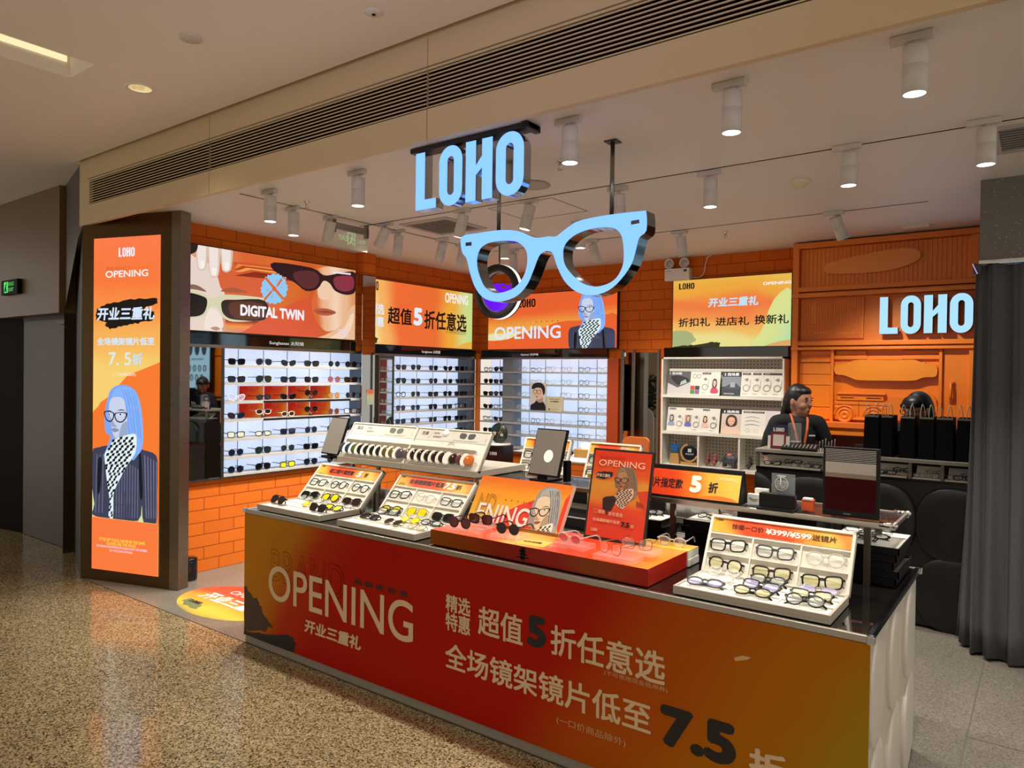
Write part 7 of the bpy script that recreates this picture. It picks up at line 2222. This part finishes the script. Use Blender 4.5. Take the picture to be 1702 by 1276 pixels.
def person(label, x, y, H, face_deg, hair, lean=0.0, head_pitch=0.0, group=None, woman=True, glasses_on=False, torso_deg=None, skin='#a87a62'):
    """local frame: +x forward, z up; H = height of the crown"""
    td = face_deg if torso_deg is None else torso_deg
    t = thing('person', label, 'person', (x, y, 0), (0, 0, math.radians(td)), local=True)
    SK = D(skin, .55, 0, .3); NV = D('#12110f', .8)
    sc = H / 1.66
    hs = sc * 1.12
    sw = .165 if woman else .195
    sh = 1.36 * sc
    HB = Matrix.Translation((lean, 0, H - .258 * sc)) @ Matrix.Rotation(math.radians(face_deg - td), 4, 'Z') @ Matrix.Rotation(math.radians(head_pitch), 4, 'Y')
    def hd(m, c, r, mat=SK, n=18):
        b = MB(); b.blob(tuple(q * hs for q in c), tuple(q * hs for q in r), mat, n); m.add(b.v, b.f, mat, HB, smooth=True)
    b = MB()
    limb(b, [(0, 0, .92 * sc, .125), (lean * .3, 0, 1.05 * sc, .115), (lean * .7, 0, 1.22 * sc, .125), (lean * .9, 0, 1.31 * sc, .10)], SK)
    limb(b, [(lean * .9, -sw * .75, sh - .02, .06), (lean * .9, sw * .75, sh - .02, .06)], SK)
    limb(b, [(lean, 0, sh - .02, .056), (lean + .008, 0, sh + .06, .050), (lean + .015, 0, sh + .12, .050)], SK)
    for s in (-1, 1):
        limb(b, [(0, s * .085, .90 * sc, .09), (.01, s * .085, .50 * sc, .058), (0, s * .085, .45 * sc, .056), (-.01, s * .09, .10, .038), (.03, s * .095, .035, .035), (.13, s * .10, .028, .026)], SK)
        el = (lean * .6 - .02, s * (sw + .075), 1.09 * sc)
        wr = (lean * .6 + .06, s * (sw + .07), .885 * sc)
        limb(b, [(lean * .9, s * sw, sh - .03, .055), (*el, .040), (*wr, .027)], SK)
        hx, hy, hz = wr[0] + .035, wr[1] - s * .01, wr[2] - .045
        b.blob((hx, hy, hz), (.036, .016, .045), SK, 12)
        for f_, (dy, L) in enumerate(((-.028, .062), (-.010, .072), (.009, .068), (.027, .052))):
            limb(b, [(hx + dy, hy, hz - .03, .0085), (hx + dy * 1.1, hy - s * .006, hz - .03 - L * .55, .0080), (hx + dy * 1.15, hy - s * .02, hz - .03 - L, .0075)], SK)
        limb(b, [(hx + .025, hy - s * .01, hz + .01, .010), (hx + .045, hy - s * .02, hz - .02, .0095), (hx + .048, hy - s * .024, hz - .045, .008)], SK)
    hd(b, (0, 0, .105), (.094, .074, .115)); hd(b, (.022, 0, .045), (.068, .058, .062)); hd(b, (.052, 0, .012), (.030, .030, .022))
    hd(b, (.093, 0, .086), (.013, .011, .013)); hd(b, (.086, 0, .108), (.012, .009, .028)); hd(b, (.055, .036, .075), (.03, .026, .03)); hd(b, (.055, -.036, .075), (.03, .026, .03))
    hd(b, (.080, 0, .045), (.012, .022, .013)); hd(b, (.060, 0, .030), (.03, .034, .03))
    for s in (-1, 1):
        hd(b, (-.005, s * .076, .095), (.018, .010, .032), n=12)
    put(remesh(b, .0075, SK, 3), 'body', t)
    m = MB()
    for s in (-1, 1):
        for (c, r, col) in (((.0795, s * .032, .117), (.0070, .0125, .0036), '#c8beb4'), ((.0835, s * .031, .117), (.0050, .0065, .0040), '#0c0806'), ((.082, s * .032, .1212), (.0065, .0145, .0018), '#17100d')):
            hd(m, c, r, D(col, .3), 10)
    m.build('eye', t)
    m = MB()
    for s in (-1, 1):
        hd(m, (.082, s * .034, .137), (.008, .018, .0035), D('#17100d', .7), 10)
    m.build('eyebrow', t)
    m = MB(); hd(m, (.0895, 0, .046), (.005, .020, .0045), D('#8a4038', .4), 12); m.build('mouth', t)
    # clothing
    c = MB(); SH = D('#0c0c10', .85)
    limb(c, [(0, 0, .90 * sc, .135), (lean * .3, 0, 1.05 * sc, .132), (lean * .7, 0, 1.22 * sc, .142), (lean * .9, 0, 1.30 * sc, .115)], SH)
    limb(c, [(lean * .9, -sw * .8, sh - .02, .070), (lean * .9, sw * .8, sh - .02, .070)], SH)
    for s in (-1, 1):
        el = (lean * .6 - .01, s * (sw + .085), 1.10 * sc)
        limb(c, [(lean * .9, s * sw, sh - .03, .072), (lean * .7, s * (sw + .055), 1.22 * sc, .064), (*el, .058)], SH)
    put(remesh(c, .012, SH, 4), 'shirt', t)
    c = MB()
    limb(c, [(0, 0, .93 * sc, .135), (0, 0, .86 * sc, .13)], SH)
    for s in (-1, 1):
        limb(c, [(0, s * .085, .88 * sc, .10), (.01, s * .085, .48 * sc, .075), (-.01, s * .09, .11, .06)], SH)
    put(remesh(c, .014, D('#14141a', .85), 3), 'trousers', t)
    # hair
    hm = MB(); HR = D('#0b0908', .45)
    hd(hm, (-.018, 0, .130), (.094, .082, .105), HR)
    if woman:
        hd(hm, (-.06, 0, .08), (.062, .078, .10), HR); hd(hm, (-.085, .0, .0), (.045, .066, .10), HR); hd(hm, (-.098, .0, -.09), (.040, .058, .10), HR); hd(hm, (-.10, 0, -.16), (.032, .048, .08), HR); hd(hm, (.022, 0, .178), (.062, .066, .040), HR)
    else:
        hd(hm, (-.03, 0, .11), (.085, .084, .10), HR); hd(hm, (.03, 0, .165), (.066, .074, .050), HR); hd(hm, (-.03, .055, .08), (.05, .03, .06), HR); hd(hm, (-.03, -.055, .08), (.05, .03, .06), HR)
        for k in range(7):
            hd(hm, (.084, -.05 + k * .0165, .152), (.012, .010, .020), HR, 10)
    put(remesh(hm, .007, HR, 3), 'hair', t)
    if glasses_on:
        m = MB()
        for s in (-1, 1):
            P = [HB @ Vector((.112 * sc, s * .036 + q[0], .128 * sc + q[1])) for q in superell(.024, .019, 3.0, 18)]
            m.tube(P, .003, D('#14100e', .3), 6, closed=True)
            m.tube([HB @ Vector((.108, s * .060, .132)), HB @ Vector((.0, s * .09, .126))], .0025, D('#14100e', .3), 6)
        m.tube([HB @ Vector((.113, -.012, .132)), HB @ Vector((.113, .012, .132))], .003, D('#14100e', .3), 6)
        m.build('spectacles', t)
    return t, HB, sc, sh, lean

w, HB, sc, sh, ln = person('person with long black hair, black T-shirt and orange lanyard, standing behind the dark counter', -1.745, 6.51, 1.71, -18, 'long', head_pitch=6, torso_deg=-62)
m = MB(); LA = D('#c85a24', .6)
def ribbon(P):
    V, F = [], []
    for q in P:
        V += [(q[0], q[1] - .009, q[2]), (q[0], q[1] + .009, q[2])]
    for i in range(len(P) - 1):
        F.append((2 * i, 2 * i + 1, 2 * i + 3, 2 * i + 2))
    m.add(V, F, LA)
for s in (-1, 1):
    ribbon([(-.045, s * .05, sh + .055), (.03, s * .066, sh + .052), (.095, s * .062, sh - .0), (.132, s * .048, sh - .08), (.150, s * .022, sh - .22), (.150, s * .006, sh - .30)])
o = m.build('lanyard', w); s_ = o.modifiers.new('Solidify', 'SOLIDIFY'); s_.thickness = .002
m = MB(); m.box(.150, .06, sh - .13, .154, .11, sh - .118, D('#d8d4cc', .5)); m.build('name_badge', w)
man = person('person with short black hair and glasses, bent behind the black paper bags', -.80, 6.49, 1.668, -125, 'short', lean=.04, torso_deg=-95, head_pitch=14, woman=False, glasses_on=True)

# ================================================================== ROUND TABLE, CHAIR, PEDESTAL
t = thing('round_table', 'white round high table by the eyeglass wall, behind the trays', 'table', (-3.48, 5.95, 0))
T = Matrix.Translation((-3.47, 5.95, 0))
m = MB(); m.lathe([(.001, .955), (.30, .955), (.31, .965), (.31, .975), (.30, .985), (.001, .985)], D('#d8d4ca', .25), 40, T); m.build('tabletop', t)
m = MB(); m.lathe([(.035, .02), (.03, .955)], M_ALU, 16, T); m.build('column', t); m = MB(); m.lathe([(.20, .0), (.20, .012), (.04, .025)], M_ALU, 28, T); m.build('base', t)
t = thing('tissue_box', 'wooden tissue box with a white tissue on the round table', 'tissue box', (-3.47, 5.93, .985))
m = MB(); m.box(-3.60, 5.86, .986, -3.35, 5.99, 1.065, D('#a87c3c', .5)); m.build('box', t, .004); m = MB(); m.add([(-3.54, 5.9, 1.064), (-3.42, 5.9, 1.064), (-3.42, 5.95, 1.064), (-3.54, 5.95, 1.064), (-3.54, 5.88, 1.115), (-3.47, 5.91, 1.13), (-3.41, 5.93, 1.105), (-3.50, 5.96, 1.12)], [(0, 1, 5, 4), (1, 2, 6, 5), (2, 3, 7, 6), (3, 0, 4, 7), (4, 5, 6, 7)], D('#eeeae2', .8), smooth=True); m.build('tissue', t)
m = MB(); m.blob((-3.70, 5.92, 1.015), (.055, .04, .03), M_BLACK, 14); tag(m.build('black_case'), 'small black case lying on the round table beside the tissue box', 'case')
t = thing('bar_chair', 'orange-backed chair beside the round table before the standing mirror', 'chair', (-2.80, 5.75, 0))
m = MB(); m.prism(rrect(-.125, 0, .125, .22, .05), -.015, .015, D('#d06a2c', .55), frame((-2.82, 5.60, 1.02), (1, 0, 0), (0, 0, 1))); m.build('backrest', t, .006)
m = MB(); m.box(-2.97, 5.60, .74, -2.67, 5.92, .79, D('#c8622a', .55)); m.build('seat', t, .012)
for sx in (-.13, .13):
    for sy in (5.62, 5.90):
        m = MB(); m.tube([(-2.82 + sx, sy, .75), (-2.82 + sx * 1.2, sy + (.03 if sy > 5.7 else -.03), .01)], .012, M_BLACK, 8); m.build('leg', t)
    m = MB(); m.tube([(-2.82 + sx * .7, 5.60, .76), (-2.82 + sx * .7, 5.585, 1.06)], .010, M_BLACK, 8); m.build('back_support', t)
t = thing('pedestal', 'black pedestal with a dark picture, carrying a round green display disc', 'pedestal', (-5.02, 6.55, 0))
m = MB(); m.box(-5.16, 6.46, .001, -4.90, 6.66, .955, D('#0f0d0e', .3)); m.build('column', t, .003)
p = Panel((-5.15, 6.458, .45), (1, 0, 0), (0, 0, 1), .24, .48); p.face(D('#120e10', .2)); p.shape([(.10, .12), (.16, .10), (.19, .22), (.15, .30), (.10, .24)], '#5a2418', px=False, smooth=3); p.loho((.07, .40), (.17, .435), '#b8b0a8', px=False); p.done(t)
t = thing('display_disc', 'round dark green disc display with gold lines on the black pedestal', 'display', (-5.03, 6.55, .955))
m = MB(); m.lathe([(.001, .956), (.135, .956), (.135, .975), (.001, .978)], M_WHITE, 32, Matrix.Translation((-5.03, 6.56, 0))); m.build('foot', t)
C = Matrix.Translation((-5.03, 6.56, 1.09)) @ Matrix.Rotation(math.radians(90), 4, 'X')
m = MB(); m.lathe([(.001, -.012), (.115, -.012), (.118, 0), (.115, .012), (.001, .012)], D('#16261c', .35), 36, C); m.build('disc', t)
m = MB(); T = frame((-5.03, 6.545, 1.09), (1, 0, 0), (0, 0, 1)); G_ = D('#a89868', .4, .5)
m.tube([(-.02, -.06, 0), (.05, .08, 0)], .003, G_, 6, M=T); m.tube([(-.05, 0, 0), (.06, .02, 0)], .003, G_, 6, M=T); m.box(-.075, -.02, 0, -.035, .015, .004, D('#c8c2a8'), T); m.box(.03, -.03, 0, .07, .0, .004, D('#a8a288'), T); m.build('gold_lines', t)

# ================================================================== THINGS THE MIRRORS SHOW
p = Panel((-.36, 6.82, 1.44), (1, 0, 0), (0, 0, 1), .78, .98, emit=.75)
t = thing('lit_poster', 'pale blue lit face-shape poster behind the curtain, seen in the wall mirror', 'lit poster', (0, 6.95, 1.44))
m = MB(); m.box(-.02, -.02, -.03, p.w + .02, p.h + .02, -.002, M_BLACK, p.M); m.build('casing', t)
p.face(EM('#b8e0f4', .75))
for r, (n_, yy, x0) in enumerate(((4, .36, .15), (3, .20, .24))):
    for k in range(n_):
        cx = x0 + k * .16
        p.shape([(cx + .055 * math.cos(a), yy + .06 * math.sin(a)) for a in [j * .4189 for j in range(15)]], '#4a5a64', px=False); p.shape([(cx - .02, yy - .04), (cx - .03, yy + .02), (cx, yy + .04), (cx + .03, yy + .02), (cx + .02, yy - .04)], '#a8c0cc', px=False)
for k in range(3):
    cx = .17 + k * .22; p.shape([(cx - .08, .74), (cx - .06, .62), (cx, .58), (cx + .06, .62), (cx + .08, .74), (cx, .77)], '#3a4a54', px=False, smooth=2)
p.text('找到你的风格 7', (.18, .50), (.60, .535), '#3a4a54', px=False, bold=.02); p.text('选对镜框 1', (.22, .88), (.56, .92), '#3a4a54', px=False, bold=.02)
p.done(t)
t = thing('potted_plant', 'leafy dark potted plant in the mall corridor, seen in the standing mirror', 'plant', (-7.55, -.9, 0))
m = MB(); m.lathe([(.16, .001), (.20, .36), (.18, .36), (.17, .33), (.001, .33)], D('#8a8478', .5), 24, Matrix.Translation((-7.55, -.9, 0))); m.build('pot', t)
m = MB(); rp = random.Random(3)
tips = []
for k in range(9):
    a = rp.uniform(0, 6.28); h = rp.uniform(1.2, 1.9); r_ = rp.uniform(.1, .55)
    pts = [(-7.55, -.9, .33), (-7.55 + r_ * .3 * math.cos(a), -.9 + r_ * .3 * math.sin(a), h * .6), (-7.55 + r_ * math.cos(a), -.9 + r_ * math.sin(a), h)]
    m.tube(pts, [.012, .008, .004], D('#3a2c1c', .7), 6); tips.append(pts)
m.build('stem', t)
m = MB()
for pts in tips:
    for j in range(46):
        f = .3 + .7 * j / 46
        q = Vector(pts[0]).lerp(Vector(pts[2]), f) + Vector((rp.uniform(-.08, .08), rp.uniform(-.08, .08), rp.uniform(-.05, .08)))
        E_ = Euler((rp.uniform(-1, 1), rp.uniform(-1, 1), rp.uniform(0, 6.28))).to_matrix().to_4x4()
        T = Matrix.Translation(q) @ E_
        m.add([(0, 0, 0), (.045, .06, .01), (0, .17, 0), (-.045, .06, .01)], [(0, 1, 2, 3)], D('#28321c', .5), T)
m.build('foliage', t)
t = thing('arch_board', 'white round-topped display board by the plant, seen in the standing mirror', 'display board', (-7.2, -.1, 0))
m = MB(); m.prism([(.23 * math.cos(a), .85 + .23 * math.sin(a)) for a in [math.pi * k / 16 for k in range(17)]] + [(-.23, 0.001), (.23, 0.001)], -.02, .02, D('#e4e0da', .5), frame((-7.15, -.1, 0), (1, 0, 0), (0, 0, 1))); m.build('board', t)
m = MB(); m.box(-7.30, -.22, .001, -7.0, -.13, .03, D('#c8c2b8', .5)); m.build('foot', t)
